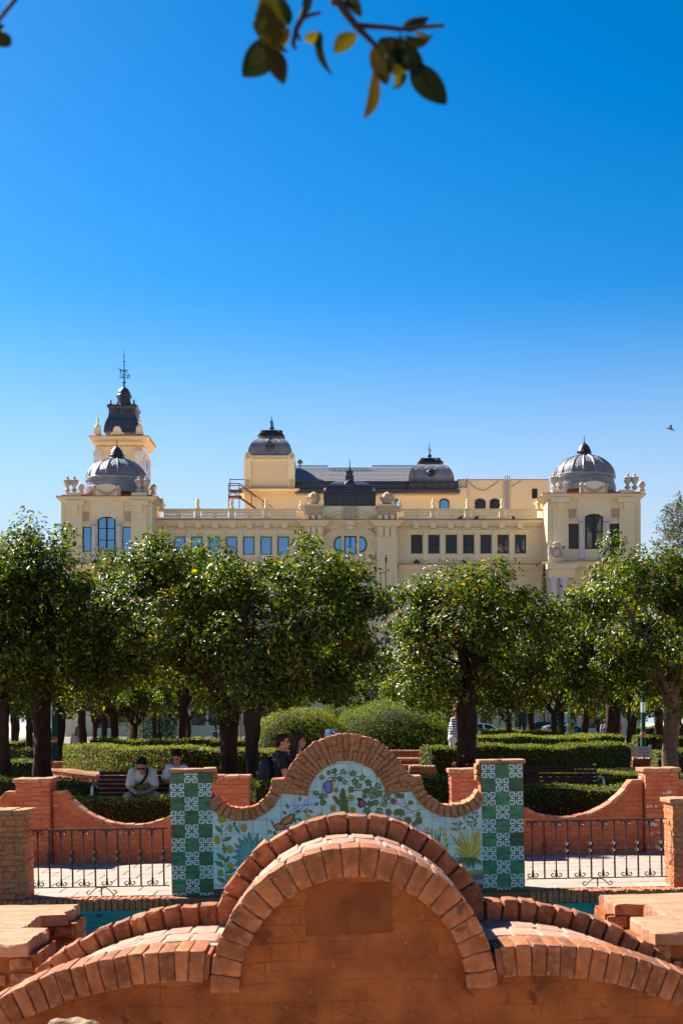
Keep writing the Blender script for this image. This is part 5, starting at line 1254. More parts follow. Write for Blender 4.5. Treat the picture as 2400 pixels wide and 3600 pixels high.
# finial post, info sign
t = thing('finial_post', 'pale stone post with round finial under the left trees', 'post', (X(129, 46), 46, .1))
part('shaft', 'ochre', t, lambda b: b.frus((0, 0), .17, .17, 0, .16, .16, Zp(2592, 46)-.1)); part('finial', 'ochre', t, lambda b: b.lathe((0, 0, Zp(2592, 46)-.1), ((.20, 0), (.20, .05), (.09, .09), (.16, .20), (.15, .30), (.06, .36), (.02, .40)), 12), smooth=True)
t = thing('info_sign', 'small tilted blue and white information board above the tiled arch', 'sign', W(1163, 2590, 30))
bl = mat('sign_blue', (0.25, 0.42, 0.72), rough=.3); wh = mat('sign_white', (0.75, 0.78, 0.82), rough=.3); dk = mat('sign_dark', (0.03, 0.04, 0.05), rough=.3)
def board(b):
    q = Matrix.Rotation(R(-38), 3, 'X') @ Matrix.Rotation(R(3), 3, 'Y')
    def bx(x0, x1, y0, y1, z0, z1, m):
        k = len(b.v); b.box(x0, x1, y0, y1, z0, z1, m)
        for i in range(k, len(b.v)): b.v[i] = tuple(q @ Vector(b.v[i]))
    bx(-.135, .135, 0, .02, 0, .20, 0); bx(-.115, -.035, -.004, 0, .10, .18, 1); bx(-.12, -.04, -.004, 0, .03, .07, 1); bx(0, .12, -.004, 0, .03, .17, 2); bx(.02, .07, -.006, -.004, .10, .15, 1); bx(.08, .11, -.006, -.004, .05, .12, 1)
part('board', [bl, wh, dk], t, board); part('post', 'alu', t, lambda b: b.tube([(0, .05, .06), (0, .05, -1.3)], .03, 8))

# ---------------------------------------------------------------- people
def fused(name, m, parent, fn, vox=.012, smooth=3):
    """capsules and ellipsoids fused into one continuous surface"""
    b = MB(); fn(b); me = b.mesh(name, m); o = bpy.data.objects.new(name, me); COL.objects.link(o)
    r = o.modifiers.new('r', 'REMESH'); r.mode = 'VOXEL'; r.voxel_size = vox
    s = o.modifiers.new('s', 'SMOOTH'); s.iterations = smooth; s.factor = .5
    dg = bpy.context.evaluated_depsgraph_get(); me2 = bpy.data.meshes.new_from_object(o.evaluated_get(dg)); me2.name = name
    o.modifiers.clear(); o.data = me2; me2.polygons.foreach_set('use_smooth', [True]*len(me2.polygons)); o.parent = parent; return o
def cap(b, p, q, r0, r1, n=12):
    p = Vector(p); q = Vector(q); d = (q-p); l = max(d.length, 1e-4); u = d/l; pts = []; rr = []
    for k in range(4): a = math.pi/2*(1-k/4); pts.append(p-u*r0*math.sin(a)); rr.append(max(r0*math.cos(a), .001))
    pts.append(p); rr.append(r0); pts.append(q); rr.append(r1)
    for k in range(1, 5): a = math.pi/2*k/4; pts.append(q+u*r1*math.sin(a)); rr.append(max(r1*math.cos(a), .001))
    b.tube(pts, rr, n)
SKIN = mat('skin', (0.50, 0.24, 0.14), (0.45, 0.21, 0.12), 8, .55); HAIR = mat('black_hair', (0.012, 0.010, 0.010), (0.02, 0.016, 0.014), 60, .6, .004, 90, .15)
HAIRB = mat('brown_hair', (0.035, 0.018, 0.011), (0.07, 0.035, 0.02), 50, .6, .006, 70, .15); HAIRF = mat('fair_hair', (0.25, 0.14, 0.07), (0.18, 0.10, 0.05), 30, .5)
CREAM = mat('cream_cotton', (0.80, 0.67, 0.53), (0.74, 0.61, 0.48), 10, .9, .006, 18); WHITE = mat('white_cotton', (0.76, 0.72, 0.68), (0.70, 0.66, 0.63), 10, .9, .006, 18)
KHAKI = mat('khaki_cotton', (0.56, 0.38, 0.23), (0.48, 0.32, 0.19), 10, .9, .006, 16); DENIM = mat('denim', (0.06, 0.10, 0.20), (0.04, 0.075, 0.15), 14, .9, .004, 30)
BLACK = mat('black_cotton', (0.012, 0.012, 0.014), (0.02, 0.02, 0.022), 10, .9, .006, 16); OLIVE = mat('olive_canvas', (0.20, 0.15, 0.025), (0.15, 0.11, 0.02), 12, .85, .004, 30)
PACK = mat('backpack_nylon', (0.010, 0.016, 0.022), (0.016, 0.024, 0.03), 8, .6, .005, 20); LENS = mat('dark_lens', (0.01, 0.01, 0.01), rough=.1, spec=.8); PRINT = mat('printed_black_cloth', (0.015, 0.014, 0.016), (0.03, 0.028, 0.03), 20, .9, c3=(0.35, 0.30, 0.28), c3s=40, c3t=.64)
PINK = mat('pink_cotton', (0.50, 0.22, 0.18), rough=.9); RED = mat('brick_red_cotton', (0.40, 0.09, 0.06), rough=.9); BLUE = mat('light_blue_cotton', (0.30, 0.40, 0.60), rough=.9); SHOE = mat('dark_shoe', (0.03, 0.025, 0.02), rough=.6)
def stripes():
    m, n, b = nodes_of('navy_striped_cotton'); L = n.links.new; tc = n.nodes.new('ShaderNodeTexCoord'); wv = n.nodes.new('ShaderNodeTexWave'); wv.bands_direction = 'Z'; wv.inputs['Scale'].default_value = 5.5; wv.inputs['Distortion'].default_value = .6
    rp = n.nodes.new('ShaderNodeValToRGB'); rp.color_ramp.elements[0].position = .30; rp.color_ramp.elements[1].position = .38; rp.color_ramp.elements[0].color = (0.02, 0.025, 0.07, 1); rp.color_ramp.elements[1].color = (0.66, 0.66, 0.68, 1)
    L(tc.outputs['Object'], wv.inputs[0]); L(wv.outputs[0], rp.inputs[0]); L(rp.outputs[0], b.inputs['Base Color']); b.inputs['Roughness'].default_value = .9; return m
STRIPE = stripes()
def hand(b, wr, kn, side, curl, s=1.0):
    """palm from wrist to knuckles, four fingers bent along curl, thumb off the side of the palm"""
    wr = Vector(wr); kn = Vector(kn); d = (kn-wr).normalized(); side = Vector(side).normalized(); curl = Vector(curl).normalized()
    for k in range(4): o = side*(k-1.5)*.019*s; cap(b, wr+o*.6, kn+o, .015*s, .012*s, 8)
    for k, l in enumerate((.034, .042, .040, .030)):
        o = side*(k-1.5)*.020*s; a = kn+o; m_ = a+(d*.75+curl*.5).normalized()*l*s; e = m_+(d*.2+curl).normalized()*l*.85*s; cap(b, a, m_, .0105*s, .0095*s, 8); cap(b, m_, e, .0095*s, .0078*s, 8)
    th = wr+d*.03*s-side*.030*s; m_ = th+(d*.6-side*.7).normalized()*.038*s; cap(b, th, m_, .014*s, .011*s, 8); cap(b, m_, m_+(d*.8+curl*.5).normalized()*.03*s, .011*s, .009*s, 8)
def head(b, c, f, up, s=1.0):
    """skull, jaw, nose, lips, ears; f = facing, up = crown direction"""
    c = Vector(c); f = Vector(f).normalized(); up = Vector(up); up = (up-f*up.dot(f)).normalized(); l = f.cross(up); rot = Matrix((l, f, up)).transposed()
    def at(x, y, z): return c+rot @ (Vector((x, y, z))*s)
    b.ell(at(0, -.015, .025), (.076*s, .095*s, .098*s), 16, 12, rot=rot); b.ell(at(0, .022, -.045), (.058*s, .068*s, .072*s), 14, 10, rot=rot); b.ell(at(0, .060, -.094), (.026*s, .022*s, .02*s), 10, 8, rot=rot)
    cap(b, at(0, .085, .012), at(0, .108, -.026), .010*s, .014*s, 8); b.ell(at(0, .088, -.055), (.024*s, .011*s, .007*s), 8, 6, rot=rot); b.ell(at(0, .085, -.068), (.021*s, .011*s, .007*s), 8, 6, rot=rot)
    for k in (-1, 1): b.ell(at(k*.077, -.012, -.008), (.012*s, .022*s, .032*s), 8, 6, rot=rot); b.ell(at(k*.032, .072, .030), (.022*s, .016*s, .008*s), 8, 6, rot=rot)
    return at, rot
def eyes(parent, at, rot, s=1.0, shades=False):
    if shades:
        def g(b):
            for k in (-1, 1): b.ell(at(k*.034, .090, .012), (.029*s, .008*s, .021*s), 12, 8, rot=rot); b.tube([at(k*.062, .080, .016), at(k*.080, -.01, .014)], .0035*s, 6)
            b.tube([at(-.012, .096, .016), at(.012, .096, .016)], .003*s, 6)
        part('sunglasses', LENS, parent, g)
    else:
        part('eyes', LENS, parent, lambda b: [b.ell(at(k*.031, .080, .008), (.013*s, .007*s, .006*s), 8, 6, rot=rot) for k in (-1, 1)])
        part('eyebrows', HAIR, parent, lambda b: [b.tube([at(k*.015, .089, .028), at(k*.035, .086, .034), at(k*.052, .072, .028)], .0045*s, 6) for k in (-1, 1)])
def short_hair(parent, at, rot, m=HAIR, s=1.0, fringe=.0):
    fused('hair', m, parent, lambda b: [b.ell(at(0, -.040, .048), (.081*s, .086*s, .084*s), 16, 12, rot=rot), b.ell(at(0, -.060, .0), (.074*s, .06*s, .085*s), 14, 10, rot=rot), b.ell(at(.05, .022, .088), (.033*s, .05*s, .028*s), 10, 8, rot=rot), b.ell(at(-.052, .02, .08), (.03*s, .05*s, .03*s), 10, 8, rot=rot), b.ell(at(.0, .0, .110), (.055*s, .06*s, .022*s), 10, 8, rot=rot), b.ell(at(0, .030, .095), (.056*s, .042*s, .028*s), 12, 8, rot=rot), b.ell(at(.03, .055+fringe, .090), (.035*s, .02*s, .022*s), 10, 8, rot=rot), b.ell(at(-.03, .055+fringe, .094), (.035*s, .02*s, .022*s), 10, 8, rot=rot)]+[b.ell(at(k*.066, -.022, .030), (.020*s, .048*s, .055*s), 10, 8, rot=rot) for k in (-1, 1)], .010, 2)
# -- seated man looking at his phone
t = thing('person', 'man in a cream t-shirt bent over his phone on the bench', 'person', (X(498, 22.4), 22.4, ZB1)); B_ = Vector(t.location)
def L0(px, py, d): return W(px, py, d)-B_
hip = [L0(480, 2796, 22.5), L0(522, 2796, 22.5)]; sh = [L0(462, 2716, 22.22), L0(541, 2716, 22.22)]; hc = L0(499, 2694, 22.02)
kne = [L0(452, 2806, 21.98), L0(549, 2804, 21.98)]; elb = [L0(459, 2768, 22.02), L0(542, 2768, 22.02)]; wri = [L0(482, 2790, 21.84), L0(508, 2789, 21.84)]; ft = [Vector((kne[0].x+.02, kne[0].y+.02, .06)), Vector((kne[1].x-.02, kne[1].y+.02, .06))]
ff = Vector((0, -.82, -.50)); at_h = {}
def man_body(b):
    at_h['a'] = head(b, hc, ff, (0, -.3, .9)); cap(b, (sh[0]+sh[1])/2+Vector((0, .02, .03)), hc+Vector((0, .05, -.04)), .062, .055)
    cap(b, (hip[0]+hip[1])/2+Vector((0, 0, .05)), (sh[0]+sh[1])/2-Vector((0, 0, .06)), .14, .13)
    for i in range(2):
        cap(b, sh[i], elb[i], .05, .043); cap(b, elb[i], wri[i], .043, .030); cap(b, hip[i], kne[i], .08, .06); cap(b, kne[i], ft[i], .055, .04); cap(b, ft[i], ft[i]+Vector((0, -.16, -.02)), .04, .035)
    hand(b, wri[0], wri[0]+Vector((.055, -.02, -.012)), (0, -.6, -.8), (.4, 0, .6)); hand(b, wri[1], wri[1]+Vector((-.055, -.02, -.012)), (0, -.6, -.8), (-.4, 0, .6))
fused('body', SKIN, t, man_body, .009, 3); at, rot = at_h['a']; eyes(t, at, rot, shades=True); short_hair(t, at, rot)
def man_shirt(b):
    cap(b, (hip[0]+hip[1])/2+Vector((0, 0, .03)), (sh[0]+sh[1])/2-Vector((0, .0, .09)), .175, .16); cap(b, sh[0]+Vector((.05, .02, -.02)), sh[1]+Vector((-.05, .02, -.02)), .088, .088)
    cap(b, sh[0]+Vector((.06, .05, -.16)), sh[1]+Vector((-.06, .05, -.16)), .12, .12)
    for i in range(2): e = sh[i].lerp(elb[i], .78); cap(b, sh[i]+Vector((.03 if i == 0 else -.03, 0, 0)), e, .082, .082)
fused('t_shirt', CREAM, t, man_shirt, .011, 4)
def man_tr(b):
    cap(b, hip[0], hip[1], .13, .13)
    for i in range(2): cap(b, hip[i], kne[i], .115, .095); cap(b, kne[i], ft[i]+Vector((0, 0, .06)), .092, .07)
fused('trousers', KHAKI, t, man_tr, .012, 4)
part('shoes', SHOE, t, lambda b: [b.ell(f_+Vector((0, -.08, -.012)), (.05, .13, .045), 12, 8) for f_ in ft])
part('phone', LENS, t, lambda b: b.box(-.065, .065, -.02, .02, -.008, .008)).location = (wri[0]+wri[1])/2+Vector((0, -.075, -.012))
fused('bag', OLIVE, t, lambda b: [cap(b, L0(478, 2770, 21.98), L0(520, 2764, 21.98), .055, .05), cap(b, L0(480, 2782, 21.99), L0(505, 2784, 21.99), .055, .05)], .012, 3)
part('strap', BLACK, t, lambda b: b.tube([L0(474, 2775, 21.93), L0(487, 2762, 21.95), L0(505, 2745, 22.0), L0(516, 2725, 22.05), L0(520, 2706, 22.15), L0(518, 2699, 22.25)], .024, 6, flat=.5))
# -- boy beside him
t = thing('person', 'dark haired boy in a white t-shirt half hidden by the left tile column', 'person', (X(625, 22.4), 22.4, ZB1)); B_ = Vector(t.location)
hc = L0(622, 2665, 22.32); sh = [L0(590, 2699, 22.42), L0(652, 2700, 22.42)]; hip = [L0(606, 2790, 22.5), L0(640, 2790, 22.5)]; kne = [L0(597, 2797, 22.05), L0(645, 2797, 22.05)]; elb = [L0(577, 2744, 22.36), L0(662, 2746, 22.36)]; wri = [L0(607, 2752, 22.18), L0(630, 2752, 22.18)]; ft = [Vector((kne[i].x, kne[i].y+.02, .06)) for i in (0, 1)]
def boy_body(b):
    at_h['a'] = head(b, hc, (-.15, -.85, -.42), (0, -.2, 1), .94); cap(b, (sh[0]+sh[1])/2, hc+Vector((0, .03, -.06)), .055, .05); cap(b, (hip[0]+hip[1])/2, (sh[0]+sh[1])/2-Vector((0, 0, .05)), .11, .10)
    for i in range(2): cap(b, sh[i], elb[i], .042, .036); cap(b, elb[i], wri[i], .036, .026); cap(b, hip[i], kne[i], .07, .055); cap(b, kne[i], ft[i], .05, .036); cap(b, ft[i], ft[i]+Vector((0, -.14, -.02)), .036, .03)
    hand(b, wri[0], wri[0]+Vector((.05, -.03, 0)), (0, -.7, -.7), (.4, -.2, .5), .9); hand(b, wri[1], wri[1]+Vector((-.05, -.03, 0)), (0, -.7, -.7), (-.4, -.2, .5), .9)
fused('body', SKIN, t, boy_body, .009, 3); at, rot = at_h['a']; eyes(t, at, rot, .94); short_hair(t, at, rot, HAIR, 1.0, .008)
def boy_sh(b):
    cap(b, (hip[0]+hip[1])/2+Vector((0, 0, .03)), (sh[0]+sh[1])/2-Vector((0, 0, .08)), .135, .125); cap(b, sh[0]+Vector((.04, 0, -.015)), sh[1]+Vector((-.04, 0, -.015)), .066, .066)
    for i in range(2): cap(b, sh[i]+Vector((.02 if i == 0 else -.02, 0, 0)), sh[i].lerp(elb[i], .68), .062, .068)
fused('t_shirt', WHITE, t, boy_sh, .010, 4)
fused('jeans', DENIM, t, lambda b: [cap(b, hip[0], hip[1], .105, .105)]+[f for i in range(2) for f in (cap(b, hip[i], kne[i], .092, .075), cap(b, kne[i], ft[i]+Vector((0, 0, .05)), .072, .055))], .012, 4)
part('shoes', SHOE, t, lambda b: [b.ell(f_+Vector((0, -.07, -.014)), (.045, .12, .042), 12, 8) for f_ in ft])
# -- standing figures
def stand(label, px, d, top_py, z0, face, shirt, legs, hair='short', hairm=HAIR, pack=False, fold=False, shades=False, arms='down', bend=0.0, sleeve=.55, group=None, vox=.012, shorts=False):
    zt = Zp(top_py, d); h = (zt-z0)/1.74; t = thing('person', label, 'person', (X(px, d), d, z0), (0, 0, face), group); k = h
    def V(x, y, z): return Vector((x, y-(bend*max(0, z-.95)), z))*k          # local: faces -y
    hc = V(0, -.02, 1.625); sh = [V(-.185, 0, 1.42), V(.185, 0, 1.42)]; hip = [V(-.09, 0, .92), V(.09, 0, .92)]; kn = [V(-.10, -.02, .50), V(.10, -.02, .50)]; an = [V(-.10, .02, .09), V(.10, .02, .09)]
    if fold: el = [V(-.25, -.06, 1.14), V(.25, -.06, 1.14)]; wr_ = [V(.04, -.24, 1.20), V(-.04, -.26, 1.16)]
    elif arms == 'front': el = [V(-.26, -.10, 1.16), V(.26, -.10, 1.16)]; wr_ = [V(-.16, -.36, 1.05), V(.14, -.36, 1.05)]
    else: el = [V(-.24, .02, 1.12), V(.24, .02, 1.12)]; wr_ = [V(-.25, -.06, .88), V(.25, -.06, .88)]
    def body(b):
        at_h['a'] = head(b, hc, (0, -1, -.08), (0, 0, 1), k); cap(b, V(0, .01, 1.44), hc+Vector((0, .02, -.07))*k, .06*k, .055*k); cap(b, V(0, 0, 1.0), V(0, 0, 1.30), .13*k, .14*k); cap(b, sh[0], sh[1], .055*k, .055*k)
        for i in range(2):
            cap(b, sh[i], el[i], .052*k, .043*k); cap(b, el[i], wr_[i], .043*k, .030*k); cap(b, hip[i], kn[i], .085*k, .06*k); cap(b, kn[i], an[i], .058*k, .04*k); cap(b, an[i]-Vector((0, 0, .04*k)), an[i]+Vector((0, -.15, -.05))*k, .04*k, .032*k)
            dd = (wr_[i]-el[i]).normalized(); hand(b, wr_[i], wr_[i]+dd*.075*k, Vector((0, 1, .2)).cross(dd) if abs(dd.z) < .7 else (0, 1, 0), (0, -.6, -.4) if abs(dd.z) < .7 else (1-2*i, -.3, -.3), k)
    fused('body', SKIN, t, body, vox*.85, 3); at, rot = at_h['a']; eyes(t, at, rot, k, shades)
    def shirt_f(b):
        cap(b, V(0, 0, .98), V(0, 0, 1.28), .165*k, .165*k); cap(b, sh[0]+Vector((.04, 0, -.03))*k, sh[1]+Vector((-.04, 0, -.03))*k, .078*k, .078*k); cap(b, V(-.08, 0, 1.26), V(.08, 0, 1.26), .135*k, .135*k)
        for i in range(2):
            cap(b, sh[i], sh[i].lerp(el[i], min(1, sleeve)), .070*k, .068*k)
            if sleeve > 1: cap(b, el[i], el[i].lerp(wr_[i], sleeve-1), .060*k, .05*k)
    fused('shirt', shirt, t, shirt_f, vox, 4)
    def leg_f(b):
        cap(b, hip[0], hip[1], .125*k, .125*k)
        for i in range(2):
            cap(b, hip[i], kn[i], .105*k, .082*k)
            if not shorts: cap(b, kn[i], an[i], .08*k, .065*k)
    fused('trousers', legs, t, leg_f, vox, 4)
    part('shoes', SHOE, t, lambda b: [b.ell(a_+Vector((0, -.06, -.045))*k, (.048*k, .135*k, .045*k), 12, 8) for a_ in an])
    if hair == 'short': short_hair(t, at, rot, hairm, k)
    elif hair == 'long':
        fused('hair', hairm, t, lambda b: [b.ell(at(0, -.03, .045), (.092*k, .10*k, .095*k), 16, 12, rot=rot), b.ell(at(0, -.075, -.09), (.115*k, .07*k, .17*k), 14, 10, rot=rot), b.ell(at(-.075, -.03, -.08), (.04*k, .05*k, .15*k), 12, 10, rot=rot), b.ell(at(.075, -.03, -.08), (.04*k, .05*k, .15*k), 12, 10, rot=rot), b.ell(at(0, .04, .09), (.06*k, .045*k, .035*k), 12, 8, rot=rot)], .012, 2)
    elif hair == 'hat': part('sun_hat', hairm, t, lambda b: b.lathe(at(0, -.01, .05), ((.16*k, 0), (.165*k, .012), (.09*k, .02), (.085*k, .09*k), (.04*k, .115*k)), 16), smooth=True)
    if pack:
        o = fused('backpack', PACK, t, lambda b: [b.ell(V(0, .24, 1.17), (.165*k, .12*k, .25*k), 16, 12), b.ell(V(0, .33, 1.07), (.12*k, .06*k, .13*k), 12, 10), cap(b, V(-.1, .2, .95), V(.1, .2, .95), .09*k, .09*k)], .014, 3)
        for s_ in (-1, 1): part('shoulder_strap', PACK, t, lambda b: b.tube([V(s_*.10, .16, 1.42), V(s_*.11, .06, 1.49), V(s_*.115, -.06, 1.46), V(s_*.12, -.17, 1.32), V(s_*.13, -.15, 1.12), V(s_*.15, .1, 1.02)], .028*k, 6, flat=.4))
        for z in (1.16, 1.02): part('buckle', WHITE, t, lambda b: b.box(-.015, .015, -.004, .004, -.02, .02)).location = V(.07, .385, z)
    return t
stand('man with black t-shirt, backpack and sunglasses walking past left of the tiled arch', 990, 21.6, 2583, -.02, R(90), BLACK, PACK, pack=True, fold=True, shades=True)
stand('woman with long curly brown hair and dark printed top beside the backpack man', 1048, 22.3, 2580, -.02, R(72), PRINT, BLACK, 'long', HAIRB)
stand('gardener in a navy striped shirt and white trousers behind the knobbly trunk', 1594, 33.5, 2490, .72, R(60), STRIPE, WHITE, 'short', HAIRB, bend=.12, arms='front', sleeve=1.2)
stand('distant woman with long fair hair and white top under the left trees', 276, 47, 2553, .1, R(180), WHITE, BLACK, 'long', HAIRF, vox=.018)
stand('distant person in light blue shirt and pink shorts with a black backpack', 2127, 72, 2530, .35, R(170), BLUE, PINK, pack=True, vox=.02, shorts=True)
stand('distant person in a brick red top under the right trees', 2168, 73, 2530, .35, R(150), RED, KHAKI, vox=.02)
stand('distant person in white just left of the tall stakes', 462, 84, 2560, .36-.35, R(0), WHITE, DENIM, vox=.022)
stand('distant person with grey hair between the stakes', 515, 86, 2562, .36-.35, R(20), BLUE, DENIM, hairm=M['alu'], vox=.022)
stand('distant dark figure at the right end of the second hedge', 760, 84, 2556, .36-.35, R(30), DENIM, BLACK, vox=.022)

# ---------------------------------------------------------------- parked cars
WPAINT = mat('white_car_paint', (0.70, 0.71, 0.72), rough=.25, coat=.6); SPAINT = mat('silver_car_paint', (0.50, 0.52, 0.55), rough=.25, coat=.6, metal=.3); RUB = mat('tyre_rubber', (0.02, 0.02, 0.02), rough=.8); TAIL = mat('red_tail_lamp', (0.35, 0.01, 0.01), rough=.2); HEADL = mat('headlamp_glass', (0.6, 0.6, 0.62), rough=.1); CG = mat('car_glass', (0.015, 0.02, 0.022), rough=.05, spec=.8)
def car(label, px, d, z0, paint):
    t = thing('parked_car', label, 'car', (X(px, d), d, z0), group='parked cars beyond the garden'); W_ = .86
    prof = [(-2.0, .30, .86), (-2.02, .62, .88), (-1.96, .92, .86), (-1.78, 1.02, .84), (-.6, 1.0, .85), (.72, .96, .85), (1.55, .84, .80), (1.95, .66, .74), (2.02, .42, .72), (1.96, .28, .74)]
    def bd(b):
        n = len(prof)
        for s_ in (-1, 1): b.add([(x, s_*w_*.98, z) for x, z, w_ in prof]+[(x, s_*(w_-.10), z) for x, z, w_ in prof[:1]], [tuple(range(n)) if s_ < 0 else tuple(range(n-1, -1, -1))])
        vs = []
        for x, z, w_ in prof: vs += [(x, -w_*.98, z), (x, w_*.98, z)]
        b.add(vs, [(2*i, 2*((i+1) % n), 2*((i+1) % n)+1, 2*i+1) for i in range(n)])
    smooth_by_angle(part('body', paint, t, bd, fix=True), 30)
    cab = [(-1.93, .98), (-1.66, 1.34), (-1.35, 1.44), (-.3, 1.47), (.35, 1.40), (1.0, .97)]
    def roof(b):
        n = len(cab); vs = []
        for x, z in cab: i = (z-.97)/.5*.17; vs += [(x, -.83+i, z), (x, .83-i, z)]
        b.add(vs, [(2*i, 2*i+1, 2*i+3, 2*i+2) for i in range(n-1)]+[tuple(2*i for i in range(n)), tuple(2*i+1 for i in range(n-1, -1, -1))])
    smooth_by_angle(part('cabin', paint, t, roof, fix=True), 30)
    for s_ in (-1, 1):
        for q in (((-1.62, 1.04), (-1.45, 1.32), (-1.02, 1.36), (-1.02, 1.02)), ((-.94, 1.02), (-.94, 1.37), (-.16, 1.39), (-.10, 1.01)), ((0, 1.01), (-.06, 1.39), (.30, 1.33), (.80, 1.0))):
            part('side_window', CG, t, lambda b: b.add([(x, s_*(.83-(z-.97)/.5*.17+.008), z) for x, z in q], [(0, 3, 2, 1) if s_ < 0 else (0, 1, 2, 3)]))
        part('mirror', paint, t, lambda b: b.ell((.62, s_*.93, 1.03), (.07, .09, .06), 10, 8)); part('tail_lamp', TAIL, t, lambda b: b.box(-2.0, -1.80, s_*.80-.06, s_*.80+.06, .78, .96)); part('headlamp', HEADL, t, lambda b: b.ell((1.78, s_*.62, .70), (.16, .12, .07), 10, 8))
        for x in (-1.25, 1.25):
            w_ = part('wheel', RUB, t, lambda b: b.lathe((0, 0, 0), ((.2, -.1), (.31, -.1), (.32, 0), (.31, .1), (.2, .1)), 20)); w_.rotation_euler = (R(90), 0, 0); w_.location = (x, s_*.76, .31)
            part('rim', 'alu', w_, lambda b: b.lathe((0, 0, 0), ((.19, -.11), (.2, 0), (.19, .11)), 12))
    part('rear_window', CG, t, lambda b: b.add([(-1.90, -.68, 1.05), (-1.90, .68, 1.05), (-1.70, .62, 1.31), (-1.70, -.62, 1.31)], [(0, 3, 2, 1)]).add([(-1.908, -.68, 1.05), (-1.908, .68, 1.05), (-1.708, .62, 1.31), (-1.708, -.62, 1.31)], [(0, 3, 2, 1)]))
    part('windscreen', CG, t, lambda b: b.add([(.98, -.72, 1.0), (.98, .72, 1.0), (.43, .62, 1.37), (.43, -.62, 1.37)], [(0, 1, 2, 3)]))
car('white hatchback parked behind the knobbly tree trunk', 1700, 84, Zp(2541, 84)-1.47, WPAINT)
car('silver white car parked behind the slim cypresses on the right', 2010, 84.5, Zp(2547, 84.5)-1.47, SPAINT)
car('dark car roof showing behind the left of the silver car', 1960, 90, Zp(2536, 90)-1.47, mat('dark_car_paint', (0.03, 0.03, 0.035), rough=.25, coat=.5))
# ---------------------------------------------------------------- city hall
BX, BY, BZ = X(1230, 140), 140.0, 0.48
ch = thing('city_hall', 'long cream palace with grey domes and clock tower behind the trees', 'building', (BX, BY, BZ))
D0, D1, D2, D3 = 140.0, 136.5, 151.0, 158.0        # main front, pavilion fronts, roof block behind, clock tower
def bx(b, x0, x1, y0, y1, d, th, m=None):
    """box from photo pixels (x0..x1, top y0, bottom y1) with its face at distance d"""
    b.box(X(x0, d)-BX, X(x1, d)-BX, d-BY, d+th-BY, Zp(y1, d)-BZ, Zp(y0, d)-BZ, m); return b
def pt(px, py, d): return (X(px, d)-BX, d-BY, Zp(py, d)-BZ)
def bpart(name, m, fn, smooth=None, parent=ch, fix=False):
    o = part(name, m, parent, fn, fix=fix)
    if smooth: smooth_by_angle(o, smooth)
    return o
def pierced(b, x0, x1, y0, y1, d, ops, reveal=.35, th=6.0):
    """wall face with real window openings (ops = (x0, x1, ytop, ybot) in pixels)"""
    xs = sorted({x0, x1, *[o[0] for o in ops], *[o[1] for o in ops]}); ys = sorted({y0, y1, *[o[2] for o in ops], *[o[3] for o in ops]})
    for i in range(len(xs)-1):
        for j in range(len(ys)-1):
            cx, cy = (xs[i]+xs[i+1])/2, (ys[j]+ys[j+1])/2
            if any(o[0] < cx < o[1] and o[2] < cy < o[3] for o in ops): continue
            b.add([pt(xs[i], ys[j+1], d), pt(xs[i+1], ys[j+1], d), pt(xs[i+1], ys[j], d), pt(xs[i], ys[j], d)], [(0, 1, 2, 3)])
    for o in ops:
        P = [Vector(pt(o[0], o[3], d)), Vector(pt(o[1], o[3], d)), Vector(pt(o[1], o[2], d)), Vector(pt(o[0], o[2], d))]; e = Vector((0, reveal, 0)); q = P+[p+e for p in P]
        b.add(q, [(0, 4, 5, 1), (1, 5, 6, 2), (2, 6, 7, 3), (3, 7, 4, 0)])
    a, c = Vector(pt(x0, y1, d)), Vector(pt(x1, y0, d))
    b.add([(a.x, a.y, a.z), (a.x, a.y+th, a.z), (a.x, a.y+th, c.z), (a.x, a.y, c.z), (c.x, a.y, a.z), (c.x, a.y+th, a.z), (c.x, a.y+th, c.z), (c.x, a.y, c.z)], [(0, 3, 2, 1), (4, 5, 6, 7), (3, 7, 6, 2), (1, 2, 6, 5)])
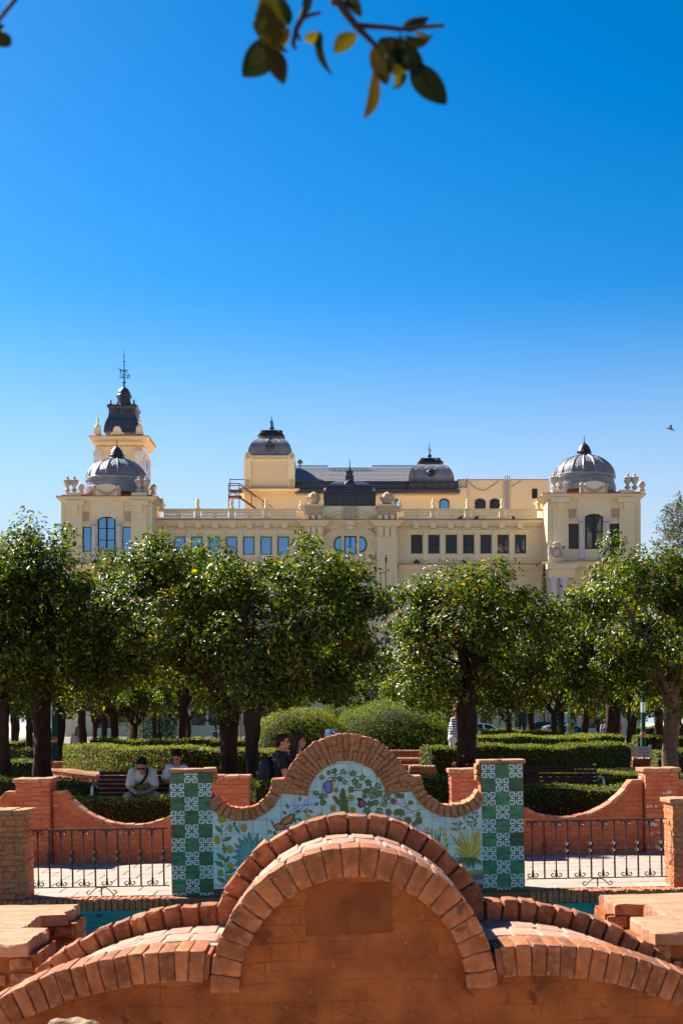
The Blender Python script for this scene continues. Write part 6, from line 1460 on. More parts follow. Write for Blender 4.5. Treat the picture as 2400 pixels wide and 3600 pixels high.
def window(o, d, glass, cols=1, rows=1, inset=.28, curtain=False, fw_=3.2):
    x0, x1, y0, y1 = o
    def fr(b):
        bx(b, x0, x0+fw_, y0, y1, d+inset-.1, .1); bx(b, x1-fw_, x1, y0, y1, d+inset-.1, .1); bx(b, x0+fw_, x1-fw_, y0, y0+fw_, d+inset-.1, .1); bx(b, x0+fw_, x1-fw_, y1-fw_*.8, y1, d+inset-.1, .1)
        for k in range(1, cols): xx = x0+(x1-x0)*k/cols; bx(b, xx-fw_*.55, xx+fw_*.55, y0+fw_, y1-fw_*.8, d+inset-.1, .1)
    w_ = bpart('window', 'wframe', fr)
    for k in range(cols):
        for r_ in range(rows):
            xa, xb = x0+(x1-x0)*k/cols, x0+(x1-x0)*(k+1)/cols; ya, yb = y0+(y1-y0)*r_/rows, y0+(y1-y0)*(r_+1)/rows
            e = random.uniform(-.004, .004)
            part('pane', glass, w_, lambda b: b.add([pt(xa, yb, d+inset-.02), pt(xb, yb, d+inset-.02+e), pt(xb, ya, d+inset-.02+e), pt(xa, ya, d+inset-.02)], [(0, 1, 2, 3)]))
    if rows > 1: part('transom', 'wframe', w_, lambda b: [bx(b, x0+fw_, x1-fw_, y0+(y1-y0)*r_/rows-1.2, y0+(y1-y0)*r_/rows+1.2, d+inset-.09, .1) for r_ in range(1, rows)])
    if curtain: part('curtain', 'curtain', w_, lambda b: [b.add([pt(x0+fw_+2, y0+(y1-y0)*random.uniform(.2, .5), d+inset-.03), pt(x0+fw_+(x1-x0)*random.uniform(.15, .3), y0+(y1-y0)*random.uniform(.5, .6), d+inset-.03), pt(x0+fw_+(x1-x0)*random.uniform(.3, .5), y1-4, d+inset-.03), pt(x0+fw_+2, y1-4, d+inset-.03)], [(0, 3, 2, 1)]), b.add([pt(x1-fw_-2, y0+fw_+3, d+inset-.03), pt(x1-fw_-2, y1-6, d+inset-.03), pt(x0+(x1-x0)*.62, y1-(y1-y0)*.25, d+inset-.03), pt(x0+(x1-x0)*.70, y0+(y1-y0)*.3, d+inset-.03)], [(0, 1, 2, 3)])])
    return w_
def cornice(x0, x1, y0, y1, d, proj, m='trim', n=4, top='redlead', sides=True, name='cornice', back=5.9):
    """stacked mouldings growing outward to the top, with a thin clay drip edge"""
    def f(b):
        for k in range(n):
            t0, t1 = k/n, (k+1)/n; pr = proj*((n-k)/n)**.8; ya, yb = y0+(y1-y0)*t0, y0+(y1-y0)*t1; s = F/d
            e = pr*s if sides else 0; bx(b, x0-e, x1+e, ya, yb, d-pr, pr+.02*k+.05)
        if sides:
            for k in range(n):                            # returns along the flanks
                t0, t1 = k/n, (k+1)/n; pr = proj*((n-k)/n)**.8; ya, yb = y0+(y1-y0)*t0, y0+(y1-y0)*t1; z0, z1 = Zp(yb, d)-BZ, Zp(ya, d)-BZ
                for sx, px in ((-1, x0), (1, x1)): xx = X(px, d)-BX; b.box(min(xx, xx+sx*pr), max(xx, xx+sx*pr), d-BY+.06, d-BY+back, z0, z1)
    o = bpart(name, m, f)
    if top:
        s = F/d; e = proj*s+1 if sides else 0
        part('drip_edge', top, o, lambda b: bx(b, x0-e, x1+e, y0-2.5, y0-.2, d-proj-.03, proj+(back if sides else .5)))
    return o
URN = ((.30, 0), (.30, .10), (.52, .16), (.60, .32), (.30, .52), (.22, .62), (.30, .72), (.62, 1.05), (.78, 1.40), (.74, 1.50), (.84, 1.56), (.80, 1.66), (.40, 1.74), (.22, 1.84), (.30, 1.98), (.24, 2.12), (.05, 2.22))
def urn(px, py_base, d, s=1.0):
    p = pt(px, py_base, d); bpart('urn', 'urn', lambda b: b.lathe(p, [(r*s*.62, h*s*.86) for r, h in URN], 14), 40)
def finial(px, py_base, d, s=1.0, m='trim'):
    p = pt(px, py_base, d); bpart('finial', m, lambda b: b.lathe(p, [(r*s, h*s) for r, h in ((.22, 0), (.24, .06), (.17, .10), (.17, .40), (.22, .44), (.21, .52), (.13, .60), (.17, .70), (.12, .82), (.03, .90))], 8), 35)
def dome_rib(b, p, R_, H, k0, n, r=.07, e=.5):
    for i in range(n):
        a = 2*math.pi*(i+.5)/n; pts = []
        for j in range(9):
            t = j/8*k0; pts.append((p[0]+R_*math.cos(t)**1.0*math.cos(a)*1.005, p[1]+R_*math.cos(t)*math.sin(a)*1.005, p[2]+H*math.sin(t)))
        b.tube(pts, r, 5)
def scales_mat():
    """fish-scale zinc: overlapping rows in relief"""
    m = M['zinc'].copy(); m.name = 'fish_scale_zinc'; n = m.node_tree; L = n.links.new; tc = n.nodes.new('ShaderNodeTexCoord'); sp = n.nodes.new('ShaderNodeSeparateXYZ'); L(tc.outputs['Object'], sp.inputs[0])
    at = n.nodes.new('ShaderNodeMath'); at.operation = 'ARCTAN2'; L(sp.outputs[1], at.inputs[0]); L(sp.outputs[0], at.inputs[1])
    cb = n.nodes.new('ShaderNodeCombineXYZ'); mu = n.nodes.new('ShaderNodeMath'); mu.operation = 'MULTIPLY'; mu.inputs[1].default_value = 2.3; L(at.outputs[0], mu.inputs[0]); L(mu.outputs[0], cb.inputs[0]); L(sp.outputs[2], cb.inputs[1])
    bk = n.nodes.new('ShaderNodeTexBrick'); bk.inputs['Scale'].default_value = 1; bk.inputs['Brick Width'].default_value = .27; bk.inputs['Row Height'].default_value = .17; bk.inputs['Mortar Size'].default_value = .03; bk.inputs['Mortar Smooth'].default_value = .6; L(cb.outputs[0], bk.inputs['Vector'])
    bp = n.nodes.new('ShaderNodeBump'); bp.invert = True; bp.inputs['Distance'].default_value = .06; L(bk.outputs['Fac'], bp.inputs['Height']); L(bp.outputs[0], n.nodes['Principled BSDF'].inputs['Normal']); return m
M['scales'] = scales_mat()
def big_dome(cx, y_base, y_drum, y_top, hw_base, hw_dome, y_lan, y_tip, d):
    c = d+hw_base*d/F*1.0; s = F/c; R_ = hw_dome/s; Rb = hw_base/s; p = Vector((X(cx, d)*c/d-BX, c-BY, 0)); p.x = (cx-1200)/s-BX
    def z(py): return Zp(py, c)-BZ
    zb, zd, zt, zl, zp_ = z(y_base), z(y_drum), z(y_top), z(y_lan), z(y_tip)
    o = link(bpy.data.objects.new('dome', None), ch)
    def drum(b):
        h = zd-zb; b.lathe((p.x, p.y, zb), ((Rb, -.3), (Rb, 0), (Rb*.99, h*.28), (Rb*.965, h*.32), (Rb*.955, h*.58), (Rb*.93, h*.62), (Rb*.925, h*.78), (R_*1.05, h*.82), (R_*1.05, h*1.0), (R_*1.0, h*1.08), (R_*.9, h*1.1)), 40)
    smooth_by_angle(part('drum', 'zinc', o, drum), 30)
    H = zt-zd; q = (p.x, p.y, 0)
    sh = MB(); sh.lathe((0, 0, 0), [(R_*math.cos(t*1.42/12), H*1.02*math.sin(t*1.42/12)) for t in range(13)], 40); so_ = sh.build('shell', 'scales', o); so_.location = (p.x, p.y, zd+.02); smooth_by_angle(so_, 50)
    part('ribs', 'zinc', o, lambda b: dome_rib(b, (p.x, p.y, zd+.02), R_, H*1.02, 1.36, 16, .085)); r_ = R_*.24; hl = zl-zt
    smooth_by_angle(part('lantern', 'lead', o, lambda b: b.lathe((p.x, p.y, zt-.25), ((r_*1.25, 0), (r_*1.28, .25), (r_*1.0, .4), (r_*.95, .55), (r_*1.08, .62), (r_*.92, .72), (r_*.95, hl*.55), (r_*.75, hl*.85), (r_*.35, hl*1.08), (r_*.12, hl*1.18)), 16)), 35)
    for k in range(6):
        a = k*math.pi/3+.3; part('porthole', 'wframe', o, lambda b: b.ell((p.x+r_*.96*math.cos(a), p.y+r_*.96*math.sin(a), zt+hl*.30), (.11, .11, .13), 8, 6))
    part('spike', 'lead', o, lambda b: b.tube([(p.x, p.y, zl), (p.x, p.y, zp_)], [.06, .015], 6)); return o
# ---- main front
RW = [(1444, 1484), (1505, 1544), (1566, 1605), (1627, 1665), (1688, 1726), (1748, 1787), (1809, 1848)]
LW = [(2460-b_, 2460-a_) for a_, b_ in RW][::-1]
opsR = [(a_, b_, 1880, 1946) for a_, b_ in RW]; opsL = [(a_, b_, 1886, 1950) for a_, b_ in LW]
lowR = [(a_-3, b_+3, 2075, 2180) for a_, b_ in RW]; lowL = [(a_-3, b_+3, 2075, 2180) for a_, b_ in LW]
gR = [(a_, b_+4, 2478, 2556) for a_, b_ in RW[::2]]+[(2000, 2030, 2478, 2556)]; gR = gR[:-1]; gL = [(a_, b_+10, 2470, 2550) for a_, b_ in LW]
zg = 2591
bpart('wall', 'wall', lambda b: pierced(b, 530, 1068, 1826, zg, D0, opsL+lowL+gL)); bpart('wall', 'wall', lambda b: pierced(b, 1396, 1930, 1826, zg, D0, opsR+lowR+gR))
for o in opsL: window(o, D0, 'glassblue', 1, 1)
for i, o in enumerate(opsR): window(o, D0, 'glassdark', 1, 2 if i < 4 else 1, curtain=i > 4)
for o in lowL+lowR+gL+gR: window(o, D0, 'glassdark', 2, 1)
for ws in (LW, RW):                                                    # pilasters between the windows
    for (a0, a1), (b0, b1) in zip(ws[:-1], ws[1:]):
        c = (a1+b0)/2
        bpart('pilaster', 'trim', lambda b: [bx(b, c-7, c+7, 1862, 1968, D0-.16, .18), bx(b, c-10.5, c+10.5, 1889, 1894, D0-.26, .26), bx(b, c-9, c+9, 1894, 1897, D0-.22, .22), bx(b, c-10, c+10, 1960, 1970, D0-.22, .24)])
    bpart('sill_band', 'trim', lambda b: bx(b, ws[0][0]-16, ws[-1][1]+16, 1950, 1960, D0-.10, .12)); bpart('lintel_band', 'trim', lambda b: bx(b, ws[0][0]-16, ws[-1][1]+16, 1862, 1876, D0-.08, .10))
for x0, x1 in ((536, 1066), (1400, 1926)):
    cornice(x0, x1, 1829, 1850, D0, .75, sides=False); bpart('moulding', 'trim', lambda b: bx(b, x0, x1, 1857, 1861, D0-.14, .16)); cornice(x0, x1, 1985, 2006, D0, .6, sides=False, name='string_course')
    bpart('moulding', 'trim', lambda b: [bx(b, x0, x1, 2022, 2026, D0-.12, .14), bx(b, x0, x1, 2044, 2047, D0-.10, .12)])
    for c in ([696, 756, 817, 877, 937, 1000, 636] if x0 < 900 else [1462, 1523, 1583, 1643, 1704, 1764, 1828]): bpart('frieze_block', 'trim', lambda b: [bx(b, c-10, c+10, 1832, 1856, D0-.62, .64)])
# ---- balustrade with pierced panels
def lattice(b, x0, x1, y0, y1, d):
    fr = 2.0; bx(b, x0, x1, y0, y0+fr, d, .22); bx(b, x0, x1, y1-fr, y1, d, .22); n = 5
    w_ = (x1-x0)/n
    for k in range(n):
        for (u0, v0, u1, v1) in ((0, 0, 1, 1), (0, 1, 1, 0)):
            p, q = Vector(pt(x0+(k+u0)*w_, y0+(y1-y0)*v0, d+.1)), Vector(pt(x0+(k+u1)*w_, y0+(y1-y0)*v1, d+.1)); b.tube([p, q], .085, 4)
def balustrade(x0, x1, posts, d):
    bpart('balustrade_rail', 'trim', lambda b: [bx(b, x0, x1, 1788, 1794, d-.12, .5), bx(b, x0, x1, 1794.2, 1797, d-.04, .34)]); bpart('balustrade_base', 'trim', lambda b: [bx(b, x0, x1, 1819, 1826, d-.06, .4)])
    allp = sorted([x0+6]+posts+[x1-6])
    for c in posts: bpart('balustrade_post', 'trim', lambda b: [bx(b, c-9, c+9, 1797.2, 1818.8, d-.16, .55), bx(b, c-10.5, c+10.5, 1786, 1790, d-.24, .7)]); finial(c, 1786, d+.1, 1.05)
    for a_, c_ in zip(allp[:-1], allp[1:]):
        g0, g1 = a_+10, c_-10
        if g1-g0 < 20: continue
        k = 2 if g1-g0 > 70 else 1
        for i in range(k):
            u, v = g0+(g1-g0)*i/k+4, g0+(g1-g0)*(i+1)/k-4; bpart('lattice_panel', 'trim', lambda b: lattice(b, u, v, 1799, 1817, d))
            if i: bpart('balustrade_post', 'trim', lambda b: bx(b, u-8, u, 1797.2, 1818.8, d-.03, .3))
balustrade(556, 1062, [695, 815, 936], D0-.1); balustrade(1400, 1905, [1523, 1643, 1764], D0-.1); finial(1059, 1800, D0-.2, 1.2); finial(1404, 1800, D0-.2, 1.2); finial(1891, 1790, D0-.2, 1.2); finial(690-121, 1790, D0-.2, 1.2)
# ---- centre bay
DC = 139.3
bpart('centre_wall', 'wall', lambda b: pierced(b, 1068, 1396, 1826, zg, DC, [(1209, 1253, 1884, 1947)]))
window((1209, 1253, 1884, 1947), DC, 'glassblue', 2, 1, fw_=4)
for s_ in (-1, 1):                                                      # half-oval side lights
    pts = [(1231+s_*(33+26*math.cos(a)), 1914+29*math.sin(a)) for a in [(-90+k*18)*math.pi/180 for k in range(11)]]
    w_ = bpart('window', 'wframe', lambda b: b.prism([(pt(x, y, DC)[0], pt(x, y, DC)[2]) for x, y in (pts if s_ < 0 else pts[::-1])], DC-BY-.07, DC-BY+.02), fix=True)
    q = [(1231+s_*36+(x-1231-s_*36)*.78, 1914+(y-1914)*.82) for x, y in pts]; part('pane', 'glassblue', w_, lambda b: b.prism([(pt(x, y, DC)[0], pt(x, y, DC)[2]) for x, y in (q if s_ < 0 else q[::-1])], DC-BY-.08, DC-BY-.071), fix=True)
def oval(b, rx, rz, t):
    pts = [pt(1231+rx*math.cos(a), 1914-rz*math.sin(a), DC-.04) for a in [k*2*math.pi/40 for k in range(41)]]; b.tube(pts, t, 5)
bpart('oval_moulding', 'trim', lambda b: [oval(b, 72, 40, .09), oval(b, 100, 58, .16)])
for sx in (-1, 1):
    for sy in (-1, 1):
        def spandrel(b):
            for k in range(16): u, v = random.uniform(66, 86), random.uniform(38, 56); p = pt(1231+sx*u, 1914+sy*v, DC); b.ell(p, (random.uniform(.12, .22), .10, random.uniform(.08, .16)), 8, 6)
        bpart('relief_carving', 'relief', spandrel)
for x0, x1 in ((1068, 1137), (1324, 1396)):
    bpart('pilaster', 'wall', lambda b: bx(b, x0, x1, 1850.5, zg, DC-.55, .5)); cornice(x0-2, x1+2, 1828, 1850, DC-.55, .6, sides=True)
    for k in range(3): c = x0+(x1-x0)*(.2+.3*k); bpart('console', 'trim', lambda b: [bx(b, c-8, c+8, 1852, 1884, DC-.80, .26), bx(b, c-7, c+7, 1884, 1889, DC-.70, .16)])
    bpart('pedestal', 'relief', lambda b: [bx(b, x0+2, x1-2, 1775, 1824, DC-.5, 2.0)])
    bpart('pedestal_trim', 'trim', lambda b: [bx(b, x0, x1, 1772, 1777, DC-.62, 2.2)]+[bx(b, x0+4+k*22, x0+18+k*22, 1810, 1825, DC-.75, .3) for k in range(3)])
    c = (x0+x1)/2
    def crown_(b):
        p = pt(c, 1772, DC+.4); b.lathe(p, [(r*.9, h) for r, h in ((.62, 0), (.50, .10), (.55, .22), (.70, .46), (.76, .60), (.70, .72), (.62, .86), (.40, 1.0), (.30, 1.06), (.16, 1.16), (.03, 1.2))], 8, a0=.39)
        for k in range(8): a_ = k*math.pi/4+.39; b.tube([(p[0]+.50*math.cos(a_), p[1]+.50*math.sin(a_), p[2]+.2), (p[0]+.70*math.cos(a_), p[1]+.70*math.sin(a_), p[2]+.60), (p[0]+.36*math.cos(a_), p[1]+.36*math.sin(a_), p[2]+1.0)], .075, 5)
    bpart('crown_finial', 'relief', crown_, 30)
cornice(1139, 1322, 1828, 1842, DC, .5, sides=False); cornice(1139, 1322, 1985, 2006, DC, .5, sides=False, name='string_course')
bpart('keystone', 'trim', lambda b: [bx(b, 1216, 1246, 1830, 1846, DC-.75, .76), bx(b, 1220, 1242, 1846, 1862, DC-.5, .52)])
bpart('attic', 'trim', lambda b: [bx(b, 1138, 1323, 1779, 1826, DC+.05, 1.4)])
bpart('attic_block', 'relief', lambda b: bx(b, 1209, 1252, 1780, 1825, DC-.25, .3))
for s_ in (-1, 1):
    def sw(b):
        pts = [pt(1231+s_*(86-k*6.2), 1818-18*(.5-.5*math.cos(k/9*math.pi)), DC-.06) for k in range(10)]; b.tube(pts, .15, 6)
        c = pt(1231+s_*31, 1806, DC-.06); b.tube([(c[0]+.38*(1-i/16)*math.cos(i*.6), c[1], c[2]+.38*(1-i/16)*math.sin(i*.6)) for i in range(15)], .10, 6)
    bpart('scroll_relief', 'trim', sw)
# centre mansard
bpart('mansard', 'lead', lambda b: [bx(b, 1138, 1320, 1742, 1778, DC+.5, 4.5), bx(b, 1134, 1324, 1726, 1732, DC+.1, 5.3), bx(b, 1137, 1321, 1732, 1742, DC+.4, 4.7)])
bpart('mansard_panels', 'slate', lambda b: [bx(b, 1144+k*22, 1161+k*22, 1746, 1772, DC+.42, .09) for k in range(8)])
def square_dome(b, x0, x1, y0, y1, d, dep, k=10, n=10, top=.25):
    """four-sided domed roof: curved pavilion vault"""
    zb, zt = Zp(y1, d)-BZ, Zp(y0, d)-BZ; xa, xb = X(x0, d)-BX, X(x1, d)-BX; cx, hx = (xa+xb)/2, (xb-xa)/2; hy = dep/2; cy = d-BY+hy; prev = None; vs = []; fs = []
    for i in range(k+1):
        t = i/k*math.pi/2; r = top+(1-top)*math.cos(t); z = zb+(zt-zb)*math.sin(t); vs += [(cx-hx*r, cy-hy*r, z), (cx+hx*r, cy-hy*r, z), (cx+hx*r, cy+hy*r, z), (cx-hx*r, cy+hy*r, z)]
    for i in range(k):
        for j in range(4): q = (j+1) % 4; fs.append((i*4+j, i*4+q, i*4+4+q, i*4+4+j))
    fs.append((k*4, k*4+1, k*4+2, k*4+3)); b.add(vs, fs)
M['scalesq'] = M['slate']
bpart('dome_roof', 'slate', lambda b: square_dome(b, 1144, 1312, 1680, 1727, DC+.3, 5.0, top=.14), 30)
for k in range(7): bpart('roof_seam', 'lead', lambda b: b.tube([pt(1152+k*25.5, 1725, DC+.58), pt(1166+k*21, 1705, DC+.9), pt(1190+k*13, 1692, DC+1.6)], .04, 5))
bpart('oculus_dormer', 'lead', lambda b: [b.ell(pt(1229, 1706, DC+.7), (.55, .3, .55), 12, 8), bx(b, 1214, 1244, 1714, 1727, DC+.35, .6)])
bpart('roof_lantern', 'lead', lambda b: [bx(b, 1214, 1243, 1670, 1688, DC+2.2, 1.0), bx(b, 1216, 1241, 1655, 1662, DC+2.2, .9), bx(b, 1219, 1238, 1662, 1670, DC+2.3, .7), b.tube([pt(1229, 1655, DC+2.6), pt(1229, 1640, DC+2.6), pt(1229, 1614, DC+2.6)], [.16, .05, .03], 6)])
for x in (1145, 1311): bpart('corner_knob', 'urn', lambda b: b.ell(pt(x, 1722, DC+.5), .2, 8, 6))
# ---- pavilions
def pavilion(x0, x1, yo, glass, cur, dome, left):
    k = lambda y: y+yo
    xm = (x0+x1)/2; cw = 32; ops = [(xm-cw, xm+cw, k(1812), k(1936)), (xm-91, xm-53, k(1847), k(1936)), (xm+55, xm+93, k(1847), k(1936))]
    lo = [(xm-42, xm+42, k(2070), k(2230)), (xm-40, xm+40, 2470, 2560)]
    bpart('pavilion_wall', 'wall', lambda b: pierced(b, x0, x1, k(1760), zg, D1, ops+lo, .4, 7.0))
    w_ = window(ops[0], D1, glass, 2, 3 if glass == 'glassblue' else 2, .32, curtain=cur, fw_=5); window(ops[1], D1, glass, 1, 1, .32); window(ops[2], D1, glass, 1, 1, .32); window(lo[0], D1, 'glassdark', 2, 2); window(lo[1], D1, 'glassdark', 2, 1)
    bpart('window_head', 'trim', lambda b: [b.prism([(pt(x, y, D1)[0], pt(x, y, D1)[2]) for x, y in ((xm-cw-3, k(1822)), (xm-cw+5, k(1819)), (xm-cw/2, k(1813.5)), (xm, k(1812)), (xm+cw/2, k(1813.5)), (xm+cw-5, k(1819)), (xm+cw+3, k(1822)), (xm+cw+3, k(1806)), (xm-cw-3, k(1806)))], D1-BY-.06, D1-BY+.3)], fix=True)
    for s_ in (-1, 1):
        c = xm+s_*(cw+12)
        bpart('column', 'marble', lambda b: [b.lathe((X(c, D1)-BX, D1-BY-.05, Zp(k(1972), D1)-BZ), [(r, h*(k(1972)-k(1836))/F*D1) for r, h in ((.33, 0), (.33, .03), (.26, .05), (.26, .30), (.22, .88), (.30, .92), (.24, .94))], 14), bx(b, c-10, c+10, k(1828), k(1838), D1-.38, .4)], 40)
        bpart('relief_panel', 'relief', lambda b: bx(b, c+s_*31-13, c+s_*31+13, k(1794), k(1828), D1-.05, .06))
        def carve(b):
            for q in range(14): b.ell(pt(c+s_*31+random.uniform(-9, 9), k(1811)+random.uniform(-13, 13), D1-.06), (random.uniform(.08, .16), .06, random.uniform(.06, .2)), 8, 6)
        part('carving', 'relief', ch.children[-1], carve)
        bpart('panel_frame', 'trim', lambda b: [bx(b, c+s_*31-18, c+s_*31+18, k(1838), k(1844), D1-.12, .13)])
        e = x0+46 if s_ < 0 else x1-46
        bpart('corner_pilaster', 'wall', lambda b: bx(b, e-28, e+28, k(1772.5), zg, D1-.18, .2)); bpart('console', 'trim', lambda b: [bx(b, e-11, e+11, k(1762), k(1795), D1-.42, .44), bx(b, e-9, e+9, k(1795), k(1801), D1-.34, .34)])
        bpart('pilaster_head', 'trim', lambda b: bx(b, e-32, e+32, k(1754), k(1772), D1-.62, .64))
        cx_ = x0+10 if s_ < 0 else x1-10
        for r_ in range(14): bpart('quoin', 'wall', lambda b: bx(b, cx_-7 if s_ > 0 else cx_-10.5, cx_+10.5 if s_ > 0 else cx_+7, k(1776)+r_*16, k(1776)+r_*16+14, D1-.06, .5))
    bpart('frieze', 'trim', lambda b: bx(b, xm-58, xm+58, k(1755), k(1806), D1-.10, .12)); cornice(x0+4, x1-4, k(1741), k(1760), D1, .62)
    bpart('roof_slab', 'redlead', lambda b: bx(b, x0, x1, k(1735), k(1738), D1+.1, 6.8))
    def plaque(b):
        P = [(xm-40, k(1740)), (xm-40, k(1716)), (xm-34, k(1705)), (xm-18, k(1700)), (xm, k(1698)), (xm+18, k(1700)), (xm+34, k(1705)), (xm+40, k(1716)), (xm+40, k(1740))]
        b.prism([(pt(x, y, D1)[0], pt(x, y, D1)[2]) for x, y in P[::-1]], D1-BY-.35, D1-BY+.1)
    o = bpart('plaque', 'trim', plaque, fix=True); part('garland', 'relief', o, lambda b: b.tube([pt(xm-34+i*6.8, k(1716)+15*math.sin(i/10*math.pi), D1-.38) for i in range(11)], .12, 6))
    for s_ in (-1, 1): part('volute', 'relief', o, lambda b: [b.ell(pt(xm+s_*44, k(1711), D1-.25), (.22, .25, .26), 10, 8), bx(b, xm+s_*44-5, xm+s_*44+5, k(1718), k(1740), D1-.38, .3)])
    for e, us in ((x0+42, (24, 47)), (x1-46, (-24, -48))):
        bpart('urn_pedestal', 'trim', lambda b: bx(b, e-26, e+26, k(1727), k(1739), D1-.35, 1.6))
    for u in ((x0+22, 1.1), (x0+46, 1.1), (x1-46, 1.1), (x1-21, 1.1)): urn(u[0], k(1727), D1+.3, .82)
    for u in (x0+70, x1+4): bpart('ball_finial', 'urn', lambda b: b.lathe(pt(u, k(1736), D1+5.5), ((.32, 0), (.32, .3), (.18, .38), (.36, .6), (.36, .85), (.2, 1.05), (.05, 1.15)), 10), 40)
    big_dome(*dome)
    cornice(x0-2, x1+2, k(1980), k(2000), D1-.3, .5, name='string_course')
pavilion(216, 535, 4, 'glassblue', False, (411, 1732, 1688, 1616, 112, 104, 1568, 1542, D1+.6), True)
pavilion(1923, 2250, -6, 'glassdark', True, (2052, 1722, 1676, 1604, 110, 104, 1556, 1530, D1+.6), False)
for c in (1945, 1980): bpart('column', 'marble', lambda b: b.lathe((X(c, D1-1.2)-BX, D1-1.2-BY, 0), [(.42, 0), (.42, .2), (.35, .3), (.35, 4), (.32, Zp(2052, D1)-BZ), (.45, Zp(2040, D1)-BZ), (.48, Zp(2030, D1)-BZ)], 14), 40)
bpart('portico_entablature', 'trim', lambda b: [bx(b, 1928, 2020, 2000, 2030, D1-1.6, 1.5), bx(b, 1922, 2028, 1982, 1999.5, D1-2.0, 1.6)])
def crest(b):
    p = pt(1956, 1942, D1-1.2); b.tube([(p[0]+.58*math.cos(a), p[1], p[2]+.58*math.sin(a)) for a in [k*.3142 for k in range(21)]], .13, 6); b.ell((p[0], p[1]+.1, p[2]), (.5, .15, .5), 14, 8); bx(b, 1928, 1984, 1950, 1975, D1-1.1, .6); b.ell(pt(1956, 1913, D1-1.1), (.4, .25, .22), 10, 6); b.ell(pt(1932, 1940, D1-1.1), (.2, .2, .6), 8, 6); b.ell(pt(1980, 1940, D1-1.1), (.2, .2, .6), 8, 6)
bpart('crest', 'urn', crest, 40)
# ---- block behind: square tower, slate roof, ochre wall
bpart('rear_wall', 'ochre2', lambda b: [bx(b, 860, 1640, 1716, 1860, D2, 12)])
def taper(b):  bx(b, 858, 1034, 1600, 1722, D2-.8, 9.0)
bpart('square_tower', 'ochre', taper)
bpart('tower_trim', 'trim', lambda b: [bx(b, 860, 882, 1596, 1716, D2-1.0, .25), bx(b, 1014, 1036, 1596, 1716, D2-1.0, .25), bx(b, 882.5, 1013.5, 1602, 1618, D2-.95, .2)])
bpart('tower_brackets', 'relief', lambda b: [bx(b, x-6, x+6, y, y+22, D2-1.1, .15) for x in (871, 1025) for y in (1590, 1686)]+[bx(b, 886+k*7.1, 889+k*7.1, 1605, 1615, D2-1.0, .1) for k in range(18)])
cornice(858, 1034, 1718, 1728, D2-.8, .55, n=3, top='redlead'); bpart('dentils', 'trim', lambda b: [bx(b, 858+k*6, 861+k*6, 1729, 1733, D2-1.1, .35) for k in range(30)])
bpart('dome_roof', 'scales', lambda b: square_dome(b, 871, 1026, 1529, 1599, D2-.6, 6.4, top=.36), 30); bpart('roof_crown', 'lead', lambda b: [b.frus((X(955, D2+2.6)-BX, D2+2.6-BY), 1.45, 1.45, Zp(1541, D2+2.6)-BZ, 1.05, 1.05, Zp(1524, D2+2.6)-BZ), b.frus((X(955, D2+2.6)-BX, D2+2.6-BY), 1.15, 1.15, Zp(1524, D2+2.6)-BZ, 1.1, 1.1, Zp(1519, D2+2.6)-BZ)])
bpart('crown_cap', 'zinc', lambda b: b.frus((X(955, D2+2.6)-BX, D2+2.6-BY), 1.0, 1.0, Zp(1519, D2+2.6)-BZ, .3, .3, Zp(1513, D2+2.6)-BZ))
for x in (925, 985): bpart('crown_knob', 'lead', lambda b: b.ell(pt(x, 1519, D2+1.4), (.28, .28, .22), 8, 6))
bpart('oculus_dormer', 'lead', lambda b: [b.ell(pt(948, 1573, D2-.4), (.5, .3, .5), 12, 8), b.prism([(pt(948+u, 1573+v, D2)[0], pt(948+u, 1573+v, D2)[2]) for u, v in ((-14, -4), (0, -26), (14, -4))][::-1], D2-.7-BY, D2-BY)], fix=True)
def spike(px, y0, y1, d, r=.05, cross=True):
    def f(b):
        b.tube([pt(px, y1, d), pt(px, y0, d)], [r*2, r*.35], 6)
        if cross:
            for s_, yy in ((-1, .55), (1, .45)): p = pt(px, y1+(y0-y1)*yy, d); q = pt(px+s_*5, y1+(y0-y1)*(yy+.12), d); b.tube([p, (q[0], p[1], p[2]), q], r*.7, 5)
            p = pt(px, y1-8, d); b.ell(p, (.22, .22, .3), 8, 6)
    bpart('spike', 'verd', f)
spike(954, 1460, 1516, D2+2.6, .06); spike(957, 1472, 1516, D2+2.7, .05)
# slate roof slope with ridge cresting and skylights
DR = D2+5.5
def slope(b):
    a, c = pt(1036, 1692, D2), pt(1446, 1692, D2); e, f = pt(1036, 1646, DR), pt(1446, 1646, DR); b.add([a, c, f, e], [(0, 1, 2, 3)]); b.add([e, f, (f[0], f[1]+6, a[2]), (e[0], e[1]+6, a[2])], [(0, 1, 2, 3)])
bpart('slate_roof', 'scale', slope)
def slates(b):
    for r_ in range(10):
        t0, t1 = r_/10, (r_+1)/10
        for k in range(64):
            x0 = 1040+k*6.32+(3.1 if r_ % 2 else 0); x1 = x0+5.7
            if x1 > 1446: continue
            a = Vector(pt(x0, 1692, D2)).lerp(Vector(pt(x0, 1646, DR)), t0); e = Vector(pt(x1, 1692, D2)).lerp(Vector(pt(x1, 1646, DR)), t0); c = Vector(pt(x1, 1692, D2)).lerp(Vector(pt(x1, 1646, DR)), t1); g = Vector(pt(x0, 1692, D2)).lerp(Vector(pt(x0, 1646, DR)), t1); u = Vector((0, -.05, .05))
            b.add([a+u*1.3, e+u*1.3, c+u*.2, g+u*.2], [(0, 1, 2, 3)])
sl_ = bpart('slates', 'scale', slates); sl_['kind'] = 'stuff'
bpart('roof_fascia', 'lead', lambda b: [bx(b, 1036, 1446, 1692, 1697, D2-.5, 1), bx(b, 1036, 1446, 1697, 1720, D2-.15, .6), bx(b, 1036, 1610, 1720, 1733, D2-.9, 1.2)])
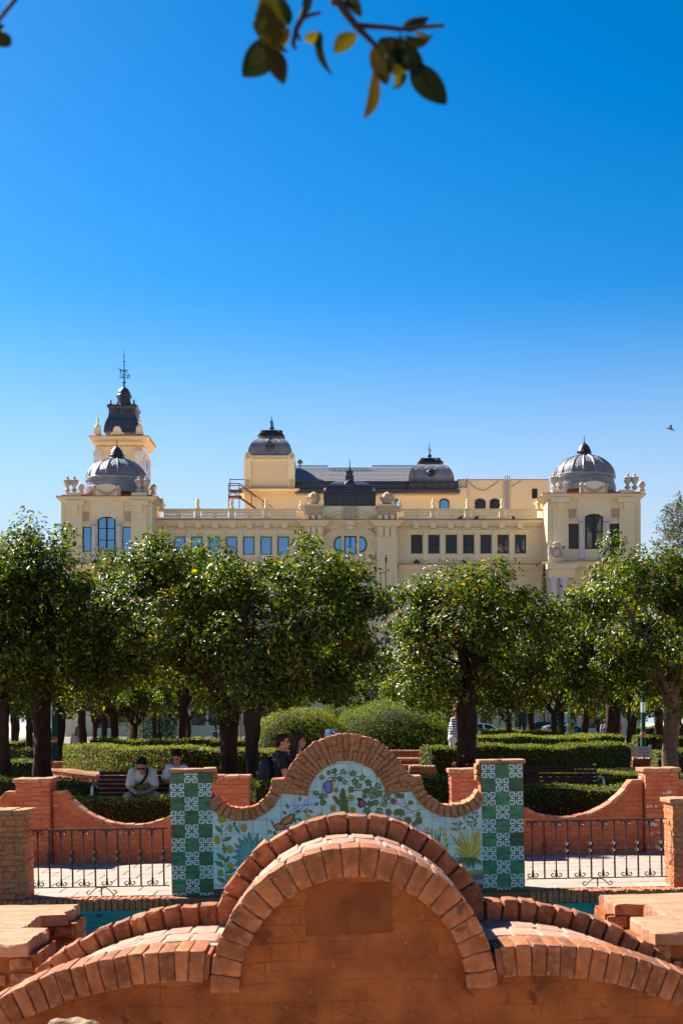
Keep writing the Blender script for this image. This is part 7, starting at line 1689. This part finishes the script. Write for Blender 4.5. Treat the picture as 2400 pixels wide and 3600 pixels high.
bpart('fascia_panels', 'slate', lambda b: [bx(b, 1042+k*20, 1057+k*20, 1700, 1717, D2-.22, .1) for k in range(20)])
bpart('dentils', 'ochre2', lambda b: [bx(b, 1040+k*7, 1043.5+k*7, 1734, 1740, D2-.55, .6) for k in range(80)])
def crest_ridge(b, x0, x1):
    x = x0
    while x < x1: p = pt(x, 1646, DR); b.tube([p, (p[0], p[1], p[2]+.36)], .035, 4); b.ell((p[0], p[1], p[2]+.25), (.11, .05, .09), 6, 5); x += 6.5
bpart('ridge_cresting', 'lead', lambda b: [crest_ridge(b, 1046, 1156), crest_ridge(b, 1310, 1470), bx(b, 1040, 1470, 1645, 1647.5, DR-.1, .2)])
for k in range(8):
    x0 = 1159+k*18.4; o = bpart('skylight', 'lead', lambda b: [bx(b, x0-1, x0+17.8, 1644, 1646, DR-1.1, .2), bx(b, x0-1, x0+.4, 1644, 1669, DR-1.15, .12), bx(b, x0-1, x0+17.8, 1668, 1671, DR-1.15, .3)])
    part('pane', 'skylight', o, lambda b: b.add([pt(x0+.6, 1668, DR-1.1), pt(x0+17, 1668, DR-1.1), pt(x0+17, 1646, DR-.2), pt(x0+.6, 1646, DR-.2)], [(0, 1, 2, 3)]))
# small square dome at the right end of the roof
bpart('dome_roof', 'scales', lambda b: square_dome(b, 1434, 1596, 1622, 1690, D2-.8, 6.6, top=.40), 30); bpart('roof_crown', 'lead', lambda b: [b.frus((X(1510, D2+2.5)-BX, D2+2.5-BY), 1.4, 1.4, Zp(1634, D2+2.5)-BZ, 1.0, 1.0, Zp(1620, D2+2.5)-BZ), b.frus((X(1510, D2+2.5)-BX, D2+2.5-BY), 1.1, 1.1, Zp(1620, D2+2.5)-BZ, 1.05, 1.05, Zp(1616, D2+2.5)-BZ)]); bpart('crown_cap', 'zinc', lambda b: b.frus((X(1510, D2+2.5)-BX, D2+2.5-BY), .95, .95, Zp(1616, D2+2.5)-BZ, .25, .25, Zp(1610, D2+2.5)-BZ))
for x in (1483, 1537): bpart('crown_knob', 'lead', lambda b: b.ell(pt(x, 1616, D2+1.3), (.26, .26, .22), 8, 6))
bpart('oculus_dormer', 'lead', lambda b: [b.ell(pt(1515, 1666, D2-.55), (.55, .3, .55), 12, 8), b.ell(pt(1515, 1668, D2-.8), (.26, .1, .26), 10, 6, m=1)] if False else b.ell(pt(1515, 1666, D2-.55), (.55, .3, .55), 12, 8)); bpart('oculus', 'wframe', lambda b: b.ell(pt(1515, 1667, D2-.82), (.28, .08, .28), 12, 8))
bpart('roof_fascia', 'lead', lambda b: [bx(b, 1428, 1606, 1690, 1695, D2-1.1, 7), bx(b, 1436, 1608, 1695, 1719.5, D2-.8, 6.5), bx(b, 1430, 1616, 1720, 1730, D2-1.4, 8)]); bpart('fascia_panels', 'slate', lambda b: [bx(b, 1444+k*27, 1462+k*27, 1699, 1716, D2-.88, .1) for k in range(6)])
spike(1509, 1555, 1612, D2+2.5, .05)
bpart('rear_wing', 'ochre2', lambda b: [bx(b, 1610, 1930, 1687, 1860, D2+1, 9)]); bpart('rear_wing_edge', 'redlead', lambda b: bx(b, 1608, 1930, 1684.5, 1687, D2+.9, 9.2))
for a_, c_, y0 in ((1384, 1400, 1753), (1543, 1578, 1753), (1668, 1706, 1753), (1720, 1756, 1753)):
    pts = [(a_, 1790), (c_, 1790), (c_, y0+12)]+[((a_+c_)/2+(c_-a_)/2*math.cos(t), y0+14-14*math.sin(t)) for t in [k*math.pi/8 for k in range(1, 8)]]+[(a_, y0+12)]; dd = D2 if c_ < 1600 else D2+1
    w_ = bpart('arched_window', 'wframe', lambda b: b.prism([(pt(x, y, dd)[0], pt(x, y, dd)[2]) for x, y in pts], dd-BY-.08, dd-BY+.05), fix=True)
    q = [((a_+c_)/2+(x-(a_+c_)/2)*.8, 1790+(y-1790)*.86) for x, y in pts]; part('pane', 'glassblue' if c_ < 1600 else 'glassdark', w_, lambda b: b.prism([(pt(x, y, dd)[0], pt(x, y, dd)[2]) for x, y in q], dd-BY-.09, dd-BY-.081), fix=True)
for px in (1773, 1781, 1789): bpart('roof_pipe', 'pipe', lambda b: b.tube([pt(px, 1790, D2+.8), pt(px, 1670+abs(px-1781)*.4, D2+.8)], .085, 8))
bpart('roof_pipe', 'pipe', lambda b: b.tube([pt(1640, 1760, D2+.9), pt(1640, 1680, D2+.9)], .07, 6)); bpart('hatch', 'wframe', lambda b: bx(b, 1869, 1888, 1718, 1752, D2+.95, .1))
bpart('cable', 'wframe', lambda b: [b.tube([pt(1642+i*11, 1690+34*math.sin(i/10*math.pi)*(1 if i < 7 else .9), D2+.9) for i in range(11)], .03, 4), b.tube([pt(1790, 1715), pt(1850, 1690)] if False else [pt(1795, 1712, D2+.9), pt(1830, 1690, D2+.9)], .03, 4)])
# dish and steel escape stair
bpart('aerial', 'zinc', lambda b: [b.tube([pt(1055, 1646, D2+2), pt(1055, 1632, D2+2)], .05, 6), b.add([pt(1055, 1619, D2+2), pt(1063, 1627, D2+2), pt(1055, 1635, D2+2), pt(1047, 1627, D2+2)], [(0, 1, 2, 3)]).box(*[0]*6) if False else b.lathe(pt(1055, 1635, D2+2), ((.05, 0), (.34, .32), (.05, .64)), 4)])
def stair(b):
    d = D2-2; T = lambda *q: b.tube([pt(x, y, d) for x, y in q], .05, 5)
    T((804, 1790), (804, 1700)); T((809, 1790), (809, 1682)); T((841, 1790), (841, 1700)); T((804, 1700), (843, 1700)); T((804, 1707), (843, 1707)); T((809, 1686), (858, 1686)); T((843, 1700), (925, 1762), (960, 1785)); T((845, 1707), (900, 1748)); T((884, 1730), (884, 1776)); T((925, 1760), (925, 1786)); T((812, 1722), (845, 1752))
    bx(b, 806, 850, 1721, 1728, d, 1.2); bx(b, 804, 848, 1742, 1748, d, 1.2); p = [pt(842, 1744, d), pt(900, 1784, d), pt(900, 1790, d), pt(842, 1750, d)]; b.add(p+[(x, y+1.0, z) for x, y, z in p], [(0, 3, 2, 1), (4, 5, 6, 7), (0, 1, 5, 4), (3, 7, 6, 2)])
bpart('escape_stair', 'redsteel', stair)
# ---- clock tower
S3 = F/D3; TH = 166/S3
def tw(b): bx(b, 335, 501, 1570, zg, D3, TH)
bpart('clock_tower_shaft', 'ochre', tw)
for x0, x1 in ((331, 356), (474, 503)): bpart('tower_pilaster', 'marble', lambda b: [bx(b, x0, x1, 1604, 1830, D3-.25, .3), bx(b, x0-2, x1+2, 1583, 1604, D3-.45, .5)])
bpart('tower_pilaster', 'marble', lambda b: [b.box(X(501, D3)-BX, X(501, D3)-BX+.25, D3-BY+y0, D3-BY+y0+.8, 8, Zp(1590, D3)-BZ) for y0 in (.25, TH-.9)])
cornice(335, 501, 1533, 1564, D3, .68, 'ochre', 5, back=TH+.6); bpart('tower_dentils', 'trim', lambda b: [bx(b, 337+k*6, 340+k*6, 1551, 1556, D3-.75, .3) for k in range(28)])
bpart('tower_frieze', 'relief', lambda b: [b.tube([pt(358+i*9.6, 1566+4*math.sin(i*1.57), D3-.08) for i in range(13)], .10, 5)]+[b.ell(pt(x, 1566, D3-.05), (.3, .1, .3), 8, 6) for x in (345, 488)])
o = bpart('clock', 'lead', lambda b: b.lathe((0, 0, 0), ((1.05, 0), (1.05, .12)), 24)); o.location = (X(501, D3)-BX+.0, D3-BY+TH/2, Zp(1636, D3)-BZ); o.rotation_euler = (0, R(90), 0)
part('dial', 'glassblue', o, lambda b: b.lathe((0, 0, .12), ((.88, 0), (.88, .03)), 24)); part('hands', 'lead', o, lambda b: [b.box(-.7, 0, -.04, .04, .16, .19), b.box(-.03, .03, 0, .5, .16, .19)])
o = bpart('clock', 'marble', lambda b: b.lathe((0, 0, 0), ((1.05, 0), (1.05, .12)), 24)); o.location = (X(430, D3)-BX, D3-BY, Zp(1636, D3)-BZ); o.rotation_euler = (R(90), 0, 0); part('dial', 'glassblue', o, lambda b: b.lathe((0, 0, .12), ((.88, 0), (.88, .03)), 24))
cxT, cyT = X(430, D3+TH/2)-BX, D3+TH/2-BY
cxT = ((335+501)/2-1200)/S3-BX
def zt(y): return Zp(y, D3+TH/2)-BZ
def mans(b):
    P = [(1.0*63/S3, 1530), (.97*63/S3, 1510), (56/S3, 1490), (50/S3, 1478), (47.5/S3, 1466), (47/S3, 1444)]
    for (a, y0), (c, y1) in zip(P[:-1], P[1:]): b.frus((cxT+.2, cyT), a, a, zt(y0), c, c, zt(y1))
bpart('tower_mansard', 'slate', mans)
bpart('tower_roof_panels', 'lead', lambda b: [b.box(cxT+.2+u/S3, cxT+.2+(u+30)/S3, cyT-47/S3-.06, cyT-47/S3+.02, zt(1464), zt(1449)) for u in (-34, 5)]+[b.tube([(cxT+.2+(u+15)/S3+.28*math.cos(a), cyT-47/S3-.09, zt(1456)+.16*math.sin(a)) for a in [k*.52 for k in range(13)]], .05, 5) for u in (-34, 5)])
bpart('tower_upper_cornice', 'lead', lambda b: [b.frus((cxT+.2, cyT), 49/S3, 49/S3, zt(1446), 54/S3, 54/S3, zt(1438)), b.frus((cxT+.2, cyT), 54/S3, 54/S3, zt(1438), 50/S3, 50/S3, zt(1432))])
bpart('cupola', 'lead', lambda b: b.lathe((cxT+.2, cyT, zt(1433)), [(r/S3*1.06, h/S3) for r, h in ((30, 0), (27, 4), (23, 8), (22, 32), (27, 36), (27, 42), (22, 46), (21, 54), (17, 62), (9, 70), (4, 74))], 8, a0=.39), 25)
for sx in (-1, 1):
    for sy in (-1, 1): bpart('corner_spirelet', 'lead', lambda b: b.lathe((cxT+.2+sx*41/S3, cyT+sy*41/S3, zt(1432)), [(r/S3, h/S3) for r, h in ((4, 0), (4, 6), (2, 8), (4, 12), (1, 18))], 6))
    bpart('cupola_buttress', 'lead', lambda b: b.prism([(cxT+.2+sx*u/S3, zt(1432)+v/S3) for u, v in ((20, 0), (34, 0), (27, 6), (24, 18), (20, 22))][::sx], cyT-.2, cyT+.2), fix=True)
for (px, py, dd) in ((344, 1529, D3+.2), (491, 1529, D3+.2), (491, 1529, D3+TH-.5), (344, 1529, D3+TH-.5)):
    p = pt(px, py, dd); bpart('tower_finial', 'trim', lambda b: [b.frus((p[0], p[1]), .38, .38, p[2], .33, .33, p[2]+.75), b.lathe((p[0], p[1], p[2]+.75), ((.36, 0), (.36, .12), (.3, .25), (.12, .45), (.12, .55), (.22, .75), (.10, .95), (.17, 1.05), (.03, 1.3)), 8)], 35)
bpart('tower_shield', 'trim', lambda b: b.prism([(X(414+u, D3)-BX, Zp(1530-v, D3)-BZ) for u, v in ((-24, 0), (24, 0), (24, 6), (16, 9), (12, 22), (6, 29), (-6, 29), (-12, 22), (-16, 9), (-24, 6))], D3-BY-.35, D3-BY+.1), fix=True)
# weather vane with its letters
zv = zt(1360); xv = cxT+.2
vane = link(bpy.data.objects.new('weather_vane', None), ch)
part('rod', 'verd', vane, lambda b: [b.tube([(xv, cyT, zv-.3), (xv, cyT, zt(1290)), (xv, cyT, zt(1224))], [.09, .06, .02], 6)]+[b.ell((xv, cyT, zt(y)), (r, r, .10), 8, 6) for y, r in ((1343, .22), (1271, .13), (1252, .09))]+[b.tube([(xv+s_*.05, cyT, zt(1358)), (xv+s_*.22, cyT, zt(1352)), (xv+s_*.12, cyT, zt(1346)), (xv+s_*.05, cyT, zt(1350))], .03, 5) for s_ in (-1, 1)])
part('flag', 'verd', vane, lambda b: [b.tube([(xv-.70, cyT, zt(1297)), (xv+.35, cyT, zt(1304)), (xv+.55, cyT, zt(1320)), (xv+.72, cyT, zt(1321))], .035, 5), b.tube([(xv-.5, cyT, zt(1299)), (xv-.28, cyT, zt(1316)), (xv+.55, cyT, zt(1321))], .035, 5)])
def letter(ch_, x, z, h):
    cu = bpy.data.curves.new('t', 'FONT'); cu.body = ch_; cu.size = h; cu.extrude = .03; cu.align_x = 'CENTER'; ob = bpy.data.objects.new('t', cu); COL.objects.link(ob)
    me = bpy.data.meshes.new_from_object(ob.evaluated_get(bpy.context.evaluated_depsgraph_get())); bpy.data.objects.remove(ob); me.materials.clear(); me.materials.append(M['verd']); o = link(bpy.data.objects.new('letter', me), vane); o.location = (x, cyT, z); o.rotation_euler = (R(90), 0, 0)
for c_, x, y, h in (('M', -.18, 1315, .72), ('T', .14, 1316, .72), ('N', .52, 1331, .5), ('O', .24, 1334, .42), ('E', -.18, 1329, .42), ('S', -.42, 1331, .5)): letter(c_, xv+x, zt(y), h)
part('direction_arms', 'verd', vane, lambda b: [b.tube([(xv-.45, cyT, zt(1326)), (xv+.55, cyT, zt(1326))], .025, 5), b.tube([(xv, cyT-.45, zt(1326)), (xv, cyT+.45, zt(1326))], .025, 5)])
# ---- ornate lamp standard in front of the facade
t = thing('ornate_lamp', 'tall ornate black lamp standard rising before the centre of the facade', 'lamp post', (X(1354, 110), 110, .48))
def orn(b):
    d = 110; g = lambda px, py: (X(px, d)-t.location.x, 0, Zp(py, d)-.48)
    b.tube([(0, 0, 0), g(1355, 2080)], [.12, .05], 8); b.tube([g(1355, 2080), g(1356, 1950)], [.04, .03], 8); p = g(1356, 1965); b.lathe((p[0], 0, p[2]-.3), ((.05, 0), (.10, .1), (.06, .2), (.12, .35), (.05, .5), (.02, .65)), 8); b.tube([g(1356, 2013), g(1332, 2013), g(1338, 2020)], .03, 6); b.tube([g(1337, 2013), g(1337, 2066)], .035, 6); p = g(1337, 2075); b.lathe((p[0], 0, p[2]-.1), ((.05, 0), (.16, .1), (.10, .3), (.03, .45)), 8)
part('standard', 'iron', t, orn)
# ---- birds
def pigeon_mesh(m):
    b = MB(); b.ell((0, 0, .10), (.085, .15, .085), 10, 8); b.ell((0, -.13, .20), (.05, .055, .055), 8, 6); b.tube([(0, -.08, .12), (0, -.13, .19)], [.06, .04], 8); b.tube([(0, -.17, .20), (0, -.21, .19)], [.015, .004], 5); b.add([(-.04, .12, .09), (.04, .12, .09), (.05, .30, .06), (-.05, .30, .06)], [(0, 1, 2, 3)]); b.tube([(-.03, 0, .04), (-.03, -.01, 0)], .01, 4); b.tube([(.03, 0, .04), (.03, -.01, 0)], .01, 4); return b.mesh('pigeon', m, True)
pm, pw = pigeon_mesh(mat('pigeon_grey', (0.05, 0.05, 0.06), rough=.7)), pigeon_mesh('wtile')
for i, (px, py, lab, w_) in enumerate(((1617, 1829, 'dark pigeon on the upper cornice above the third right window', 0), (1673, 1829, 'dark pigeon on the upper cornice above the fourth right window', 0), (1704, 1829, 'white pigeon on the upper cornice among dark ones', 1), (1804, 1829, 'dark pigeon nearest the right pavilion on the upper cornice', 0), (1469, 1984, 'dark pigeon on the lower ledge below the first right window', 0), (1632, 1984, 'dark pigeon on the lower ledge below the middle right window', 0), (1711, 1984, 'white pigeon on the lower ledge', 1), (1460, 1984, 'dark pigeon paired with another on the lower ledge', 0))):
    o = link(bpy.data.objects.new('pigeon', pw if w_ else pm)); d = D0-(.6 if py < 1900 else .45); p = W(px, py-3, d); o.location = p; o.scale = (1.5,)*3; o.rotation_euler = (0, 0, R(60+i*47)); tag(o, lab, 'bird', 'pigeons on the facade ledges')
t = thing('flying_bird', 'dark gull gliding in the sky at the right edge', 'bird', W(2356, 1508, 75))
gm = mat('gull_grey', (0.10, 0.10, 0.12), (0.22, 0.22, 0.24), 8, .8)
part('body', gm, t, lambda b: b.tube([(-.20, 0, .05), (-.08, 0, .02), (.06, 0, -.02), (.20, 0, -.09)], [.012, .05, .055, .012], 8)); 
for s_ in (-1, 1): part('wing', gm, t, lambda b: b.add([(-.05, s_*.03, .02), (.07, s_*.03, 0), (-.02, s_*.30, .16), (-.16, s_*.52, .10), (-.12, s_*.28, .15)], [(0, 1, 2, 4), (4, 2, 3)] if s_ > 0 else [(4, 2, 1, 0), (3, 2, 4)]))
# ---------------------------------------------------------------- overhanging branch close to the camera
BD0 = 1.45
ob = thing('overhanging_branch', 'dark out of focus leafy orange twigs hanging in from the top edge', 'branch', (0.35, -0.9, -0.14))
OB = Vector(ob.location)
def zz(x, y, dd=0.0): return W(800+.5421*x, .5421*y, BD0+dd)-OB
def twigs(b):
    for pts, r0, r1 in (([(600, -700), (640, -300), (690, -40), (760, 75), (830, 165), (900, 235), (965, 300), (1000, 330)], .006, .0020), ([(830, 160), (920, 170), (1040, 178), (1130, 190), (1250, 175), (1405, 165)], .0030, .0022), ([(600, -700), (560, -200), (525, 10), (480, 120), (445, 190), (425, 285), (440, 320)], .005, .0020), ([(490, 118), (540, 95), (605, 80)], .0022, .0020), ([(445, 190), (470, 265)], .0018, .0014), ([(970, 300), (1030, 265), (1060, 240)], .0024, .002), ([(710, 10), (670, 25)], .003, .003)):
        b.tube([zz(*p) for p in pts], [r0+(r1-r0)*i/(len(pts)-1) for i in range(len(pts))], 7)
smooth_by_angle(part('twigs', 'bark', ob, twigs), 60)
def trunk(b):
    q = zz(600, -700); b.tube([(0, 0, 0), (0, 0, .9), (.05, .05, 2.1), (0.0, .3, 2.9), (q.x*.4, q.y*.6, q.z+.25), (q.x, q.y, q.z)], [.16, .12, .11, .06, .03, .006], 10)
smooth_by_angle(part('limb', 'bark', ob, trunk), 60)
def bleaf(base, tip, w, bend=0.0, tilt=0.0, c=(0.030, 0.042, 0.006), dd=0.0):
    """one broad leaf, cupped along the midrib; base, tip in zoom pixels"""
    p, q = zz(*base, dd), zz(*tip, dd+random.uniform(-.012, .012)); d = q-p; v = Vector((0, 1, 0)); n = d.cross(v).normalized(); up = n.cross(d).normalized(); L_ = d.length; W_ = w*.62*BD0/F; c = tuple(k*(.38 if c[0] < .05 else .75) for k in c)
    n = (n*math.cos(tilt)+up*math.sin(tilt)).normalized(); up = n.cross(d).normalized(); b = MB(); N_ = 10; vs = []; fs = []
    for i in range(N_+1):
        t = i/N_; wd = W_*math.sin(math.pi*min(1, t**.85))**.75*(1-.15*t); m_ = p+d*t+n*bend*L_*math.sin(math.pi*t)+up*.05*L_*math.sin(math.pi*t)
        for k in (-1, -.5, 0, .5, 1): vs.append(m_+n*wd*k+up*wd*.35*abs(k))
    for i in range(N_):
        for k in range(4): a = i*5+k; fs.append((a, a+1, a+6, a+5))
    b.col = c; b.add(vs, fs); o = b.build('leaf', 'nleaf', ob, True)
DK, MD, YL = (0.018, 0.026, 0.006), (0.040, 0.040, 0.006), (0.16, 0.125, 0.004)
bleaf((300, -120), (300, 330), 95, 0, .25, (0.055, 0.050, 0.006)); bleaf((330, 90), (225, 290), 78, .1, .3, YL); bleaf((400, 180), (300, 400), 50, -.12, .3, (0.10, 0.065, 0.006)); bleaf((290, 250), (95, 500), 92, .05, .3, DK); bleaf((240, 300), (370, 550), 62, .05, -.3, MD); bleaf((250, 20), (195, 200), 60, .1, .2, MD)
bleaf((530, -60), (505, 90), 30, 0, .2, MD); bleaf((590, 215), (490, 250), 34, .1, .3, YL); bleaf((600, 200), (560, 300), 26, .15, .3, MD); bleaf((600, 205), (685, 495), 30, -.10, .5, MD); bleaf((840, 215), (690, 345), 52, -.08, .25, (0.10, 0.075, 0.006)); bleaf((790, -60), (870, 110), 46, 0, .3, MD); bleaf((700, -30), (780, 60), 34, 0, .3, MD)
bleaf((960, 440), (880, 775), 40, .12, .4, (0.075, 0.05, 0.008)); bleaf((950, 290), (1030, 555), 62, .05, .3, (0.055, 0.045, 0.008)); bleaf((1130, 190), (1310, 110), 50, .12, .3, DK); bleaf((1140, 230), (1335, 220), 44, -.2, .3, MD); bleaf((1060, 240), (1270, 470), 96, .08, .3, DK); bleaf((1080, 300), (1140, 530), 66, 0, .3, (0.10, 0.085, 0.008)); bleaf((1200, 400), (1420, 680), 98, .06, .25, DK); bleaf((1160, 480), (1065, 575), 22, .1, .4, MD); bleaf((1040, 260), (1120, 420), 60, .1, .2, DK)
bleaf((1040-60, 330), (1075, 380), 16, 0, .2, (0.3, 0.28, 0.2)); bleaf((-1520, 200), (-1405, 300), 62, .1, .4, MD); bleaf((-1560, 160), (-1450, 390-200), 40, .1, .3, MD)
for (x0, y0), (x1, y1), w_, bd, c_ in (((330, -60), (395, 170), 46, .2, DK), ((250, 120), (215, 260), 40, -.2, MD), ((310, 280), (395, 340), 34, .25, MD), ((215, 300), (140, 430), 50, .2, DK), ((1090, 250), (1010, 420), 44, -.22, MD), ((1150, 330), (1230, 500), 52, .2, DK), ((1120, 210), (1200, 330), 46, -.2, MD), ((1210, 200), (1325, 250), 36, .25, (0.14, 0.09, 0.006)), ((1060, 330), (1040, 480), 36, .2, DK), ((1290, 430), (1370, 600), 44, -.18, MD), ((540, -30), (480, 40), 26, .2, DK), ((760, -20), (860, 40), 34, -.2, DK), ((1100, 420), (1080, 560), 30, .25, (0.13, 0.10, 0.01))): bleaf((x0, y0), (x1, y1), w_, bd, .7, c_, -.03)
part('left_twig', 'bark', ob, lambda b: b.tube([zz(600, -700), zz(-500, -500), zz(-1300, -100), zz(-1530, 190)], [.006, .004, .003, .002], 6))
